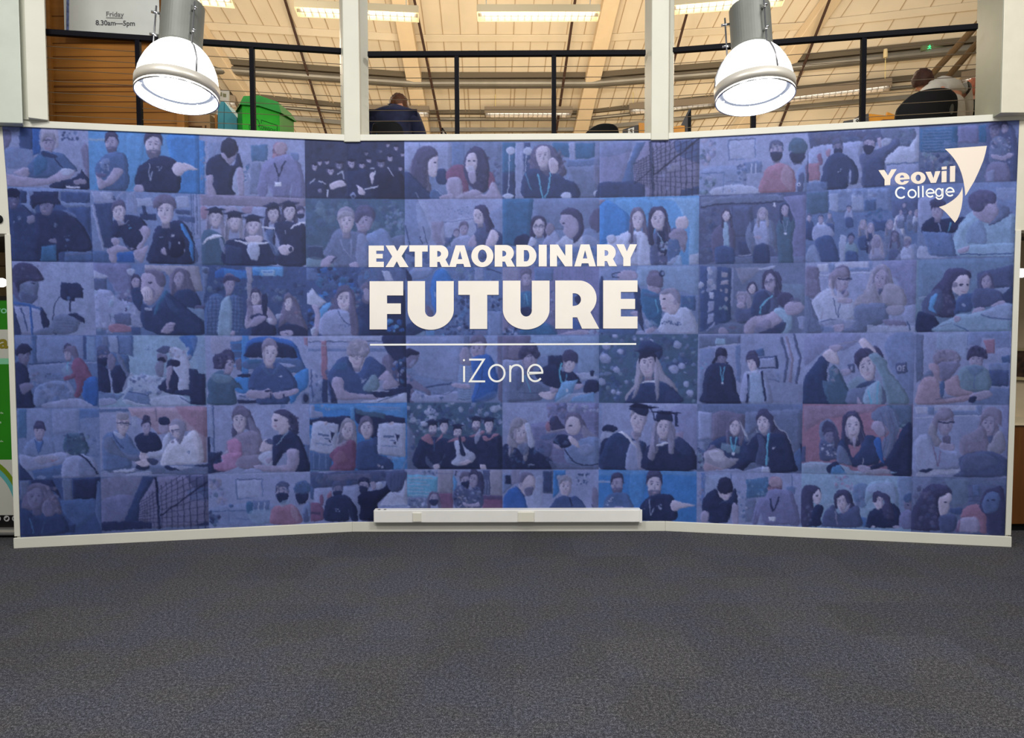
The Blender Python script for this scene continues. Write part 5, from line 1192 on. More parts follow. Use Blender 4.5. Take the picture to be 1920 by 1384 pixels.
tile(9,1,'b',1500,350,4.571)
P('l','1020,110 1170,100 1160,260 1060,350 1020,330'); P('k','1040,340 1140,260 1200,280 1280,270 1400,260 1420,320 1300,400 1080,420'); H(1180,205,56,72,'s','h','s',-.1,0,1.4,0); E('h',1180,140,70,40); Q('E','1110,130 1200,60 1400,60 1300,140',.5); L('l',9,'1190,310 1205,390'); L('T',9,'1295,300 1270,390')
P('u','1380,300 1500,200 1560,230 1860,250 1860,600 1400,600 1310,500 1330,400'); P('b','1460,330 1560,300 1600,480 1500,490 1420,470',.6); P('s','1490,200 1560,150 1690,130 1700,230 1640,310 1560,300 1500,250'); P('i','1440,100 1500,40 1590,25 1670,60 1675,140 1600,150 1570,200 1500,210 1450,170'); fol(1460,60,1650,180,14,8,24,['h','i','y'],.5); P('e','1690,140 1740,150 1800,200 1780,260 1660,320 1620,320 1700,230'); L('E',7,'1620,325 1720,290 1820,210')
Q('C','1045,385 1300,400 1340,600 1110,590',0); P('N','1046,388 1296,402 1345,540 1340,605 1120,590',.0); Q('m','1045,385 1300,400 1345,600 1115,592'); E('N',1190,500,12,12); P('w','1020,520 1090,520 1120,590 1270,610 1020,615',.7); P('u','1350,540 1500,500 1860,490 1860,600 1500,600 1380,600'); L('n',8,'1370,580 1600,580 1830,570'); P('s','1350,550 1400,520 1450,510 1430,560 1370,570'); Q('e','1020,620 1860,590 1860,700 1020,700',.8); Q('w','1680,10 1860,10 1860,120 1690,110',.3)
# ---- row 3
tile(0,2,'l',10,485,5.053)
P('u','360,120 800,60 830,400 700,720 400,720',.12); P('F','70,200 160,200 200,400 130,420 60,380'); P('e','120,210 200,230 290,190 320,260 300,340 290,400 220,440 150,400 120,320'); E('j',262,232,22,7); P('E','150,310 230,340 300,350 290,400 220,438 150,400',.7); P('h','60,110 120,45 220,45 300,90 350,160 370,200 320,215 230,215 150,240 120,320 90,240 60,200'); fol(80,60,320,200,18,8,22,['d','i','e'],.4)
P('l','80,430 220,450 350,500 400,640 350,720 90,720'); P('m','60,420 80,340 140,410 260,430 270,450 100,450'); P('d','60,430 110,560 150,720 60,720'); P('k','330,470 370,500 420,620 360,660'); L('n',12,'140,470 180,560 210,690'); L('C',20,'235,450 245,560 260,750'); P('C','80,410 250,440 330,470 350,490 240,462 90,432',.8)
Q('k','525,225 680,228 740,280 738,370 665,372 655,405 560,400 525,370'); E('N',598,378,16,20); L('k',16,'615,400 612,500'); L('k',8,'520,360 470,430 450,560 450,690 490,720'); P('k','560,550 630,510 740,560 752,610 720,600 620,560'); P('e','460,560 560,520 660,560 710,610 660,690 560,720 440,690'); for_=[L('E',5,'%g,%g %g,%g'%(480,y,650,y+6),.8) for y in (580,610,640,665)]; P('e','280,690 440,640 470,700 420,720 290,720'); L('l',8,'690,620 690,700 640,720',.6)
tile(1,2,'m',10,485,5.053)
Q('v','830,40 1180,50 1230,400 1100,420 980,200 830,180',.9); Q('E','835,190 960,190 960,300 835,300',.8); P('w','825,110 900,140 965,170 950,190 830,180',.8); P('w','1155,100 1230,110 1220,160 1165,150',.8); P('l','780,330 980,300 1050,370 1200,420 1280,520 1280,650 760,640'); fol(780,300,1280,700,60,10,34,['l','w','b','u'],.5); Q('E','1030,525 1190,520 1190,630 1030,620',.8); P('R','1000,620 1180,640 1190,690 1000,690',.9); Q('n','1190,645 1280,645 1280,720 1200,720',.8); fol(1080,370,1200,420,10,8,18,['N','E']); L('n',5,'995,520 995,600'); E('h',1145,485,14,20,0,.8)
Q('a','1320,60 1830,70 1870,300 1700,300 1500,120 1320,110'); Q('t','1870,130 1920,130 1920,400 1880,420'); P('h','1190,210 1230,165 1290,190 1300,300 1240,400 1200,360'); H(1235,225,40,56,'s','h','s',0,0,1.4); 
P('y','1560,160 1620,105 1720,110 1780,260 1820,420 1700,470 1600,400 1560,300'); H(1645,190,52,74,'s','y','l',-.2,0,1.4); P('d','1600,330 1720,290 1820,340 1850,470 1700,460 1610,400'); P('F','1810,440 1890,450 1880,480 1800,475'); Q('u','1720,460 1900,480 1900,600 1860,580',.5)
P('d','1190,300 1290,290 1290,500 1220,430'); P('s','1285,180 1320,130 1420,115 1500,180 1500,280 1460,360 1400,430 1330,430 1290,330'); P('y','1310,120 1400,105 1500,140 1520,230 1490,270 1440,240 1400,160'); E('j',1370,225,22,8); P('F','1310,290 1390,280 1420,340 1380,400 1320,400',.5); P('S','1290,290 1350,260 1400,330 1390,400 1330,400 1300,370'); for_=[L('f',4,'%g,300 %g,380'%(x,x+6)) for x in (1320,1345,1370)]
P('d','1290,430 1400,460 1520,320 1620,380 1760,500 1900,620 1860,725 1500,725 1380,690 1290,620'); P('t','1405,520 1440,420 1520,300 1530,330 1470,430 1430,520'); Q('w','1315,462 1390,462 1390,490 1320,486',.8); P('s','1470,690 1540,610 1610,605 1600,650 1590,690 1530,710'); L('i',5,'1540,640 1600,630'); L('i',5,'1540,665 1595,660'); P('N','1500,340 1600,420 1640,520 1560,480',.4)
tile(2,2,'n',370,490,4.8)
Q('b','0,40 110,50 60,340 0,400',.8); Q('a','0,110 50,100 50,350 0,360',.6); fol(50,60,980,480,150,10,34,['g','n','G','E','k','e'],.5); Q('C','160,100 230,60 450,80 450,160 160,150'); Q('c','235,65 450,95 445,155 240,140',.7); Q('B','495,50 775,50 775,135 500,130'); Q('c','500,70 560,95 560,130 500,130'); Q('u','570,80 700,80 700,132 600,132',.9); L('C',6,'590,95 680,95'); Q('a','440,50 495,50 485,420 455,420',.9)
P('h','0,350 60,380 60,600 0,620',.8); P('F','0,400 50,390 40,430 0,420'); H(285,215,52,78,'s','y','s',.2,8,1.4,0); P('h','235,150 290,125 370,150 380,185 320,180 270,170 240,200')
P('N','70,420 110,310 200,290 250,330 330,300 390,340 420,480 400,660 60,670 60,520'); P('u','215,380 300,330 300,660 185,665'); 
for y in range(320,660,34): L('l',5,'%g,%g 200,%g'%(85,y+10,y),.6); L('l',5,'310,%g 410,%g'%(y,y+12),.6)
for x in (100,135,170,330,360,390): L('k',6,'%g,320 %g,650'%(x,x-8),.6)
P('s','295,640 330,620 340,660 305,665')
P('y','480,300 520,262 570,270 600,330 560,420 520,490 460,480'); H(525,325,42,62,'S','h','s',-.1,-5,1.4); P('s','450,420 500,400 620,400 700,500 710,570 650,560 620,480 560,500 460,600 430,590'); P('k','480,490 620,480 640,560 700,590 690,670 490,670 500,560'); P('k','580,300 630,310 620,480 590,480'); P('s','510,510 560,490 620,500 600,540 540,570 500,590 440,600 460,570',.9); E('W',650,530,30,22,0,.6); P('y','450,350 490,380 500,460 460,540 445,450',.6)
P('y','760,420 790,320 860,310 900,360 940,480 990,620 850,600 820,540 730,600'); H(820,375,40,64,'S','y','s',-.4,0,1,0); fol(780,400,960,600,24,6,18,['R','H','i','y'],.5); P('k','730,600 840,560 960,600 1000,670 750,668'); P('s','750,630 850,625 850,668 760,668'); L('k',8,'790,640 820,655'); Q('w','700,480 770,475 720,540',.8)
Q('C','390,600 470,620 440,668 380,668',.3)
tile(3,2,'n',370,490,4.8)
Q('m','985,60 1100,70 1090,170 985,170',.8); fol(1080,60,1700,340,120,16,42,['C','n','t','N','k','c'],.75); fol(980,440,1080,660,24,14,30,['n','k','C'],.8); P('e','1480,80 1860,70 1870,300 1500,300',.5); Q('w','1655,85 1730,90 1765,175 1690,175',.9)
Q('w','988,290 1030,245 1165,375 1095,425 1040,400 988,385'); P('B','1100,440 1190,370 1210,420 1110,520'); P('s','1030,400 1090,400 1100,460 1110,560 1080,670 1030,670 1060,500'); P('w','1020,620 1060,590 1050,660 1030,660')
P('i','1240,300 1300,250 1400,260 1430,400 1450,560 1450,660 1370,660 1340,480 1240,440 1170,450 1220,380'); fol(1180,300,1240,440,10,10,20,['i','y']); H(1325,345,70,92,'S','i','s',-.1,-4,1.3); P('l','1110,520 1170,450 1270,430 1390,480 1400,670 1140,670 1090,610'); P('y','1370,260 1420,400 1450,560 1440,670 1380,640 1370,480'); L('n',7,'1265,440 1330,550 1380,570'); fol(1255,560,1380,600,12,6,12,['N','l']); P('d','1430,420 1540,370 1560,600 1560,670 1450,670 1470,540'); P('y','1470,230 1540,190 1560,380 1480,360 1500,280'); P('s','1500,250 1545,260 1545,360 1510,340',.8); fol(1400,290,1500,420,16,8,20,['y','G','i'],.6)
P('k','1550,380 1870,260 1870,670 1560,670'); fol(1700,520,1870,640,14,14,30,['C','B','n'])
tile(4,2,'m',750,490,4.923)
P('b','70,140 120,60 300,60 290,120 150,170 80,170'); Q('w','120,60 300,62 180,90 130,90',.4); P('k','55,60 110,170 60,170'); E('C',390,280,112,222); E('c',390,280,104,212,0,.6); L('u',5,'300,130 340,75 390,62 440,90 480,160'); P('w','310,260 325,290 345,260 330,330 322,330',.7); P('y','240,400 290,440 310,500 260,520')
fol(490,60,940,180,34,12,34,['n','b','N','G','e'],.5); Q('l','690,60 770,60 770,170 690,170',.7); Q('m','775,70 930,100 935,170 780,165',.6); L('k',7,'800,60 940,110')
fol(500,180,640,690,60,12,30,['k','d','m','n','E'],.6); Q('B','500,560 610,410 620,420 560,620',.4); fol(820,320,930,460,20,8,22,['k','n','b']); Q('b','810,460 940,460 940,688 820,688'); P('d','55,600 130,560 240,630 130,690 55,690'); Q('u','110,690 235,640 235,690',.6); Q('B','240,640 320,640 320,690 240,690',.6); fol(380,500,700,690,46,10,24,['k','x','B','n','l','d'],.6); Q('f','700,640 800,640 800,688 700,688',.5)
tile(5,2,'v',750,490,4.923)
Q('a','942,60 1090,60 1100,180 942,180',.6); Q('m','1240,60 1410,65 1410,180 1240,180'); for_=[L('e',5,'%g,60 %g,180'%(x,x)) for x in (1450,1500,1560,1620,1700,1770)]; P('f','1110,160 1200,160 1210,280 1130,280'); E('y',1158,100,62,44); H(1160,165,52,62,'s','y','s',.2,0,1.2,0); P('t','1110,300 1160,280 1220,300 1220,420 1110,420'); L('T',8,'1160,300 1180,400'); L('W',4,'1150,300 1140,400',.6); P('k','1110,440 1170,420 1220,450 1210,520 1120,510')
Q('f','1380,180 1430,180 1430,640 1380,600',.5); fol(1385,240,1430,480,10,10,20,['l','f','n']); E('m',1620,355,50,60); E('k',1645,355,32,42); P('N','955,640 1100,600 1340,560 1440,680 960,688'); fol(950,620,1090,680,14,10,24,['k','l','n']); P('o','942,450 1000,560 980,620 942,640',.6); P('t','1110,640 1330,570 1420,640 1430,688 1180,688'); P('s','1440,690 1600,640 1740,640 1700,688',.9); P('C','1590,520 1640,560 1680,620 1600,620',.7); P('v','1790,480 1842,450 1842,640 1840,640',.8); fol(1740,640,1842,688,8,10,20,['u','l'])
tile(6,2,'b',1120,490,4.8)
Q('u','360,45 910,40 910,300 600,250 360,220',.5); P('s','200,100 260,80 350,90 350,160 190,160'); L('k',8,'135,110 210,100'); L('k',8,'140,145 200,140'); L('k',7,'135,110 138,150'); Q('l','0,60 130,60 60,160 0,160',.4)
P('d','20,200 60,170 60,620 20,600'); P('d','340,200 390,280 400,440 340,440'); H(515,210,68,92,'s','y','s',-.1,0,1.2,0); P('y','450,160 510,110 580,125 590,210 560,235 500,220 450,210'); E('k',585,115,24,28); E('b',590,112,14,18)
P('t','395,280 440,250 560,310 580,400 560,600 500,600 440,500 400,420'); P('N','410,290 520,290 560,320 470,320',.8); L('T',8,'520,340 545,470'); Q('N','750,310 880,305 888,435 790,430 750,400'); fol(770,320,870,420,14,8,18,['t','G','n'],.5); L('k',5,'888,440 855,440')
P('S','565,300 620,260 710,290 740,370 720,460 650,480 590,450 575,410 565,370'); P('H','560,280 620,240 700,245 745,310 740,380 700,350 660,290 600,300'); E('j',600,345,16,6); L('R',8,'580,425 615,425'); E('s',700,370,16,26); P('w','560,560 610,470 690,480 760,410 840,440 900,560 900,660 560,660'); P('l','330,640 480,600 600,640 800,655 330,665'); fol(580,540,750,575,24,6,11,['N','E','n'],.9); P('s','430,620 500,580 540,600 490,640 440,645'); P('W','420,520 480,540 540,560 520,600 440,590',.3); fol(380,460,540,600,18,10,24,['n','t','l','d'],.5); P('s','300,460 370,450 400,510 370,530 320,490'); Q('k','350,330 400,430 420,640 370,560',.8); Q('N','0,610 360,600 340,660 0,650')
tile(7,2,'e',1120,490,4.8)
Q('n','920,40 1210,60 1200,530 1000,640 930,640'); fol(925,50,1060,280,16,16,34,['a','w','l'],.8); Q('w','985,50 1080,50 1070,260 990,240',.5); Q('w','1005,275 1050,280 1045,340 1005,335'); Q('l','1000,360 1055,360 1050,440 990,470'); Q('l','995,480 1050,460 1050,540 990,570'); Q('l','985,620 1060,540 1060,570 975,650'); Q('a','1115,90 1180,105 1175,150 1115,140'); Q('a','1115,180 1175,170 1175,215 1110,210'); E('a',1160,265,16,20); E('a',1160,340,16,20); E('a',1115,262,10,14); fol(1105,395,1170,440,8,10,20,['G','a']); L('l',20,'1215,60 1210,400',.7); Q('a','1240,60 1480,50 1400,140 1300,210',.5); Q('w','1450,60 1610,35 1580,75 1440,80',.8); Q('G','1650,200 1880,210 1880,400 1700,380',.4)
P('h','1600,90 1650,140 1660,240 1600,330 1590,200'); H(1550,190,58,84,'s','h','gl',-.2,-14,1.2); H(1392,245,38,44,'S','h','l',0,-10,1.2); P('H','1330,280 1370,290 1400,400 1360,440'); H(1300,340,48,50,'s','H','s',-.2,0,1); E('s',1295,400,40,30)
P('E','1250,440 1380,420 1420,290 1500,250 1600,320 1620,430 1500,520 1330,560 1250,540'); P('d','1430,300 1520,270 1560,400 1480,520 1380,480',.7); L('T',14,'1460,480 1480,400 1580,310'); L('u',8,'1490,400 1560,330'); E('h',1690,345,78,70)
P('s','1320,600 1350,540 1420,500 1540,470 1600,440 1660,500 1650,560 1560,610 1440,590 1400,655 1330,650'); P('f','1420,580 1540,520 1560,600 1440,655',.6); P('u','1580,440 1650,420 1740,490 1750,600 1700,655 1650,640 1680,540'); P('s','1680,400 1740,360 1820,365 1862,420 1800,480 1710,480'); E('i',1780,350,50,22,0,.6); Q('l','1800,500 1862,500 1862,620 1820,610',.8); P('k','1640,560 1700,560 1650,650 1450,650 1560,600',.8); Q('e','920,640 1100,560 1300,560 1300,655 930,655',.7); P('s','1090,610 1140,600 1180,650 1100,655',.8); E('y',1215,600,36,14)
tile(8,2,'l',1500,480,4.683)
Q('W','150,70 250,70 250,130 160,140',.6); Q('W','310,60 600,50 600,100 310,105',.5); Q('b','250,70 300,70 300,140 255,145'); Q('b','300,110 610,100 610,130 300,140'); L('w',10,'50,180 250,165 640,140'); Q('b','610,45 640,45 640,110 610,120'); Q('v','720,50 1025,30 1020,430 930,430 850,200 720,130',.7)
P('f','50,110 100,85 160,100 170,210 170,340 50,350'); P('y','55,110 110,88 160,110 160,200 60,190',.5); P('e','40,370 100,390 160,560 200,600 190,670 40,670'); L('E',7,'60,380 90,500 80,660',.5); L('E',7,'100,420 150,640',.5)
P('w','110,380 200,300 280,290 340,370 460,380 500,480 470,560 200,590 160,540 110,440',.9); L('a',6,'200,480 180,560'); H(365,215,72,95,'s','y','s',.35,4,1,0); P('o','260,170 320,110 400,105 430,160 400,190 320,200 300,290 260,260'); P('S','280,200 300,320 340,370 290,360 250,260',.5); L('k',10,'330,205 380,205 455,200'); P('F','370,310 420,300 425,350 380,360'); P('s','340,370 450,375 440,415 340,410'); P('S','330,300 380,340 420,290 430,340 400,390 340,400',.5); L('E',7,'295,370 330,550'); L('E',7,'355,420 330,550')
P('a','560,320 600,200 650,110 730,70 790,120 830,260 900,300 930,420 760,430 500,440 500,360'); H(708,205,62,92,'s','H','l',-.15,6,1.3); P('a','570,320 650,240 680,330 690,440 520,430 500,370',.9); P('a','740,260 830,250 900,290 940,410 900,440 730,420',.9); P('E','690,290 730,290 700,350',.8); fol(540,280,690,430,18,8,20,['s','H','a'],.4)
P('e','490,440 740,420 780,540 720,590 600,640 560,670 370,670 360,640 470,600'); P('f','740,560 900,570 930,620 800,620 730,590'); P('a','770,450 900,430 920,480 860,520 770,510',.8); P('l','930,450 1020,430 1020,570 930,580 880,520 780,540 900,510',.7); Q('w','590,610 780,610 1020,620 1020,670 590,670',.6); L('n',10,'940,580 970,660'); P('s','290,610 380,600 370,660 300,660'); P('l','180,560 460,560 470,590 260,600 190,620',.7); L('E',8,'180,580 260,560 310,565'); Q('m','180,620 300,620 300,670 190,670',.6)
tile(9,2,'G',1500,480,4.683)
Q('m','1040,30 1900,10 1900,670 1030,670',.45); Q('E','1550,150 1870,75 1870,270 1560,290'); Q('l','1700,290 1840,270 1830,320 1750,340',.7); Q('e','1470,120 1500,110 1500,250 1480,250'); L('w',7,'1040,370 1140,355'); Q('G','1030,380 1110,370 1090,480 1030,500',.6)
P('h','1250,200 1300,120 1390,105 1480,130 1500,190 1400,220 1340,300 1370,400 1400,500 1330,540 1200,530 1100,520 1150,320'); P('S','1330,270 1380,190 1450,165 1490,190 1490,270 1450,340 1400,350 1350,320'); E('j',1415,258,18,8); E('j',1475,250,12,7); P('r','1400,290 1460,300 1430,318',.4); L('W',6,'1405,296 1450,302'); fol(1230,260,1400,500,26,10,28,['i','h','y','d'],.5)
P('E','1080,400 1180,300 1240,300 1260,420 1200,530 1080,500'); P('B','1130,460 1150,360 1210,325 1200,380 1170,450 1200,500 1140,480'); P('n','1380,380 1450,330 1540,340 1500,480 1400,500 1350,540',.9); E('w',1435,430,22,14,30,.6); P('k','1030,510 1080,490 1200,550 1220,640 1180,668 1025,668')
H(1638,230,46,62,'s','i','l',-.05,0,1.4); P('E','1520,310 1600,280 1740,300 1790,380 1700,430 1560,470 1510,420'); P('k','1780,350 1870,260 1870,420 1800,420',.8); P('s','1500,520 1540,460 1620,455 1610,480 1560,525'); P('s','1680,430 1780,390 1800,430 1700,450')
P('u','1380,510 1500,505 1640,470 1860,420 1870,640 1860,668 1200,668 1220,600 1340,540',.9); P('l','1590,510 1780,410 1870,460 1860,560 1700,550',.6); L('n',7,'1590,515 1720,545 1860,560'); L('n',7,'1350,600 1440,640 1490,668'); P('s','1350,530 1400,530 1410,565 1360,580'); L('e',5,'1220,620 1340,585')
# ---- row 4
tile(0,3,'m',20,620,5.053)
Q('l','245,45 690,50 690,280 245,300',.45); Q('N','200,45 245,45 245,300 205,300'); Q('l','40,50 200,50 200,130 40,130',.5); Q('n','685,50 715,50 715,270 690,270'); Q('u','720,60 800,60 800,290 720,280',.4); L('d',12,'170,315 500,300',.7); L('l',8,'170,330 520,312 820,300'); P('l','170,340 540,320 560,470 300,500 190,450',.4)
H(125,235,62,80,'f','j','s',.3,0,1.3,0); P('j','45,180 80,140 130,130 205,180 140,215 80,215 60,240 45,220'); P('k','40,330 110,310 160,360 180,500 200,600 235,720 60,735'); P('f','90,510 200,500 210,540 130,600 100,580'); fol(180,400,280,520,16,12,28,['m','e','f','l'],.6)
P('b','230,560 330,490 500,480 600,570 620,640 480,690 240,720'); fol(280,500,600,680,40,14,44,['e','l','m','N'],.45); P('l','330,690 620,640 780,710 800,735 330,735'); P('m','340,420 470,410 500,450 360,460',.6); fol(330,400,420,440,6,8,16,['E'])
H(545,215,44,64,'s','h','s',-.3,0,1.2,0); P('y','495,190 540,150 600,150 630,200 650,280 620,330 590,250 560,200'); P('r','580,310 640,250 700,300 770,440 720,480 690,540 650,630 605,620 620,520 600,430'); P('r','505,440 560,420 600,400 610,440 520,475'); L('T',8,'540,290 535,400'); P('u','480,370 560,330 570,430 530,420',.4); P('C','700,480 820,450 820,700 740,680 680,620'); P('l','540,470 600,570 590,600 540,540',.6)
tile(1,3,'u',20,620,5.053)
Q('m','805,45 1160,45 1160,250 1110,230 930,210 805,180'); Q('e','865,50 920,50 920,200 870,190',.8); Q('w','925,50 1010,50 1030,210 940,210',.5); L('n',9,'1015,50 1030,210'); Q('N','1135,45 1155,45 1160,250 1145,240'); Q('N','810,180 1115,235 1130,420 1090,520 820,560'); P('C','1600,60 1770,60 1700,280 1660,150',.8); Q('b','1700,60 1840,60 1840,420 1780,400',.3); fol(1270,150,1340,190,8,4,10,['m'])
H(870,255,62,85,'f','E','m',.3,0,1.2,0); fol(815,185,930,250,16,12,24,['E','i','n']); P('f','920,240 960,220 1000,300 960,380 920,360'); P('k','810,330 880,340 930,390 950,560 900,590 815,580'); P('k','950,400 1010,330 1080,380 1100,540 990,590 960,520'); P('e','1000,240 1040,230 1120,400 1150,410 1110,450 1040,330'); L('l',18,'930,370 950,470 980,640'); 
P('w','1100,450 1250,420 1420,440 1500,560 1680,700 1100,700',.6); P('m','820,580 1000,600 1080,600 960,680 820,700',.8); P('l','810,660 960,640 1000,680 860,715'); fol(1120,420,1480,600,60,10,30,['m','l','w','n','E'],.6); Q('m','1110,580 1310,610 1330,710 1060,650',.8); L('n',9,'1120,580 1310,610'); L('w',10,'1065,655 1290,712'); P('w','1340,640 1600,610 1690,700 1500,712 1340,712',.7); L('n',8,'1600,625 1700,690')
P('k','1400,520 1480,440 1480,300 1540,260 1600,320 1620,420 1560,600 1420,560'); P('E','1380,190 1440,150 1510,160 1500,210 1430,215'); P('w','1500,180 1580,165 1660,220 1700,320 1690,560 1590,560 1590,440 1540,360 1560,270'); fol(1500,170,1700,320,20,10,24,['w','l','a'],.7); P('f','1390,220 1480,230 1470,300 1400,290'); P('j','1390,260 1440,250 1470,290 1410,300'); P('f','1380,300 1450,300 1440,430 1380,420',.8); P('j','1510,270 1600,290 1590,340 1530,330'); P('s','1480,360 1540,350 1500,530 1530,590 1480,560',.9); E('k',1510,575,32,24)
Q('k','1690,360 1770,370 1785,410 1845,410 1850,705 1700,700 1690,620 1540,600 1560,560 1690,560')
tile(2,3,'l',375,620,4.8)
Q('a','100,50 380,60 380,300 100,200',.5); Q('N','270,100 380,90 385,380 290,260'); for_=[L('c',9,'275,%g 380,%g'%(y,y)) for y in (110,180,250,320)]; P('y','320,270 370,250 375,340 330,350',.9); Q('l','440,60 970,60 970,160 850,100 500,70',.4); Q('R','935,60 970,60 970,140 940,130',.8)
P('c','380,50 440,60 430,380 380,380',.9); P('C','400,220 430,100 560,55 740,70 850,120 900,220 950,330 920,340 860,250 840,170 700,110 540,110 440,150 420,260'); P('k','410,190 480,120 640,100 820,140 870,220 850,250 700,240 430,240'); P('N','420,270 860,250 930,330 860,380 420,340'); P('l','700,290 860,310 820,330 720,320'); P('t','430,260 540,260 540,290 440,300',.8); L('m',10,'400,380 560,330',.6); P('c','850,400 970,340 970,500 900,560 820,660 800,520'); P('c','310,430 440,430 440,560 320,540'); P('k','340,400 450,390 440,425 350,420'); Q('l','340,570 440,575 435,612 335,605'); L('n',8,'355,590 425,594'); Q('k','335,620 520,625 520,655 335,655'); E('e',950,610,44,60); E('k',950,610,24,36)
P('g','60,480 110,400 200,360 300,430 380,520 310,520 320,660 70,660 80,560'); H(250,290,58,88,'s','h','s',.3,4,1.2,0); P('h','115,270 130,220 200,200 290,220 295,260 240,270 220,330 180,350 130,340'); fol(125,210,290,340,22,8,20,['h','j','y'],.6); P('G','90,400 180,390 290,420 260,470 150,470',.6)
P('n','430,520 480,360 580,300 700,290 820,380 880,520 790,540 790,660 520,660 530,540'); H(625,210,68,100,'S','o','s',.1,0,1.3); P('N','560,310 600,330 640,390 690,320 700,300 720,330 650,420 560,350',.8); fol(705,400,745,425,5,6,12,['w']); P('s','430,540 560,540 620,520 650,580 580,610 430,600'); P('s','650,570 720,550 800,530 880,520 880,560 760,600 700,615'); E('k',610,545,30,10); L('k',14,'750,570 755,610'); L('k',10,'630,560 640,610')
tile(3,3,'l',375,620,4.8)
Q('w','975,50 1640,55 1660,95 975,95',.5); L('E',8,'975,100 1660,95'); Q('m','975,160 1700,160 1710,190 975,185',.7); Q('R','1088,90 1142,90 1145,440 1095,440'); L('w',8,'980,130 1330,135',.6); Q('m','980,640 1000,350 1010,500 1060,440 1200,500 1180,655 980,655',.5); fol(990,360,1180,640,30,10,28,['n','m','w','N'],.6); L('n',9,'1000,350 1015,640'); Q('d','1100,440 1150,440 1150,650 1100,650')
P('k','1640,55 1860,50 1860,500 1760,480 1700,240'); P('y','1640,260 1700,215 1760,300 1800,430 1790,500 1690,430',.8); fol(1740,260,1850,480,22,12,28,['C','n','t','l'],.7); L('k',10,'1785,290 1805,500')
P('S','1335,250 1420,220 1490,240 1470,320 1420,365 1370,340'); H(1408,230,78,100,'S','a','g',0,4,1.4); P('a','1320,200 1340,110 1410,75 1500,110 1520,200 1480,235 1420,225 1340,230'); fol(1330,90,1510,220,34,10,24,['a','s','H','S'],.6)
P('n','1150,430 1210,300 1320,235 1390,370 1440,370 1510,230 1620,290 1670,350 1600,480 1580,560 1480,610 1240,620 1180,640'); P('t','1210,300 1320,290 1310,360 1200,340',.5); P('s','1195,430 1290,440 1310,540 1450,570 1600,580 1600,610 1440,620 1250,620 1200,560'); P('s','1600,440 1680,360 1790,480 1780,500 1720,500 1650,450'); P('s','1640,480 1680,450 1730,500 1690,530 1650,530'); P('G','1465,520 1550,400 1600,430 1610,520 1520,555'); P('k','1550,560 1680,530 1860,510 1860,570 1620,600'); L('w',9,'1545,545 1700,545'); P('w','1460,655 1540,620 1690,600 1860,560 1860,655'); L('n',6,'1600,640 1780,580'); fol(1450,430,1530,465,10,6,10,['w','l']); Q('k','1160,440 1230,600 1240,655 1180,650',.8)
E(0 or 'n',1,1,1)
tile(4,3,'b',750,620,4.923)
Q('l','60,50 580,50 560,480 380,460 180,420 60,300',.5); Q('l','800,50 930,50 930,500 870,300 800,200',.5); Q('y','900,50 942,50 945,670 905,640',.8); Q('e','585,50 640,50 640,180 590,170'); P('y','640,110 680,60 740,50 795,90 800,150 700,140 645,140')
P('f','55,180 110,170 175,215 160,280 120,330 60,340'); P('j','55,175 110,168 178,205 160,225 100,225 60,250'); P('l','90,340 130,320 150,260 90,300',.5); P('f','60,400 130,450 240,530 285,570 270,600 200,560 100,530 60,520'); P('k','60,500 110,520 130,660 65,665'); P('y','100,540 130,560 130,665 90,665'); fol(60,380,130,460,8,8,18,['N','e']); L('d',16,'240,525 380,500 480,490',.8); P('l','140,560 300,600 540,560 560,640 640,665 140,665'); fol(150,560,250,650,14,8,20,['l','w','m']); fol(360,610,400,640,4,8,14,['N']); L('d',6,'300,580 440,590 520,520',.6)
P('H','550,220 590,160 640,170 660,300 600,340 560,320'); P('s','560,180 600,165 610,260 570,300',.6); H(720,170,75,95,'s','y','s',-.2,0,1.2); Q('b','540,310 660,330 650,640 530,640'); 
for y in range(330,640,22): L('u',7,'540,%g 600,%g 660,%g'%(y,y+10,y+4),.8)
P('s','470,500 520,490 640,500 630,540 540,530'); P('C','650,280 740,230 830,230 880,330 910,480 870,600 720,660 660,650 690,480'); P('N','700,640 880,560 880,620 760,665',.7); L('k',6,'760,300 760,400 720,560 680,640',.6)
tile(5,3,'b',750,620,4.923)
Q('y','945,50 1200,50 1195,270 950,270'); Q('o','1000,130 1190,130 1190,260 1000,260',.4); Q('u','1205,50 1835,50 1835,400 1640,380 1640,240 1210,230',.4); Q('l','948,270 1110,270 1110,380 948,370'); Q('k','1365,235 1510,230 1500,330 1400,380 1365,340'); L('l',6,'1290,240 1370,225'); Q('w','1620,390 1780,380 1835,440 1690,460',.7); P('k','1760,370 1795,370 1790,420 1760,410'); P('k','1720,470 1820,460 1830,560 1700,580')
H(1190,250,82,100,'s','h','s',.25,4,1.3,0); P('h','1090,230 1110,170 1180,145 1280,190 1290,240 1250,260 1200,215 1130,260 1100,260'); fol(1095,155,1285,245,20,8,22,['h','y','j'],.6)
P('e','975,600 980,420 1080,350 1190,400 1280,480 1440,520 1450,570 1320,590 1300,640 1120,660 990,660'); P('E','1090,340 1150,420 1080,560 1060,440',.5); L('E',8,'1100,570 1200,580 1300,580'); L('T',9,'1150,410 1210,570'); P('S','1280,580 1380,560 1450,540 1430,600 1400,640 1310,620'); P('s','1390,520 1450,510 1470,550 1400,580'); P('k','1250,400 1350,330 1440,320 1500,370 1600,380 1690,510 1640,520 1540,460 1480,540 1330,490'); H(1560,295,66,84,'S','h','s',.05,8,1); P('h','1500,260 1510,210 1580,185 1640,220 1640,300 1610,290 1560,280 1520,300'); L('T',16,'1490,300 1475,390 1490,480'); L('T',7,'1540,400 1525,470'); P('s','1600,500 1680,490 1690,520 1620,545')
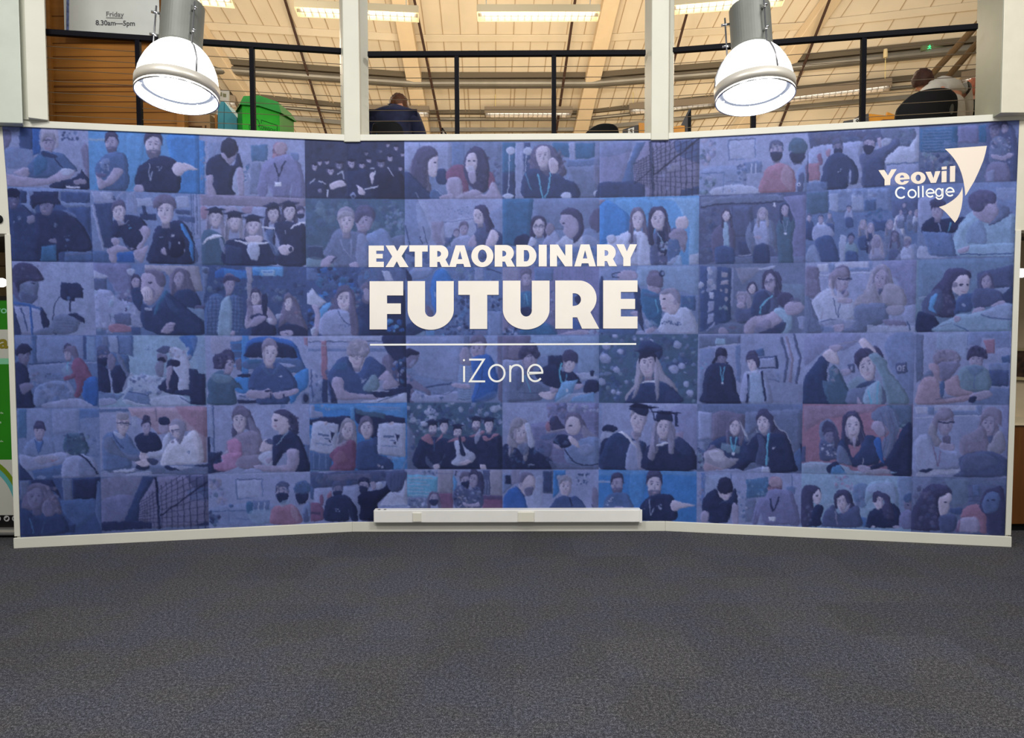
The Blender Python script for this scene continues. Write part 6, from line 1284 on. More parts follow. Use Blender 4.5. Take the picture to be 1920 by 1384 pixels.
Q('B','1425,660 1490,480 1645,450 1570,610 1500,650'); Q('u','1430,655 1492,485 1640,455 1566,605',.4); E('W',1543,552,11,18,0,.9); Q('w','1440,660 1560,580 1780,570 1810,665 1000,665',.6); Q('B','1600,610 1790,570 1800,660 1560,660',.6)
tile(6,3,'g',1120,620,4.8)
fol(10,40,905,650,200,14,50,['g','n','E','d','N'],.5); fol(10,40,900,640,60,10,30,['l','b','e','G'],.7)
for x,y,r in ((70,250,50),(85,140,40),(175,355,36),(40,460,40),(720,130,42),(690,350,46),(760,320,34),(835,560,36),(800,480,28),(210,190,30),(490,90,16),(400,75,14),(340,80,14),(140,550,24),(190,560,22),(545,195,24),(160,50,26)): E('l',x,y,r,r*.85,20,.9); E('w',x-r*.2,y-r*.2,r*.5,r*.4,0,.6)
P('d','380,120 460,90 580,150 560,260 400,260'); Q('E','0,105 0,105 1,105'); P('a','370,250 400,240 440,300 400,460 370,540 290,645 250,600 330,480 350,340'); P('a','510,240 560,280 600,380 680,460 730,590 640,500 560,460 540,640 520,600 510,400'); H(452,300,72,108,'S','j','s',0,-4,1.6); P('j','372,250 390,200 450,185 520,210 530,245 470,238 410,250'); Q('k','330,190 450,140 590,170 470,210'); P('d','250,640 340,520 400,470 520,470 620,470 720,560 750,650 250,650'); Q('W','405,458 515,445 520,465 400,475'); L('R',5,'410,450 470,432 515,425'); P('a','380,300 395,420 370,540 310,620 350,480',.9); P('a','525,280 560,440 540,630 520,560',.9)
tile(7,3,'l',1120,620,4.8)
Q('e','915,45 1290,40 1280,120 1000,140 915,160'); Q('u','1065,70 1155,70 1155,125 1065,120'); L('w',9,'1070,135 1280,122'); Q('l','1060,140 1240,150 1250,440 1200,380 1060,180',.4); Q('N','1240,140 1290,130 1290,480 1250,440',.6); Q('m','925,160 1060,160 1040,330 960,350 940,640 915,640',.5); Q('E','1260,60 1290,40 1290,120 1255,130',.4); fol(930,270,1000,340,8,8,16,['T','l'],.7)
Q('e','1290,60 1660,40 1800,480 1850,480 1850,655 1560,655 1560,440 1300,480',.25); Q('N','1420,180 1500,150 1505,235 1425,240'); Q('d','1455,250 1622,222 1632,342 1455,340'); Q('l','1465,258 1600,238 1605,332 1462,330'); fol(1540,370,1640,450,12,8,16,['e','b'],.6); L('E',6,'1540,435 1640,458')
for pts,c in (('1655,60 1710,250 1685,465','E'),('1765,30 1825,240 1790,480','E'),('1700,50 1752,240 1735,465','o')): L(c,24 if c=='E' else 26,pts,.95,False)
H(1115,250,52,72,'f','j','s',.1,0,1.3); P('j','1060,240 1070,200 1120,182 1160,210 1150,230 1100,225 1060,290 1030,290'); P('j','1150,280 1185,290 1170,300'); P('k','945,560 960,400 1000,320 1080,290 1190,310 1240,420 1260,560 1290,600 1300,655 945,652'); lan(1125,320,470,20,'T',8)
H(1395,285,50,76,'S','h','s',-.3,-6,1.2,0); P('h','1345,270 1370,230 1420,222 1455,260 1450,330 1420,300 1400,265'); P('l','1300,470 1330,380 1400,360 1490,360 1540,430 1575,600 1560,655 1300,655'); Q('w','1330,370 1440,350 1450,380 1350,390',.7); L('k',22,'1355,390 1365,500 1345,650'); L('k',22,'1485,365 1490,470 1515,640'); P('u','1370,400 1470,400 1490,640 1370,645',.5)
tile(8,3,'l',1500,615,4.8)
P('v','35,80 540,60 400,200 250,180 100,300 35,320',.5); P('m','780,100 1030,60 1020,690 960,690 900,520 790,300',.5); Q('E','428,330 490,320 495,400 440,405'); Q('w','455,345 470,343 472,385 458,388',.8); Q('E','858,318 955,300 970,395 872,415')
for pts in ('885,340 882,380 905,384 908,345','925,340 928,384','925,340 945,336','926,360 943,357'): L('W',8,pts,.95,False)
L('W',8,'885,342 910,340',.95,False)
P('d','35,470 120,340 190,250 260,300 240,400 260,560 290,690 25,690'); P('S','200,230 270,190 330,220 350,320 290,320 230,290'); P('s','270,170 340,150 380,170 340,210 300,210'); L('a',8,'340,150 440,130 540,115'); P('S','530,120 580,90 640,150 690,220 620,250 560,180'); 
P('g','200,490 260,480 260,400 300,330 360,400 400,470 440,560 500,690 280,690'); P('s','360,390 440,370 460,410 390,430',.8); fol(240,320,380,480,16,10,24,['G','e','s'],.5); P('G','430,500 520,440 620,500 560,560 460,560',.8); H(605,345,82,118,'S','h','s',-.1,-22,1.2,0); P('h','490,290 500,220 560,180 620,250 560,280 520,350'); P('h','660,170 710,180 755,260 720,250'); P('G','620,250 690,230 780,300 800,380 960,580 970,690 800,690 740,480 700,380'); P('d','590,480 720,480 700,520 500,540',.8)
P('e','440,560 560,540 720,500 760,690 440,690'); P('u','590,560 720,470 730,690 580,690'); L('T',12,'620,560 640,690'); L('T',10,'700,480 690,690'); P('s','520,620 560,690 520,690')
tile(9,3,'l',1500,615,4.8)
Q('e','1035,50 1110,60 1110,440 1040,500'); Q('u','1230,50 1510,40 1510,290 1440,260 1230,180',.35); L('N',5,'1515,60 1515,160'); Q('R','1655,110 1750,100 1752,235 1680,230',.9); Q('m','1525,40 1890,20 1890,180 1760,180 1750,90 1640,90 1630,160 1525,150',.5); Q('n','1700,380 1880,380 1880,520 1710,520'); Q('E','1720,385 1880,385 1880,510 1720,510',.5); Q('N','1820,260 1890,250 1890,320 1820,320'); Q('b','1700,320 1880,310 1880,380 1700,385'); Q('N','1540,540 1890,540 1890,690 1540,690',.5); Q('l','1040,380 1060,600 1035,640',.8)
H(1585,285,68,90,'s','h','s',0,0,1.2); P('h','1500,250 1530,180 1600,160 1680,210 1680,280 1620,260 1560,255 1510,290'); fol(1505,170,1675,260,14,8,18,['h','j','i'],.5); P('G','1440,370 1520,340 1640,340 1710,420 1700,560 1470,560 1420,470'); P('m','1500,360 1620,340 1650,380 1570,430',.5); L('m',10,'1570,420 1570,550')
P('o','1200,310 1210,240 1280,195 1380,200 1440,250 1440,300 1340,300 1250,320 1230,380'); fol(1210,200,1440,320,24,10,24,['o','a','y'],.6); P('f','1250,320 1430,310 1400,400 1300,480 1260,440',.9); P('O','1160,330 1240,330 1260,440 1300,490 1200,440',.9); P('e','1075,480 1160,380 1200,430 1130,480'); P('O','1040,600 1100,460 1220,450 1290,560 1300,640 1480,600 1530,600 1520,650 1250,690 1060,690'); P('O','1310,480 1420,430 1450,540 1560,580 1480,610 1330,600'); L('y',8,'1220,640 1380,620'); P('N','1260,500 1300,480 1290,620 1260,590'); P('s','1530,600 1680,560 1730,600 1640,650 1560,640'); P('k','1520,630 1580,620 1570,670 1520,665')
# ---- row 5
tile(0,4,'b',20,755,5.053)
Q('t','70,60 150,60 150,330 70,340',.7); Q('l','160,60 380,60 380,300 160,310',.3); Q('l','390,60 640,60 640,280 400,300',.5); L('m',6,'655,60 655,270'); Q('C','660,60 840,60 840,140 660,150',.4); fol(700,330,850,520,20,10,24,['m','l','N'],.5)
P('b','120,440 200,340 330,330 400,380 420,490 330,510 160,500'); H(275,270,54,72,'s','h','s',0,0,1.3,0); P('h','218,250 220,215 270,198 325,215 332,270 300,250 240,250'); P('C','225,350 270,480 310,360 270,380',.6); L('n',8,'230,350 265,490 310,360',.9,False)
P('l','90,490 230,510 520,470 530,560 160,650 90,560'); P('a','230,520 400,500 460,540 280,580',.6); fol(370,520,440,560,6,6,14,['R','O']); L('C',10,'200,655 500,590',.6); Q('d','80,570 210,720 220,735 80,735'); Q('N','200,660 520,590 500,735 230,735'); E('b',290,710,46,16); Q('l','400,690 510,690 510,712 400,712',.6)
P('g','500,380 520,310 600,285 690,310 730,400 730,470 650,500 560,490 500,450'); fol(500,295,730,490,60,10,26,['g','E','d','n','G'],.6); P('l','500,560 560,510 700,490 800,560 840,700 800,735 500,735'); P('e','640,560 720,520 820,660 780,700 660,690',.6); L('k',16,'640,490 720,540 830,680'); L('e',5,'680,640 820,650')
tile(1,4,'l',20,755,5.053)
Q('N','830,60 1110,60 1120,85 830,90',.8); Q('O','1110,50 1860,40 1860,560 1780,570 1700,260 1400,300 1240,150 1140,120'); Q('O','1380,45 1560,50 1860,330 1860,60',.0); P('R','1560,45 1860,45 1860,330',.6); Q('y','1370,50 1385,50 1385,180 1372,180',.6); Q('w','1145,120 1190,120 1190,230 1150,230',.5)
P('m','870,560 880,320 990,270 1120,310 1200,440 1300,480 1220,540 1140,520 1140,620 900,650'); P('e','890,340 960,330 1060,470 1220,500 1200,560 1000,500 890,440'); H(1060,205,66,92,'S','p','bg',.25,6,1.3,0); E('a',1060,130,62,38); L('k',8,'1010,190 1060,195 1140,205'); L('n',12,'960,290 1000,360 1075,440'); P('w','975,270 1040,300 1080,330 1040,350 980,300',.8); P('S','1220,490 1290,500 1320,560 1290,600 1240,570'); P('S','1240,460 1290,480 1290,500 1230,490')
P('k','1170,350 1230,290 1370,290 1430,380 1420,460 1290,480 1220,450'); H(1285,235,42,60,'s','h','u',0,0,1.3); E('h',1275,150,26,34)
P('s','1400,200 1480,190 1500,270 1430,290'); P('k','1390,180 1430,135 1490,140 1505,200 1440,210'); P('w','1290,480 1420,450 1440,360 1500,280 1520,380 1460,500 1330,530')
P('W','1430,600 1450,470 1520,360 1620,340 1720,260 1790,320 1830,480 1800,580 1600,590',.85); P('H','1510,200 1560,155 1640,180 1660,240 1620,380 1580,380 1540,280'); P('S','1515,220 1590,220 1600,330 1550,330 1510,270'); L('k',7,'1520,262 1600,255'); fol(1530,270,1640,380,10,8,18,['H','y','o']); fol(1670,455,1705,485,5,6,10,['N'])
Q('N','850,650 1870,580 1870,690 850,640',.6); Q('e','1200,600 1870,580 1870,690 900,660'); Q('w','970,645 1180,620 1180,655 980,665'); Q('w','1470,600 1640,600 1740,610 1620,640',.8); P('k','1460,600 1500,600 1610,640 1480,635'); P('k','1200,590 1310,600 1290,640 1190,630'); P('S','1180,570 1270,540 1320,590 1250,610'); L('w',10,'1320,530 1360,565'); P('k','1300,530 1400,545 1370,590 1320,580',.8); P('k','1740,600 1870,575 1870,605',.9); P('w','1090,690 1200,660 1330,655 1300,690',.6)
tile(2,4,'l',380,755,4.8)
Q('b','40,20 100,30 100,440 50,310'); Q('w','50,20 80,20 100,310 60,310',.4); L('n',7,'92,30 108,440'); Q('m','700,20 745,20 745,50 700,50',.6); Q('k','40,310 65,310 70,440 140,450 200,620 50,640'); fol(60,440,180,620,16,16,36,['d','k'])
P('i','280,140 310,70 380,45 430,80 470,180 520,290 490,320 400,240 330,230 290,320 260,310'); P('H','400,90 470,190 530,300 440,280 410,180',.6); H(335,165,66,100,'S','y','s',-.1,0,1.4); P('y','275,140 300,70 380,50 430,100 400,140 340,110 290,120')
P('o','230,340 320,290 440,250 520,300 540,400 500,500 380,510 230,470 200,420'); P('y','400,300 440,380 360,360',.4); fol(280,320,520,480,14,10,24,['o','y','O'],.4); P('s','170,470 230,430 220,500 180,500')
P('p','225,400 240,340 310,330 350,380 350,490 260,500'); P('p','100,560 180,530 170,480 270,450 350,450 330,520 290,590 140,620',.9); P('o','340,490 520,470 540,540 420,600 300,570 300,530')
P('S','530,370 560,330 620,340 630,420 580,440 520,440'); P('E','560,345 600,325 640,350 635,380 590,370'); P('w','500,500 540,450 620,440 640,500 620,570 560,560'); P('s','560,510 620,500 600,550')
P('S','620,150 650,90 720,80 770,140 780,240 700,300 680,260 640,240 625,200'); P('h','640,90 700,62 780,80 850,160 860,280 800,250 770,150 700,110'); fol(780,120,860,280,20,10,24,['h','j']); E('j',660,158,18,8); P('R','635,210 665,205 660,222',.7)
P('k','630,400 640,300 720,290 800,260 880,330 960,520 960,620 830,620 760,440 660,560 630,570'); L('u',9,'660,390 720,310 770,270'); P('s','760,430 860,425 870,500 840,610 760,620 560,620 460,580 500,560 740,560'); P('l','350,620 440,590 560,630 960,620 960,640 320,645')
Q('N','900,370 960,380 960,560 930,440',.8)
tile(3,4,'c',380,755,4.8)
Q('l','965,20 1010,20 1010,70 1080,90 1080,130 965,140'); fill_=Q('B','1010,20 1830,10 1830,140 1650,150 1400,60 1080,60',.6); fol(1040,20,1200,60,10,10,18,['B','l']); L('l',16,'1480,35 1780,45',.6); L('l',12,'1500,60 1780,68',.5); Q('k','965,150 1080,130 1330,120 1380,300 1240,280 1100,180 965,200'); Q('k','1370,60 1830,140 1830,200 1550,350 1370,160'); Q('g','1380,60 1650,100 1640,150 1380,100'); Q('B','1330,40 1365,40 1365,190 1335,190')
L('l',10,'965,110 990,125 990,90',.0); lay_=[L('l',9,p,.9,False) for p in ('1010,130 1010,95 1030,120 1050,95 1050,130','1082,100 1068,92 1062,115 1082,122 1085,112 1075,110','985,95 985,130')]
Q('N','965,440 1180,460 1150,620 965,610'); for_=[L('b',8,'%g,450 %g,600'%(x,x)) for x in (1000,1050,1110)]
Q('w','990,180 1050,165 1120,175 1225,195 1200,470 1150,470 965,430 970,330'); Q('w','1585,195 1660,180 1740,180 1830,190 1825,490 1700,480 1560,465'); P('S','1090,185 1110,165 1130,180 1110,200'); P('S','1680,180 1730,175 1700,205')
for dx,dy,sl in ((1045,290,.12),(1635,308,0)):
    for k in range(7): E('n',dx+k*14,dy+k*14*sl-4,5.5,11)
    L('n',8,'%g,%g %g,%g'%(dx+50,dy+30,dx+95,dy+38)); Q('k','%g,%g %g,%g %g,%g'%(dx+102,dy-28,dx+145,dy-18,dx+118,dy+48)); Q('k','%g,%g %g,%g %g,%g'%(dx+80,dy+52,dx+108,dy+42,dx+100,dy+72)); L('m',6,'%g,%g %g,%g'%(dx-25,dy+75,dx+118,dy+92))
P('H','1240,320 1250,220 1310,180 1370,210 1380,300 1360,340 1250,390'); H(1310,250,60,78,'S','a','l',-.1,8,1.2); P('r','1140,470 1210,400 1300,340 1370,350 1380,440 1370,605 1150,610 1180,540'); P('R','1180,470 1260,440 1300,520 1200,560',.5); P('w','1220,380 1290,340 1300,360 1240,400',.5)
P('y','1400,260 1410,180 1460,150 1530,190 1540,280 1480,320'); H(1475,235,58,84,'S','y','s',0,-4,1.2); P('n','1380,480 1400,360 1500,340 1570,310 1580,460 1680,500 1690,600 1400,605'); P('d','1400,600 1560,560 1690,520 1700,610',.8); fol(1580,560,1640,595,5,8,16,['a','w']); P('l','1660,480 1760,490 1740,520 1680,510',.7); Q('G','965,610 1560,610 1560,640 965,640',.6); Q('B','1700,490 1830,490 1830,620 1720,600',.7); L('l',12,'1840,510 1770,640',.6)
tile(4,4,'g',750,750,4.923)
fol(70,30,940,330,170,10,36,['g','G','E','n','l','d','w'],.65); fol(200,60,340,180,16,14,30,['l','w']); Q('e','70,200 140,330 165,640 70,640'); fol(120,300,180,600,12,10,24,['n','w','E']); P('w','840,60 920,50 940,90 860,110',.7); P('w','190,200 250,200 240,240 200,240')
P('k','170,400 240,340 400,350 480,360 600,330 640,340 760,320 920,320 945,400 945,640 175,640')
for x,y,rx,ry,b in ((300,265,42,58,'B'),(405,245,40,54,''),(532,300,40,58,'B'),(703,225,40,54,'B'),(822,235,44,58,'')):
    H(x,y,rx,ry,'S','h','sc'+b,0,0,1.3)
P('R','195,360 260,310 300,370 320,400 380,310 390,340 310,410 270,400'); P('R','430,385 520,350 600,340 600,380 560,390 500,385'); P('R','640,340 720,300 760,280 790,300 700,340'); P('R','760,340 790,330 830,350 870,310 920,320 860,350 790,385'); P('w','500,390 560,370 600,440 690,500 680,560 620,600 520,610 470,580 520,520'); P('k','540,350 560,340 570,400 600,500 580,515 555,490'); P('S','550,580 620,550 660,570 620,600 560,600'); P('w','690,340 740,260 740,340 700,410',.7); L('n',12,'310,370 318,480'); P('e','240,520 320,600 400,540 410,500 340,640 250,600',.6); P('S','310,600 350,590 360,635 320,640'); P('S','740,600 790,595 800,640 750,640')
tile(5,4,'l',750,750,4.923)
Q('v','1350,30 1840,30 1840,640 1380,640 1200,350 1200,220 1370,200'); fol(1360,30,1540,160,24,12,30,['y','e','o','E'],.6); fol(1540,40,1840,120,20,10,30,['w','l','e'],.6); for_=[L('l',6,'1200,%g 1840,%g'%(y,y-60),.5) for y in (250,300,350,480,540)]; P('R','1340,230 1380,190 1400,260 1360,290'); P('h','1380,180 1440,150 1480,210 1520,260 1400,280'); fol(1380,170,1480,270,10,10,22,['h','n','k']); L('a',16,'1350,300 1560,262'); P('N','1290,330 1440,310 1420,350 1320,370',.6); P('E','1250,380 1400,420 1360,560 1260,560',.6)
P('k','945,440 1010,410 1110,460 1200,430 1280,480 1400,560 1415,640 945,640'); H(1110,300,64,96,'S','a','l',.1,10,1.3); P('a','1010,260 1030,190 1080,158 1130,200 1120,250 1040,270 1030,400 990,400'); P('w','1150,220 1200,230 1240,420 1190,430 1170,320'); P('a','1000,330 1060,380 1080,440 1000,420'); fol(960,430,1380,630,40,10,30,['k','N','m','d'],.5); P('e','1090,420 1180,400 1170,500 1120,500',.8); L('w',8,'1180,600 1240,600')
P('y','1520,190 1560,120 1640,125 1700,200 1740,300 1800,360 1700,350 1660,250 1580,160 1530,230'); P('S','1525,240 1560,160 1640,170 1670,240 1640,310 1590,320 1545,300'); E('j',1575,240,16,7); P('H','1690,230 1760,300 1820,340 1790,390 1690,340',.7); P('b','1520,450 1600,400 1700,350 1840,360 1840,600 1640,610 1530,560'); P('l','1640,440 1740,400 1800,460 1700,520',.6); L('k',10,'1520,450 1590,560 1700,600 1830,590'); P('k','1410,390 1470,320 1560,330 1580,410 1500,440 1440,430'); fol(1420,330,1570,430,14,8,20,['k','N','E']); P('S','1560,330 1620,360 1660,430 1640,440 1570,390'); P('s','1410,400 1460,420 1490,450 1430,440'); Q('e','1370,560 1640,610 1840,600 1840,640 1400,640',.7)
tile(6,4,'l',1120,750,4.8)
Q('w','10,30 900,30 700,100 500,60 300,40',.3); P('v','660,80 890,60 890,460 800,400 700,260',.5); P('R','700,310 770,290 760,370 710,360',.4); Q('b','10,30 40,30 40,480 10,500',.6)
P('k','40,265 90,220 180,250 140,290 70,290'); P('w','50,290 140,290 120,360 30,370',.6); P('k','20,440 50,360 110,350 130,440 60,600 20,600')
P('d','30,620 60,420 130,320 210,290 300,340 440,400 440,560 420,625'); P('l','290,400 360,380 420,540 415,625 260,625'); P('W','190,290 240,285 350,400 350,430 320,400 230,310'); P('a','340,350 370,340 410,520 400,620 370,600',.7); P('s','310,290 360,290 370,350 330,350'); H(368,185,72,105,'S','a','s',0,6,1.4); P('k','285,80 330,40 440,50 460,120 400,140 300,90'); Q('x','280,60 340,25 560,70 470,80'); L('k',10,'480,70 495,110 520,190')
P('k','430,480 480,400 620,380 720,330 800,380 880,480 895,630 430,630'); P('H','505,230 530,190 640,190 700,240 690,420 640,480 630,300 560,240 520,520 460,520 480,380'); H(595,250,66,92,'S','H','l',0,0,1.3); P('k','525,150 560,110 650,105 680,160 680,195 600,180 530,195'); Q('x','460,108 620,100 770,122 640,135'); L('k',22,'712,120 718,240'); P('W','540,400 630,375 625,395 545,420'); P('n','700,330 800,380 860,480 780,500 700,420',.4); P('a','700,310 740,330 700,360',.5)
tile(7,4,'e',1120,750,4.8)
Q('l','905,100 1030,110 1030,340 905,360'); Q('m','940,40 1850,40 1850,90 1330,120 1120,90 940,110',.5); Q('y','1030,125 1110,92 1330,130 1325,330 1200,330 1030,370'); Q('o','1040,130 1105,100 1100,340 1035,360',.4); for_=[L('h',4,'%g,130 %g,340'%(x,x),.5) for x in (1060,1085,1150,1180)]; Q('e','1330,110 1850,80 1850,480 1770,480 1600,200 1330,330'); Q('l','905,370 960,380 960,620 905,630',.5); fol(905,360,960,620,18,10,24,['N','E','G','k'],.8); Q('N','1770,480 1850,420 1850,640 1780,620'); Q('k','1815,390 1870,415 1870,560 1840,560 1835,480')
P('d','980,470 1020,390 1120,330 1230,330 1360,380 1380,480 1300,600 1200,560 1100,460'); P('y','980,470 1030,400 1080,440 1060,480'); H(1238,245,52,66,'S','y','l',-.1,0,1.2); P('W','1280,180 1310,240 1360,350 1330,330 1300,260',.7); Q('G','1120,390 1290,420 1280,490 1180,480 1110,440',.8); lan(1225,330,480,30,'T',14)
P('h','1430,160 1470,110 1540,105 1600,190 1640,260 1700,300 1760,470 1700,400 1640,340 1560,290 1540,200'); H(1495,205,62,88,'S','h','s',-.2,-4,1.4); P('h','1425,170 1450,115 1510,100 1580,150 1600,250 1560,290 1540,190 1480,140 1440,180'); L('W',8,'1590,180 1640,260 1700,300 1760,460',.8); L('W',6,'1430,260 1440,310 1350,400',.8)
P('k','1350,410 1440,300 1500,330 1560,300 1680,310 1740,400 1780,560 1790,640 1550,650 1540,520 1500,600 1400,560 1300,640 1170,640 1230,560 1340,520'); P('E','1440,310 1500,350 1520,450 1500,600 1420,560 1450,440',.8); L('T',18,'1545,300 1530,420 1520,590'); fol(1575,425,1605,445,3,7,11,['W'])
P('a','960,560 960,480 1040,440 1120,450 1180,520 1280,530 1250,570 1180,620 1100,640 970,640'); P('W','1000,470 1100,455 1160,530 1060,560',.5); P('O','960,570 1040,590 1140,620 1100,645 970,640',.8); Q('l','960,640 1250,620 1320,640 1480,600 1550,605 1560,660 960,655'); Q('w','1480,605 1550,605 1555,650 1480,650')
tile(8,4,'R',1500,750,4.8)
Q('o','30,50 720,45 650,110 200,180 40,300',.5); Q('g','770,45 1010,45 1010,230 900,260'); Q('e','830,50 1010,50 1010,200 920,220',.5); Q('n','0,420 50,420 50,560 0,560',.8)
P('e','170,250 190,200 250,175 310,210 350,300 360,420 300,440 200,400'); P('h','195,260 230,190 300,210 320,270 260,295 200,290'); H(265,330,50,58,'f','h','s',-.1,0,1,0); P('E','180,370 210,360 330,420 340,520 190,540'); fol(195,400,340,540,34,7,16,['w','k','a','E'],.8); P('h','310,240 350,320 350,430 320,420 300,320',.8)
P('h','380,240 400,170 460,130 530,160 560,250 560,350 520,420 440,400 390,380'); H(470,245,76,108,'S','h','l',.1,-10,1.2); P('d','340,430 380,350 440,440 480,520 560,400 600,320 680,340 720,500 700,570 600,590 480,600 400,540'); P('e','340,420 400,440 470,580 400,580 330,560'); P('s','470,350 510,360 490,440')
P('s','640,240 680,180 740,200 790,280 740,330 700,320 660,270'); P('e','640,130 700,70 790,55 870,110 900,220 870,340 840,460 800,540 750,500 740,360 800,300 740,200 660,180'); for_=[L(c,9,'%g,110 %g,300 %g,500'%(x,x+50,x+20),.6) for x,c in ((720,'i'),(760,'H'),(800,'i'),(840,'G'))]; fol(870,210,960,300,12,8,20,['G','e'])
P('k','770,540 850,400 920,260 1010,225 1010,670 800,665 780,600 640,630 610,610 700,570'); P('C','670,350 720,340 740,460 760,570 720,540 680,440'); P('u','20,570 230,560 420,600 470,640 560,640 800,640 800,668 20,665',.9); Q('w','30,570 230,560 240,600 40,610',.4); P('k','240,610 300,560 340,570 400,650 260,660'); Q('B','300,600 360,590 420,665 270,665',.8); P('s','520,600 600,590 640,620 580,655 540,640'); L('a',9,'565,520 568,600'); P('a','600,640 700,620 800,630 790,665 600,665'); P('R','100,500 130,470 180,530 100,545',.6)
tile(9,4,'l',1500,750,4.8)
Q('W','1035,60 1150,60 1150,120 1040,125',.5); Q('W','1210,50 1590,50 1590,95 1210,95',.4); Q('b','1150,60 1205,60 1205,130 1155,130'); Q('b','1205,100 1600,95 1600,135 1205,145'); L('w',10,'1035,165 1250,150 1640,140'); Q('b','1590,50 1640,50 1640,130 1600,140'); Q('v','1820,50 1890,50 1890,680 1820,640',.5)
H(1305,210,72,100,'s','o','s',.35,4,1,0); P('o','1200,160 1250,100 1340,95 1370,150 1330,180 1250,200 1230,290 1190,260'); P('a','1150,280 1200,200 1240,330 1280,380 1230,420 1170,370'); L('k',11,'1245,200 1300,205 1390,205'); P('y','1290,330 1350,320 1350,390 1300,400'); P('s','1270,390 1380,400 1370,455 1270,445')
P('l','1020,380 1150,300 1210,400 1290,450 1430,470 1450,600 1260,640 1030,650'); P('w','1040,360 1140,320 1200,420 1240,620 1060,620',.4); L('r',7,'1195,400 1240,600',.8); L('r',7,'1265,460 1245,600',.8)
H(1700,215,68,104,'s','o','l',-.1,4,1.2); P('o','1630,140 1680,80 1740,60 1810,110 1820,240 1780,200 1720,140 1640,180'); P('o','1430,420 1470,330 1580,280 1640,230 1690,330 1700,480 1600,480 1470,500'); P('a','1700,400 1780,280 1830,300 1850,440 1780,490 1690,470'); P('E','1690,330 1740,330 1710,390',.8); fol(1500,270,1680,460,16,8,20,['H','a','s'],.4)
P('E','1430,540 1480,490 1680,460 1850,520 1870,680 1400,690 1440,640'); P('e','1480,500 1660,480 1780,560 1600,640 1460,620',.4); P('W','1060,650 1200,630 1430,625 1410,660 1200,680 1060,690',.5); P('k','1070,640 1120,620 1200,625 1130,650')
# ---- row 6
tile(0,5,'n',20,880,5.053)
Q('e','85,110 180,110 150,280 90,300'); Q('e','490,90 580,90 580,290 500,300'); Q('k','590,100 850,80 800,290 590,280'); Q('N','470,290 800,280 840,400 640,560 500,420',.8); Q('m','820,120 850,120 860,580 800,400',.7); Q('d','500,510 610,520 615,600 500,600'); E('b',290,82,46,14,0,.7); Q('k','190,100 400,100 480,280 400,200 200,140')
P('y','100,360 150,220 210,140 290,135 370,170 430,270 490,400 430,440 340,420 150,380'); fol(330,170,470,400,24,10,24,['y','i','o'],.6); H(235,265,82,108,'f','y','b',0,-6,1.6,0); P('y','150,220 180,150 260,130 330,170 340,240 280,180 200,190'); P('d','90,400 150,380 260,460 390,420 500,450 530,600 90,630'); P('f','300,350 340,290 390,320 405,390 390,440 320,440'); for_=[L('F',5,'%g,310 %g,370'%(x,x+4)) for x in (330,350,370)]; L('B',9,'180,460 215,610',.7); L('N',8,'320,500 290,610',.7)
tile(1,5,'e',20,880,5.053)
P('o','860,100 1240,70 1150,240 1000,300 860,280',.5); P('v','860,300 1150,250 1090,490 860,500',.7); fol(870,100,1200,200,12,16,40,['f','y'],.3); Q('m','1080,75 1240,60 1340,0 1330,20 1250,72',.3)
Q('d','1250,70 1380,70 1260,300 1200,560 1080,490'); Q('k','860,510 920,495 1090,490 1210,490 1340,510 1340,560 865,585'); Q('f','1370,70 1880,50 1880,530 1350,560 1330,500 1215,490 1215,330'); Q('k','1650,60 1880,60 1880,300 1740,180',.5); Q('N','1660,200 1880,160 1880,300 1700,300',.4)
for k in range(15):
    x=1225+k*14+k*k*2.1; L('x',3+k*.35,'%g,%g %g,%g'%(x,max(70,330-k*26),x+10,560),.85,False)
for k in range(9): y=560-k*48; L('x',4.5,'1215,%g 1880,%g'%(500-k*22,500-k*78),.8,False)
L('x',24,'1375,70 1415,560',1,False); L('m',5,'1395,70 1418,540'); L('x',13,'1420,440 1880,110',.9,False); P('k','1740,530 1880,500 1880,530')
tile(2,5,'l',380,875,4.8)
P('b','60,380 600,330 620,510 60,530',.6); Q('w','60,60 120,60 140,120 60,130',.2); Q('E','295,115 540,108 540,116 305,124'); Q('m','295,115 305,115 312,290 303,290'); Q('m','533,110 543,110 543,270 535,270'); L('m',8,'305,288 440,282'); Q('w','310,125 530,118 532,268 318,280',.4); fol(60,110,200,340,30,14,36,['e','s','g','v','a'],.55); E('N',255,350,22,18); P('t','395,320 450,330 440,420 395,400',.9); Q('N','450,310 600,300 600,400 460,405',.6); for_=[Q('w','%g,320 %g,320 %g,400 %g,400'%(x,x+10,x+10,x)) for x in (500,550)]; L('N',8,'60,405 390,395'); L('N',6,'300,465 420,475'); fol(60,410,150,520,22,12,26,['N','k','E','g'],.7); L('m',6,'235,380 240,510'); P('u','420,400 600,390 610,500 460,510',.5); P('w','60,80 350,40 400,25 520,40 560,60 960,50 960,70 60,80',.3)
P('R','615,400 680,350 800,340 870,400 880,510 620,512'); P('O','800,350 860,400 860,500 800,440',.6); H(717,240,60,78,'s','E','m',-.1,0,1.3,0); fol(665,165,770,220,14,8,16,['e','E','a']); P('u','690,330 760,290 790,320 720,360',.6)
H(895,240,66,82,'e','N','m',-.3,0,1.2,0); E('N',900,190,80,54); fol(830,140,970,230,16,8,22,['g','N','n']); P('b','900,380 965,320 965,480 900,490'); P('E','910,420 940,380 950,490 905,490',.8)
tile(3,5,'l',380,875,4.8)
Q('E','965,40 1100,60 1300,30 1820,40 1820,140 1620,130 1400,160 1000,200 965,160'); fol(975,50,1800,190,34,18,50,['e','n','i','d'],.45); Q('o','1120,70 1500,60 1520,110 1140,130',.4); Q('N','965,160 1000,200 1000,300 965,280')
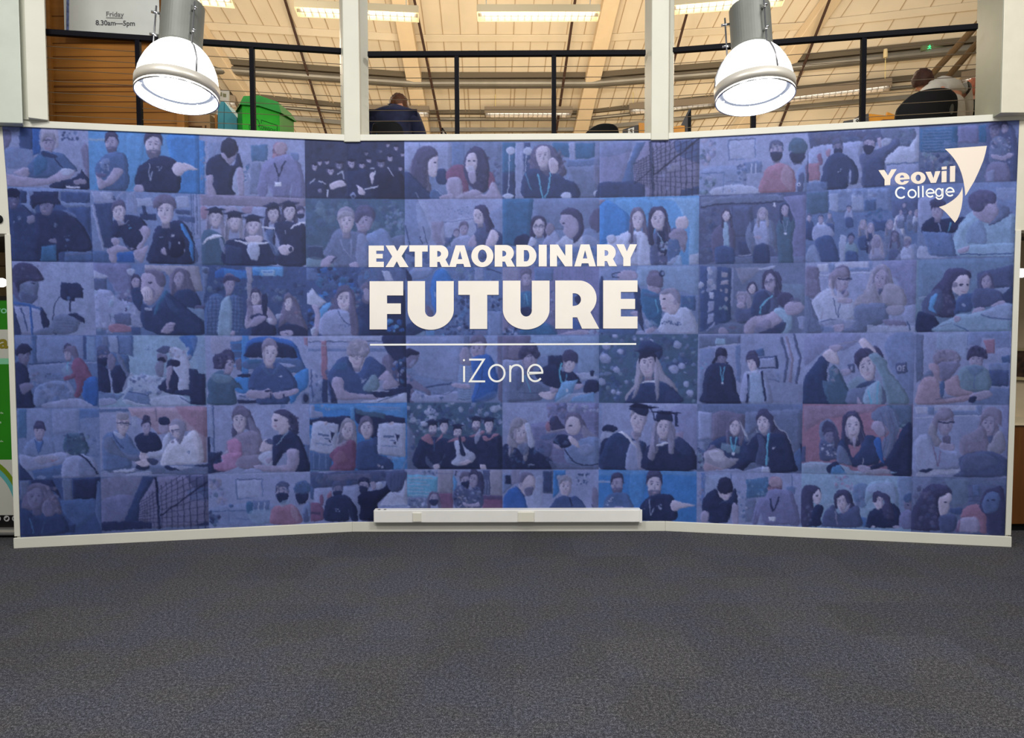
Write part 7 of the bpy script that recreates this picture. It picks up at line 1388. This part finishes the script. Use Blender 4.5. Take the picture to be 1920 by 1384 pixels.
P('l','1000,220 1160,190 1390,180 1400,290 1390,480 1100,480',.7); P('r','1055,270 1085,255 1090,340 1062,340',.9); P('R','1120,260 1160,220 1160,280 1130,290'); P('r','960,340 1050,330 1090,400 1080,480 940,485',.9); P('b','910,340 970,320 960,480 920,485',.6); Q('k','970,410 1060,410 1060,430 970,430',.5)
H(1215,215,46,62,'f','E','m',0,0,1.2,0); P('k','1100,480 1110,320 1180,260 1280,260 1370,340 1400,480 1340,480 1310,380 1310,485'); fol(1195,375,1240,405,5,5,9,['l','w'])
H(1450,180,48,62,'s','k','m',.1,10,1,0); P('x','1390,280 1430,240 1520,220 1640,180 1680,60 1700,200 1620,280 1570,350 1580,480 1420,480 1420,380'); P('s','1510,150 1545,130 1560,190 1530,210'); P('w','1560,150 1610,140 1620,180 1570,200',.9); P('E','1660,60 1830,40 1810,180 1750,225 1680,210'); for_=[L('d',6,'%g,70 %g,210'%(x,x-6),.6) for x in (1700,1730,1760,1790)]; P('w','1600,330 1680,230 1780,230 1830,130 1850,350 1600,355'); L('m',7,'1600,358 1850,350')
tile(4,5,'l',750,870,4.923)
Q('T','65,95 350,120 340,310 65,300',.8); 
for y,w in ((125,230),(155,170),(185,200),(218,140),(250,240),(282,180)): L('w',9 if y>125 else 14,'75,%g %g,%g'%(y,75+w,y+w*.05),.8,False)
Q('a','350,60 490,60 490,270 350,270'); L('v',6,'350,90 490,92'); Q('r','350,275 490,270 490,410 370,410',.9); Q('B','490,100 530,160 520,240 490,250'); fol(500,60,560,130,10,8,20,['a','i','s','h']); fol(180,56,340,100,16,10,22,['e','n','w','G'],.6)
P('e','80,320 250,310 260,410 75,410'); fol(80,320,250,405,24,8,20,['l','E','n','w'],.7); H(312,325,46,52,'s','y','sml',0,0,1,0)
Q('E','765,60 835,60 835,285 770,285'); for_=[Q('l','%g,150 %g,150 %g,280 %g,280'%(x,x+14,x+14,x),.5) for x in (780,808)]; Q('a','835,60 942,60 942,290 835,290'); Q('r','765,290 945,290 945,410 765,410'); Q('d','765,290 945,290 945,330 770,325',.5); P('h','640,90 720,70 770,120 770,300 740,410 700,400'); H(605,160,48,66,'s','y','sm',0,-4,1.2,0); H(680,150,44,72,'s','h','s',-.2,8,1,0); P('E','500,250 560,200 640,240 740,220 760,400 520,410'); fol(500,220,740,400,70,8,18,['k','e','a','l','d'],.75); P('s','580,350 650,370 730,350 735,385 650,395 585,380')
tile(5,5,'l',750,870,4.923)
Q('o','1030,55 1110,60 1090,170 1030,200',.6); Q('b','945,95 1030,95 1030,200 945,280'); Q('k','968,108 1022,105 1022,188 970,185'); Q('e','1315,60 1415,60 1405,275 1312,265'); Q('d','1320,70 1400,70 1395,262 1320,258',.8); Q('c','1415,60 1530,60 1530,100 1450,110 1470,250 1410,320'); P('w','1250,130 1310,120 1310,400 1180,400 1150,310 1230,270',.4)
P('S','1090,150 1140,90 1200,85 1240,130 1250,190 1240,240 1210,290 1150,290 1100,240'); P('f','1085,160 1120,85 1180,72 1235,110 1180,110 1140,150 1110,200'); E('s',1110,190,16,24); P('F','1150,230 1230,215 1215,288 1160,290',.8); P('C','950,400 960,290 1040,220 1100,240 1150,310 1180,405 1170,412 950,412'); L('n',9,'1060,210 1110,250 1150,300')
H(1528,215,56,78,'S','a','s',0,0,1.4); fol(1460,110,1590,160,10,10,24,['l','a','w'],.6); P('n','1380,410 1430,330 1500,290 1560,300 1640,300 1720,405 1700,412 1390,412'); L('k',14,'1560,300 1590,390'); fol(1620,90,1750,200,26,8,16,['n','m','d','w']); P('f','1770,240 1795,210 1825,260 1825,400 1780,400'); P('o','1775,250 1800,220 1805,330 1780,330',.6); L('k',6,'1770,370 1790,400')
tile(6,5,'c',1120,870,4.8)
Q('u','10,60 890,60 890,110 500,90 10,110',.3); Q('w','10,152 130,150 130,168 10,170',.7); P('B','300,90 430,100 400,330 300,350',.4); fol(890,90,990,500,36,8,18,['o','m','l','v','n'],.8); Q('u','890,70 1000,70 990,120 890,120',.5); L('C',26,'960,90 960,500',.5); Q('l','1000,80 1190,80 1190,500 980,500',.0)
H(180,185,56,76,'s','h','sB',-.35,0,1.3,0); P('N','50,400 90,290 160,260 250,260 300,330 305,405 50,412'); fol(80,300,150,370,12,6,12,['w','l']); P('s','90,400 200,385 300,400 300,412 90,412')
H(512,195,70,106,'S','h','sB',0,0,1.3,0); P('k','380,400 420,330 480,290 600,265 690,310 705,505 400,505'); P('d','400,410 480,290 490,400 420,500',.4); L('w',7,'470,320 480,470'); L('w',7,'510,400 478,470'); fol(530,360,580,410,8,5,10,['w','l']); P('S','655,370 690,325 740,340 830,365 885,378 820,390 750,400 720,425 670,410'); L('l',5,'415,405 430,402')
P('S','1000,500 0,0 0,0',0)
tile(7,5,'l',1120,870,4.8)
Q('u','950,100 1180,90 1190,500 1000,500',.3); L('N',6,'1205,80 1210,250'); Q('t','1340,140 1540,120 1530,290 1340,310',.8); fol(1345,145,1530,300,18,8,20,['B','t','u'],.5); Q('e','1330,310 1430,310 1400,520 1330,520',.8); fol(1260,250,1340,500,14,8,20,['m','t','w']); Q('C','930,80 975,80 965,300 940,420',.5); fol(900,100,960,500,20,8,16,['o','l','m']); L('N',6,'1750,90 1755,220'); P('m','1700,210 1770,205 1775,270 1720,260',.8)
H(1150,245,66,92,'S','j','s',0,10,1,0); E('j',1150,205,72,70); P('k','950,430 950,330 1000,260 1070,230 1120,310 1170,330 1240,220 1262,370 1210,375 1170,525 995,520 1000,440'); P('s','945,430 1000,435 990,520 935,515'); P('s','1210,370 1260,370 1270,530 1215,530'); L('N',6,'1090,355 1170,325')
H(1595,220,64,98,'R','s','bg',-.3,8,1.2,0); E('O',1605,165,60,50); P('v','1510,310 1540,240 1660,230 1750,260 1800,400 1820,550 1700,548 1500,545 1470,440 1440,540 1395,538 1420,380 1480,290'); L('k',13,'1555,310 1580,430'); L('k',13,'1640,300 1580,430'); Q('W','1548,475 1605,478 1605,520 1548,515'); P('l','1470,450 1500,530 1470,540',.6)
tile(8,5,'u',1500,875,4.8)
Q('b','880,90 1010,85 1010,540 880,480',.8); fol(320,90,480,200,26,8,26,['l','v','p','w'],.5); P('m','480,180 600,160 590,360 500,330',.7); fol(480,170,600,350,24,8,24,['v','m','N','l'],.6); P('u','590,340 600,180 680,130 820,140 880,200 880,380 760,280 650,280'); P('l','600,190 700,150 850,160 870,360 800,260 660,260',.5); L('w',6,'210,350 320,340'); Q('C','540,450 600,460 590,540 530,540',.7); L('w',6,'560,390 660,370',.7)
P('h','10,260 40,180 110,165 180,200 190,260 130,240 120,360 160,420 110,520 15,535'); P('S','120,260 170,210 195,260 180,320 150,345 120,310'); E('j',155,262,12,6); L('W',5,'140,320 165,322'); P('k','120,380 160,340 210,370 190,460 190,530 60,535 90,480'); fol(20,330,110,520,16,8,20,['i','h','e'],.6)
P('h','310,300 330,230 400,205 460,240 480,330 520,400 480,440 420,330 380,250'); H(375,320,52,72,'S','h','s',0,-6,1.1); P('h','310,300 320,240 390,210 450,250 470,340 440,320 400,260 340,290 330,380 310,360'); P('E','200,530 220,410 300,350 340,420 440,380 520,350 545,440 540,545 210,540'); P('s','360,360 400,400 440,330 445,370 400,420 360,410'); L('s',12,'315,400 340,530',.7)
P('k','590,540 620,420 680,370 740,360 830,330 900,400 900,500 870,550 600,545'); H(705,315,46,66,'S','h','s',-.1,-6,1,0); P('h','665,320 680,250 750,235 810,280 840,400 840,480 770,460 730,380 760,310 710,270 690,320'); fol(740,380,830,480,12,6,16,['i','h','d']); P('S','660,530 680,545 640,548'); P('s','840,530 890,530 890,548 840,548')
P('f','930,310 1000,290 1000,400 950,400'); P('N','930,290 950,250 1000,240 1000,310 950,320'); P('v','905,420 1000,400 1010,550 900,545'); E('j',970,345,12,5)
tile(9,5,'e',1500,875,4.8)
Q('l','1010,95 1180,95 1180,160 1100,260 1020,360',.4); Q('G','1300,110 1510,110 1510,330 1380,370',.35); Q('E','1510,160 1890,160 1890,640 1510,640',.5); Q('m','1555,165 1610,165 1610,260 1560,260',.8); L('E',8,'1510,270 1640,265'); L('E',14,'1520,310 1640,310')
P('h','990,560 1000,420 1060,300 1120,200 1220,155 1330,180 1370,240 1270,260 1240,330 1260,440 1260,570'); fol(1040,200,1250,540,40,12,34,['h','i','y','E'],.5); P('S','1245,300 1290,260 1350,235 1365,290 1345,330 1340,380 1310,440 1260,430'); E('j',1308,322,14,6); P('E','1260,450 1400,440 1390,580 1260,575'); P('n','1350,380 1460,370 1450,420 1360,420',.8)
P('R','1450,430 1490,370 1600,340 1680,420 1680,590 1610,585 1590,470 1450,460'); P('s','1440,470 1590,460 1610,585 1430,580'); P('h','1620,340 1660,230 1740,190 1830,200 1850,600 1690,600 1680,450 1630,400'); P('m','1640,330 1690,240 1760,230 1800,280 1780,380 1720,420 1660,410',.9); E('j',1690,310,14,6); E('j',1740,305,14,6); P('r','1400,580 1440,470 1430,580',.6)
# ================================================================== hang the mural on the wall
SHEET = finish()
def panel_at(px, py):
    fl_ = 649+(py-267)*(13/710.0); fr_ = 1254-(py-264)*(8/712.0)
    return 0 if px < fl_ else (1 if px < fr_ else 2)
_dirs = (np.array(C_FWD), np.array(C_RIGHT), np.array(C_UP))
def wall_np(X, Y, off):
    """arrays of mural coordinates -> points on the three wall faces"""
    d = _dirs[0][None]+_dirs[1][None]*((X-960.0)/FPX)[:, None]+_dirs[2][None]*((692.0-Y)/FPX)[:, None]
    fl_ = 649+(Y-267)*(13/710.0); fr_ = 1254-(Y-264)*(8/712.0)
    out = np.zeros((len(X), 3)); k = np.where(X < fl_, 0, np.where(X < fr_, 1, 2))
    for i in range(3):
        a, t, n = panel_frame(i); m = k == i; q = a+n*off
        s = (q.x*n.x+q.y*n.y)/(d[m, 0]*n.x+d[m, 1]*n.y); out[m] = d[m]*s[:, None]+np.array([0, 0, CAMZ])
    return out
def print_material():
    m = bpy.data.materials.new('printed_vinyl'); m.use_nodes = True; nt = m.node_tree; b = nt.nodes['Principled BSDF']
    at = nt.nodes.new('ShaderNodeVertexColor'); at.layer_name = 'print'
    tc = nt.nodes.new('ShaderNodeTexCoord'); n = nt.nodes.new('ShaderNodeTexNoise'); n.inputs['Scale'].default_value = 140; n.inputs['Detail'].default_value = 2
    mr = nt.nodes.new('ShaderNodeMapRange'); mr.inputs[1].default_value = .3; mr.inputs[2].default_value = .7; mr.inputs[3].default_value = .94; mr.inputs[4].default_value = 1.06
    mx = nt.nodes.new('ShaderNodeMix'); mx.data_type = 'RGBA'; mx.blend_type = 'MULTIPLY'; mx.inputs[0].default_value = 1
    nt.links.new(tc.outputs['Object'], n.inputs['Vector']); nt.links.new(n.outputs['Fac'], mr.inputs[0])
    nt.links.new(at.outputs['Color'], mx.inputs[6]); nt.links.new(mr.outputs[0], mx.inputs[7]); nt.links.new(mx.outputs[2], b.inputs['Base Color'])
    b.inputs['Roughness'].default_value = .5; b.inputs['Specular IOR Level'].default_value = .25
    return m
M_PRINT = print_material()
MURAL_GAIN = np.array([.79, .89, .88], np.float32)
LUT = np.array([((v/255+.055)/1.055)**2.4 if v/255 > .04045 else v/255/12.92 for v in range(256)], np.float32)
mural = thing('photo_mural', 'large blue-tinted mural of many student photographs across the three-sided wall', 'mural', (0, 6.2, 0))
SHEETS = ['man in dark shirt reaching across a desk',
 'two bearded men in dark shirts, one pointing',
 'young man and bald man looking down',
 'night crowd of graduates in caps',
 'two long-haired women talking, one in red',
 'curly-haired woman with hand on cheek',
 'glass building at dusk',
 'masked student in coral hoodie in a classroom',
 'two masked people in black under a car',
 'person in patterned top beside a blue poster',
 'two people in black by a window',
 'two young men in navy sportswear',
 'five women graduates in gowns',
 'two young men before dark trees',
 'smiling woman by a screen',
 'two women laughing at a table',
 'two women and a toddler on blue',
 'three people under a porch',
 'hall full of seated visitors',
 'young man leaning over a laptop',
 'man with a camera rig',
 'red-haired woman with hand over mouth',
 'student in checked shirt and two women outdoors',
 'woman waving paper before blue balloons',
 'large blue oval sign',
 'young person in teal lanyard',
 'two young men writing',
 'woman in glasses holding a baby doll',
 'two women at a desk with a laptop',
 'woman in black sports jacket at a desk',
 'person in red leaning over a worktop',
 'masked students at a paper-covered desk',
 'man in polo shirt before a blue car',
 'man in glasses working at a bench',
 'man at a whiteboard with two others',
 'two boys using a laptop',
 'blonde graduate before white flowers',
 'two students with lanyards by striped wall',
 'young man in grey hoodie reaching up',
 'two young men in hoodies at a table',
 'masked student and a curly-haired person',
 'people around an orange-walled table',
 'two women holding babies',
 'two women holding white printed bags',
 'graduates with red hoods',
 'blonde woman and a woman with a camera',
 'two graduates in mortarboards',
 'two women in black by a brown cupboard',
 'three women writing before an orange wall',
 'two women chatting by a window',
 'curly-haired woman in dark tones',
 'dark glass building at dusk',
 'masked student in red hoodie in a bright classroom',
 'two masked people under a tyre',
 'masked woman below a pale blue poster',
 'bald man in profile and a fair-haired man',
 'bearded man pointing on bright blue',
 'two men bending over a table',
 'four young women on pale blue',
 'long-haired woman and a woman in red']
for ti, q in enumerate(TILES):
    nu = int(max(abs(q[1][0]-q[0][0]), abs(q[2][0]-q[3][0])))+1; nv = int(max(q[3][1]-q[0][1], q[2][1]-q[1][1]))+1
    u, v = np.meshgrid(np.linspace(0, 1, nu+1), np.linspace(0, 1, nv+1))
    X = ((q[0][0]*(1-u)+q[1][0]*u)*(1-v)+(q[3][0]*(1-u)+q[2][0]*u)*v).ravel(); Y = ((q[0][1]*(1-u)+q[1][1]*u)*(1-v)+(q[3][1]*(1-u)+q[2][1]*u)*v).ravel()
    # keep the top and bottom rows behind ledge and skirting
    co = wall_np(X, Y, .004)
    me = bpy.data.meshes.new('photo_print'); N_ = (nu+1)*(nv+1)
    me.vertices.add(N_); me.vertices.foreach_set('co', co.astype(np.float32).ravel())
    i = (np.arange(nv)[:, None]*(nu+1)+np.arange(nu)[None]).ravel(); F = np.stack([i, i+nu+1, i+nu+2, i+1], 1).astype(np.int32)
    me.loops.add(F.size); me.loops.foreach_set('vertex_index', F.ravel())
    me.polygons.add(len(F)); me.polygons.foreach_set('loop_start', (np.arange(len(F))*4).astype(np.int32)); me.polygons.foreach_set('loop_total', np.full(len(F), 4, np.int32))
    me.update(calc_edges=True)
    iu = (u.ravel() > .5); fx = np.clip(X-MX0+np.where(u.ravel() < .004, 1.5, np.where(u.ravel() > .996, -1.5, 0)), 0, MW-1.001); fy = np.clip(Y-MY0+np.where(v.ravel() < .006, 1.5, np.where(v.ravel() > .994, -1.5, 0)), 0, MH-1.001)
    x0, y0 = fx.astype(int), fy.astype(int)
    c = LUT[SHEET[y0, x0].astype(int)]*MURAL_GAIN
    ca = me.color_attributes.new('print', 'FLOAT_COLOR', 'POINT'); ca.data.foreach_set('color', np.concatenate([c, np.ones((N_, 1))], 1).astype(np.float32).ravel())
    me.materials.append(M_PRINT)
    o = bpy.data.objects.new('photo_print', me); COL.objects.link(o); o.parent = mural; o.location = -mural.location; o['label'] = SHEETS[ti]

# ------------------------------------------------------------------ lettering, traced outlines on the wall
M_LET = mat('cream_white_vinyl_letter', (240, 232, 222), .5, noise=.02, scale=6)
M_THIN = mat('white_print_line', (244, 244, 240), .5)
def letter(name, loops, k=None, m=M_LET, th=.004, off=.0045, par=None):
    """loops in mural coordinates -> a thin raised letter"""
    L0 = [[(x, -y) for x, y in lp] for lp in loops]
    vs, fs = fill_loops(L0)
    mb = MB(); kk = 1 if k is None else k
    nn = Vector((panel_frame(kk)[2].x, panel_frame(kk)[2].y, 0))
    base = [at_wall(kk, x, -y, off) for x, y, _ in vs]; n = len(base)
    mb.v = [tuple(p) for p in base]+[tuple(p+nn*th) for p in base]
    mb.f = [tuple(j+n for j in f) for f in fs]
    for lp in L0:
        i0 = len(mb.v); m_ = len(lp)
        P3 = [at_wall(kk, x, -y, off) for x, y in lp]
        mb.v += [tuple(p) for p in P3]+[tuple(p+nn*th) for p in P3]
        for j in range(m_): mb.f.append((i0+j, i0+(j+1) % m_, i0+m_+(j+1) % m_, i0+m_+j))
    return mb.build(name, m, par or mural)
def arc(cx, cy, rx, ry, a0, a1, n=12):
    return [(cx+rx*math.cos(math.radians(a0+(a1-a0)*k/n)), cy+ry*math.sin(math.radians(a0+(a1-a0)*k/n))) for k in range(n+1)]
zz = lambda s: [(680+x/3.6226, 440+y/3.6226) for x, y in _pl(s)]
def gl(ch, x0, x1, t, b, st):
    """heavy capitals in a box (zoomed units); st = stem width"""
    w, h = x1-x0, b-t; X = lambda u: x0+u; A = lambda *p: [(680+x/3.6226, 440+y/3.6226) for x, y in p]
    def AR(cx, cy, rx, ry, a0, a1, n=12): return A(*arc(cx, cy, rx, ry, a0, a1, n))
    if ch == 'E': c = h*.21; m0 = t+h*.385; m1 = t+h*.595; return [A((x0, t), (x1, t), (x1, t+c+h*.03), (x0+st, t+c+h*.03), (x0+st, m0), (x1-w*.07, m0), (x1-w*.07, m1), (x0+st, m1), (x0+st, b-c-h*.04), (x1, b-c-h*.04), (x1, b), (x0, b))]
    if ch == 'F': return [A((x0, t), (x1, t), (x1, t+h*.295), (x0+st, t+h*.295), (x0+st, t+h*.46), (x1-w*.07, t+h*.46), (x1-w*.07, t+h*.68), (x0+st, t+h*.68), (x0+st, b), (x0, b))]
    if ch == 'T': return [A((x0, t), (x1, t), (x1, t+h*.29), (x0+w/2+st/2, t+h*.29), (x0+w/2+st/2, b), (x0+w/2-st/2, b), (x0+w/2-st/2, t+h*.29), (x0, t+h*.29))]
    if ch == 'I': return [A((x0, t), (x1, t), (x1, b), (x0, b))]
    if ch == 'X': return [A((x0, t), (x0+w*.37, t), (x0+w*.51, t+h*.27), (x0+w*.65, t), (x1-w*.01, t), (x0+w*.70, t+h*.49), (x1, b), (x0+w*.62, b), (x0+w*.49, b-h*.27), (x0+w*.35, b), (x0, b), (x0+w*.29, t+h*.51))]
    if ch == 'Y': return [A((x0, t), (x0+w*.37, t), (x0+w*.51, t+h*.33), (x0+w*.66, t), (x1, t), (x0+w*.69, t+h*.63), (x0+w*.69, b), (x0+w*.34, b), (x0+w*.34, t+h*.63))]
    if ch == 'N': return [A((x0, t), (x0+st*1.05, t), (x1-st*.92, t+h*.52), (x1-st*.92, t), (x1, t), (x1, b), (x1-st*.95, b), (x0+st*.92, b-h*.52), (x0+st*.92, b), (x0, b))]
    if ch == 'A': return [A((x0+w*.30, t), (x0+w*.70, t), (x1, b), (x1-w*.31, b), (x1-w*.345, b-h*.14), (x0+w*.345, b-h*.14), (x0+w*.31, b), (x0, b)), A((x0+w*.5, t+h*.26), (x0+w*.40, b-h*.36), (x0+w*.60, b-h*.36))]
    if ch == 'O': return [AR(x0+w/2, (t+b)/2, w/2, h/2+3, 0, 354, 36), AR(x0+w/2, (t+b)/2, w*.2, h*.3, 0, 354, 24)]
    if ch == 'D': return [A((x0, t))+A((x0+w*.45, t))+AR(x0+w*.45, (t+b)/2, w*.55, h/2, -80, 80, 20)+A((x0+w*.45, b), (x0, b)), A((x0+st, t+h*.24))+AR(x0+w*.50, (t+b)/2, w*.15, h*.26, -80, 80, 10)+A((x0+st, b-h*.24))]
    if ch == 'R': return [A((x0, t))+A((x0+w*.5, t))+AR(x0+w*.54, t+h*.37, w*.40, h*.37, -85, 40, 16)+A((x0+w*.80, t+h*.66), (x1, b), (x1-w*.39, b), (x0+w*.50, b-h*.235), (x0+st, b-h*.235), (x0+st, b), (x0, b)), A((x0+st, t+h*.265))+AR(x0+st+w*.04, t+h*.395, w*.15, h*.13, -88, 88, 12)+A((x0+st, t+h*.53))]
    if ch == 'U': r = (w-2*st)/2; return [A((x0, t), (x0+st, t), (x0+st, b-h*.37))+AR(x0+w/2, b-h*.38, r, h*.13, 175, 5, 14)+A((x1-st, b-h*.37), (x1-st, t), (x1, t), (x1, b-h*.40))+AR(x0+w/2, b-h*.40, w/2, h*.42, 2, 178, 28)+A((x0, b-h*.40))]
L1 = [('E', 41, 144, 75, 221), ('X', 156, 312, 74, 221), ('T', 317, 442, 73, 220), ('R', 455, 590, 73, 220), ('A', 587, 736, 73, 220), ('O', 738, 888, 73, 218), ('R', 897, 1035, 71, 218), ('D', 1043, 1180, 70, 218), ('I', 1196, 1250, 69, 216), ('N', 1272, 1424, 68, 216), ('A', 1437, 1584, 67, 216), ('R', 1591, 1727, 67, 215), ('Y', 1722, 1863, 66, 214)]
for ch, x0, x1, t, b in L1: letter('headline_letter', gl(ch, x0, x1, t, b, {'E': 52, 'T': 50, 'R': 52, 'D': 52, 'N': 52}.get(ch, 50)))
L2 = [('F', 48, 276, 317, 644, 118), ('U', 306, 619, 316, 640, 118), ('T', 650, 924, 315, 641, 118), ('U', 952, 1269, 313, 638, 120), ('R', 1308, 1606, 312, 639, 118), ('E', 1633, 1866, 311, 638, 120)]
for ch, x0, x1, t, b, st in L2: letter('headline_letter', gl(ch, x0, x1, t, b, st), th=.006)
letter('divider_line', [zz('50,742 1858,737 1858,749 50,754')], m=M_THIN, th=.001)
def ribbon(pts, w, closed=False):
    """outline loops of a line of even width (pixels)"""
    n = len(pts); up, dn = [], []
    for i, p in enumerate(pts):
        a = pts[(i-1) % n] if closed or i else p; b = pts[(i+1) % n] if closed or i < n-1 else p
        d1 = (p[0]-a[0], p[1]-a[1]); d2 = (b[0]-p[0], b[1]-p[1])
        l1, l2 = math.hypot(*d1) or 1, math.hypot(*d2) or 1
        if l1 == 1 and d1 == (0, 0): d1 = d2; l1 = l2
        if l2 == 1 and d2 == (0, 0): d2 = d1; l2 = l1
        n1 = (-d1[1]/l1, d1[0]/l1); n2 = (-d2[1]/l2, d2[0]/l2); bx, by = n1[0]+n2[0], n1[1]+n2[1]; bl = math.hypot(bx, by) or 1; bx /= bl; by /= bl
        m_ = min(2.5, 1/max(.2, bx*n1[0]+by*n1[1])); up.append((p[0]+bx*w/2*m_, p[1]+by*w/2*m_)); dn.append((p[0]-bx*w/2*m_, p[1]-by*w/2*m_))
    return [up, dn] if closed else [up+dn[::-1]]
Z4 = lambda *p: [(680+x/3.6226, 440+y/3.6226) for x, y in p]
lw = 3.6
letter('subtitle_letter', ribbon(Z4((689, 893), (689, 1001)), lw), m=M_THIN, th=.001); letter('subtitle_dot', [Z4(*arc(688, 853, 7.5, 7.5, 0, 340, 12))], m=M_THIN, th=.001)
letter('subtitle_letter', ribbon(Z4((723, 849), (823, 849), (729, 997), (832, 997)), lw), m=M_THIN, th=.001)
letter('subtitle_letter', ribbon(Z4(*arc(911, 941, 53, 56, 0, 350, 35)), lw, True), m=M_THIN, th=.001)
letter('subtitle_letter', ribbon(Z4((1002, 1001), (1002, 888)), lw)+[], m=M_THIN, th=.001)
letter('subtitle_arch', ribbon(Z4((1003, 935), *arc(1045, 926, 42, 40, 190, 350, 16), (1088, 940), (1088, 1001)), lw), m=M_THIN, th=.001, off=.0048)
letter('subtitle_letter', ribbon(Z4((1124, 938), (1220, 938), *arc(1172, 940, 49, 56, -8, -320, 30)), lw), m=M_THIN, th=.001)

# the college emblem and its name at the top right
Z7 = lambda s: [(1630+x/7.6875, 255+y/7.6875) for x, y in _pl(s)]
M_EMB = mat('cream_emblem', (236, 222, 206), .5)
def smooth_open(pts, per=6): return _cr(pts, per, False)
edge = smooth_open(Z7('1087,186 1150,245 1215,320 1270,405 1310,490 1345,600 1368,720 1378,800 1382,862'))
letter('emblem_upper_sail', [edge+Z7('1400,840 1450,755 1510,655 1580,505 1640,360 1672,250 1694,142')], k=2, m=M_EMB, th=.001)
e2 = smooth_open(Z7('1340,735 1325,785 1285,850 1230,905 1160,955 1090,995 1003,1024'))
e3 = smooth_open(Z7('1003,1024 1080,1080 1160,1165 1232,1250')); e4 = smooth_open(Z7('1232,1250 1275,1190 1315,1080 1338,960 1346,850 1340,735'))
letter('emblem_lower_sail', [e2+e3[1:]+e4[1:-1]], k=2, m=M_EMB, th=.001)
def word(txt, p0, p1, hgt, bold, name, slant=0.0):
    """font lettering laid between two baseline points (mural coordinates), letter by letter as one word part"""
    vs, fs = text_mesh(txt, 1.0, bold)
    xs = [v[0] for v in vs]; x0, x1 = min(xs), max(xs); ys = [v[1] for v in vs]
    cap = hgt
    out = []
    for x, y, z_ in vs:
        u = (x-x0)/(x1-x0); bx, by = p0[0]+(p1[0]-p0[0])*u, p0[1]+(p1[1]-p0[1])*u; out.append((bx+slant*y*cap, by-y*cap))
    mb = MB(); mb.v = [tuple(at_wall(2, x, y, .0052)) for x, y in out]; mb.f = fs
    return mb.build(name, M_EMB if bold > .02 else M_THIN, mural)
def zp(x, y): return (1630+x/7.6875, 255+y/7.6875)
def seven(s, **k): return letter(k.pop('name', 'emblem_letter'), s, k=2, m=M_EMB, th=.001, **k)
A7 = lambda *p: [zp(x, y) for x, y in p]
seven([A7((131, 494), (215, 490), (268, 570), (318, 482), (394, 477), (305, 625), (300, 707), (219, 712), (220, 628))])
def e7(cx, cy, rx, ry, tilt=-4):      # heavy lower-case e
    r = lambda pts: [(cx+x*math.cos(math.radians(tilt))-y*math.sin(math.radians(tilt)), cy+x*math.sin(math.radians(tilt))+y*math.cos(math.radians(tilt))) for x, y in pts]
    out = arc(0, 0, rx, ry, 25, 352, 30)+[(rx, 14), (-rx*.30, 14)]+arc(0, 0, rx*.34, ry*.60, 150, 40, 8)
    return [A7(*r(out)), A7(*r([(-rx*.3, -ry*.17)]+arc(0, -ry*.15, rx*.30, ry*.42, 180, 360, 8)+[(rx*.3, -ry*.17)]))]
seven(e7(473, 616, 107, 88))
seven([A7(*arc(704, 604, 107, 88, 0, 350, 32)), A7(*arc(704, 604, 37, 47, 0, 350, 20))])
seven([A7((808, 518), (886, 514), (925, 610), (950, 510), (1024, 506), (960, 674), (886, 678))])
seven([A7((1042, 508), (1113, 502), (1112, 664), (1040, 670))]); seven([A7((1042, 445), (1116, 438), (1115, 480), (1042, 487))], name='emblem_dot'); seven([A7((1162, 436), (1238, 430), (1234, 658), (1160, 664))])
def thin7(pts, w=3.1, closed=False): letter('emblem_letter', ribbon(A7(*pts), w, closed), k=2, m=M_THIN, th=.001)
thin7(arc(455, 818, 72, 76, -42, -318, 26), 3.3)
thin7(arc(615, 832, 55, 56, 0, 350, 28), 2.9, True); thin7([(708, 722), (710, 888)], 2.8); thin7([(770, 718), (772, 884)], 2.8)
thin7([(826, 826), (930, 820)]+arc(877, 822, 55, 56, -4, -318, 24), 2.9); 
thin7(arc(1003, 814, 46, 54, 0, 350, 24), 2.8, True); thin7([(1056, 755), (1058, 850)]+arc(1008, 858, 50, 52, 5, 160, 14), 2.8)
thin7([(1108, 810), (1216, 803)]+arc(1162, 806, 55, 58, -4, -318, 24), 2.9)
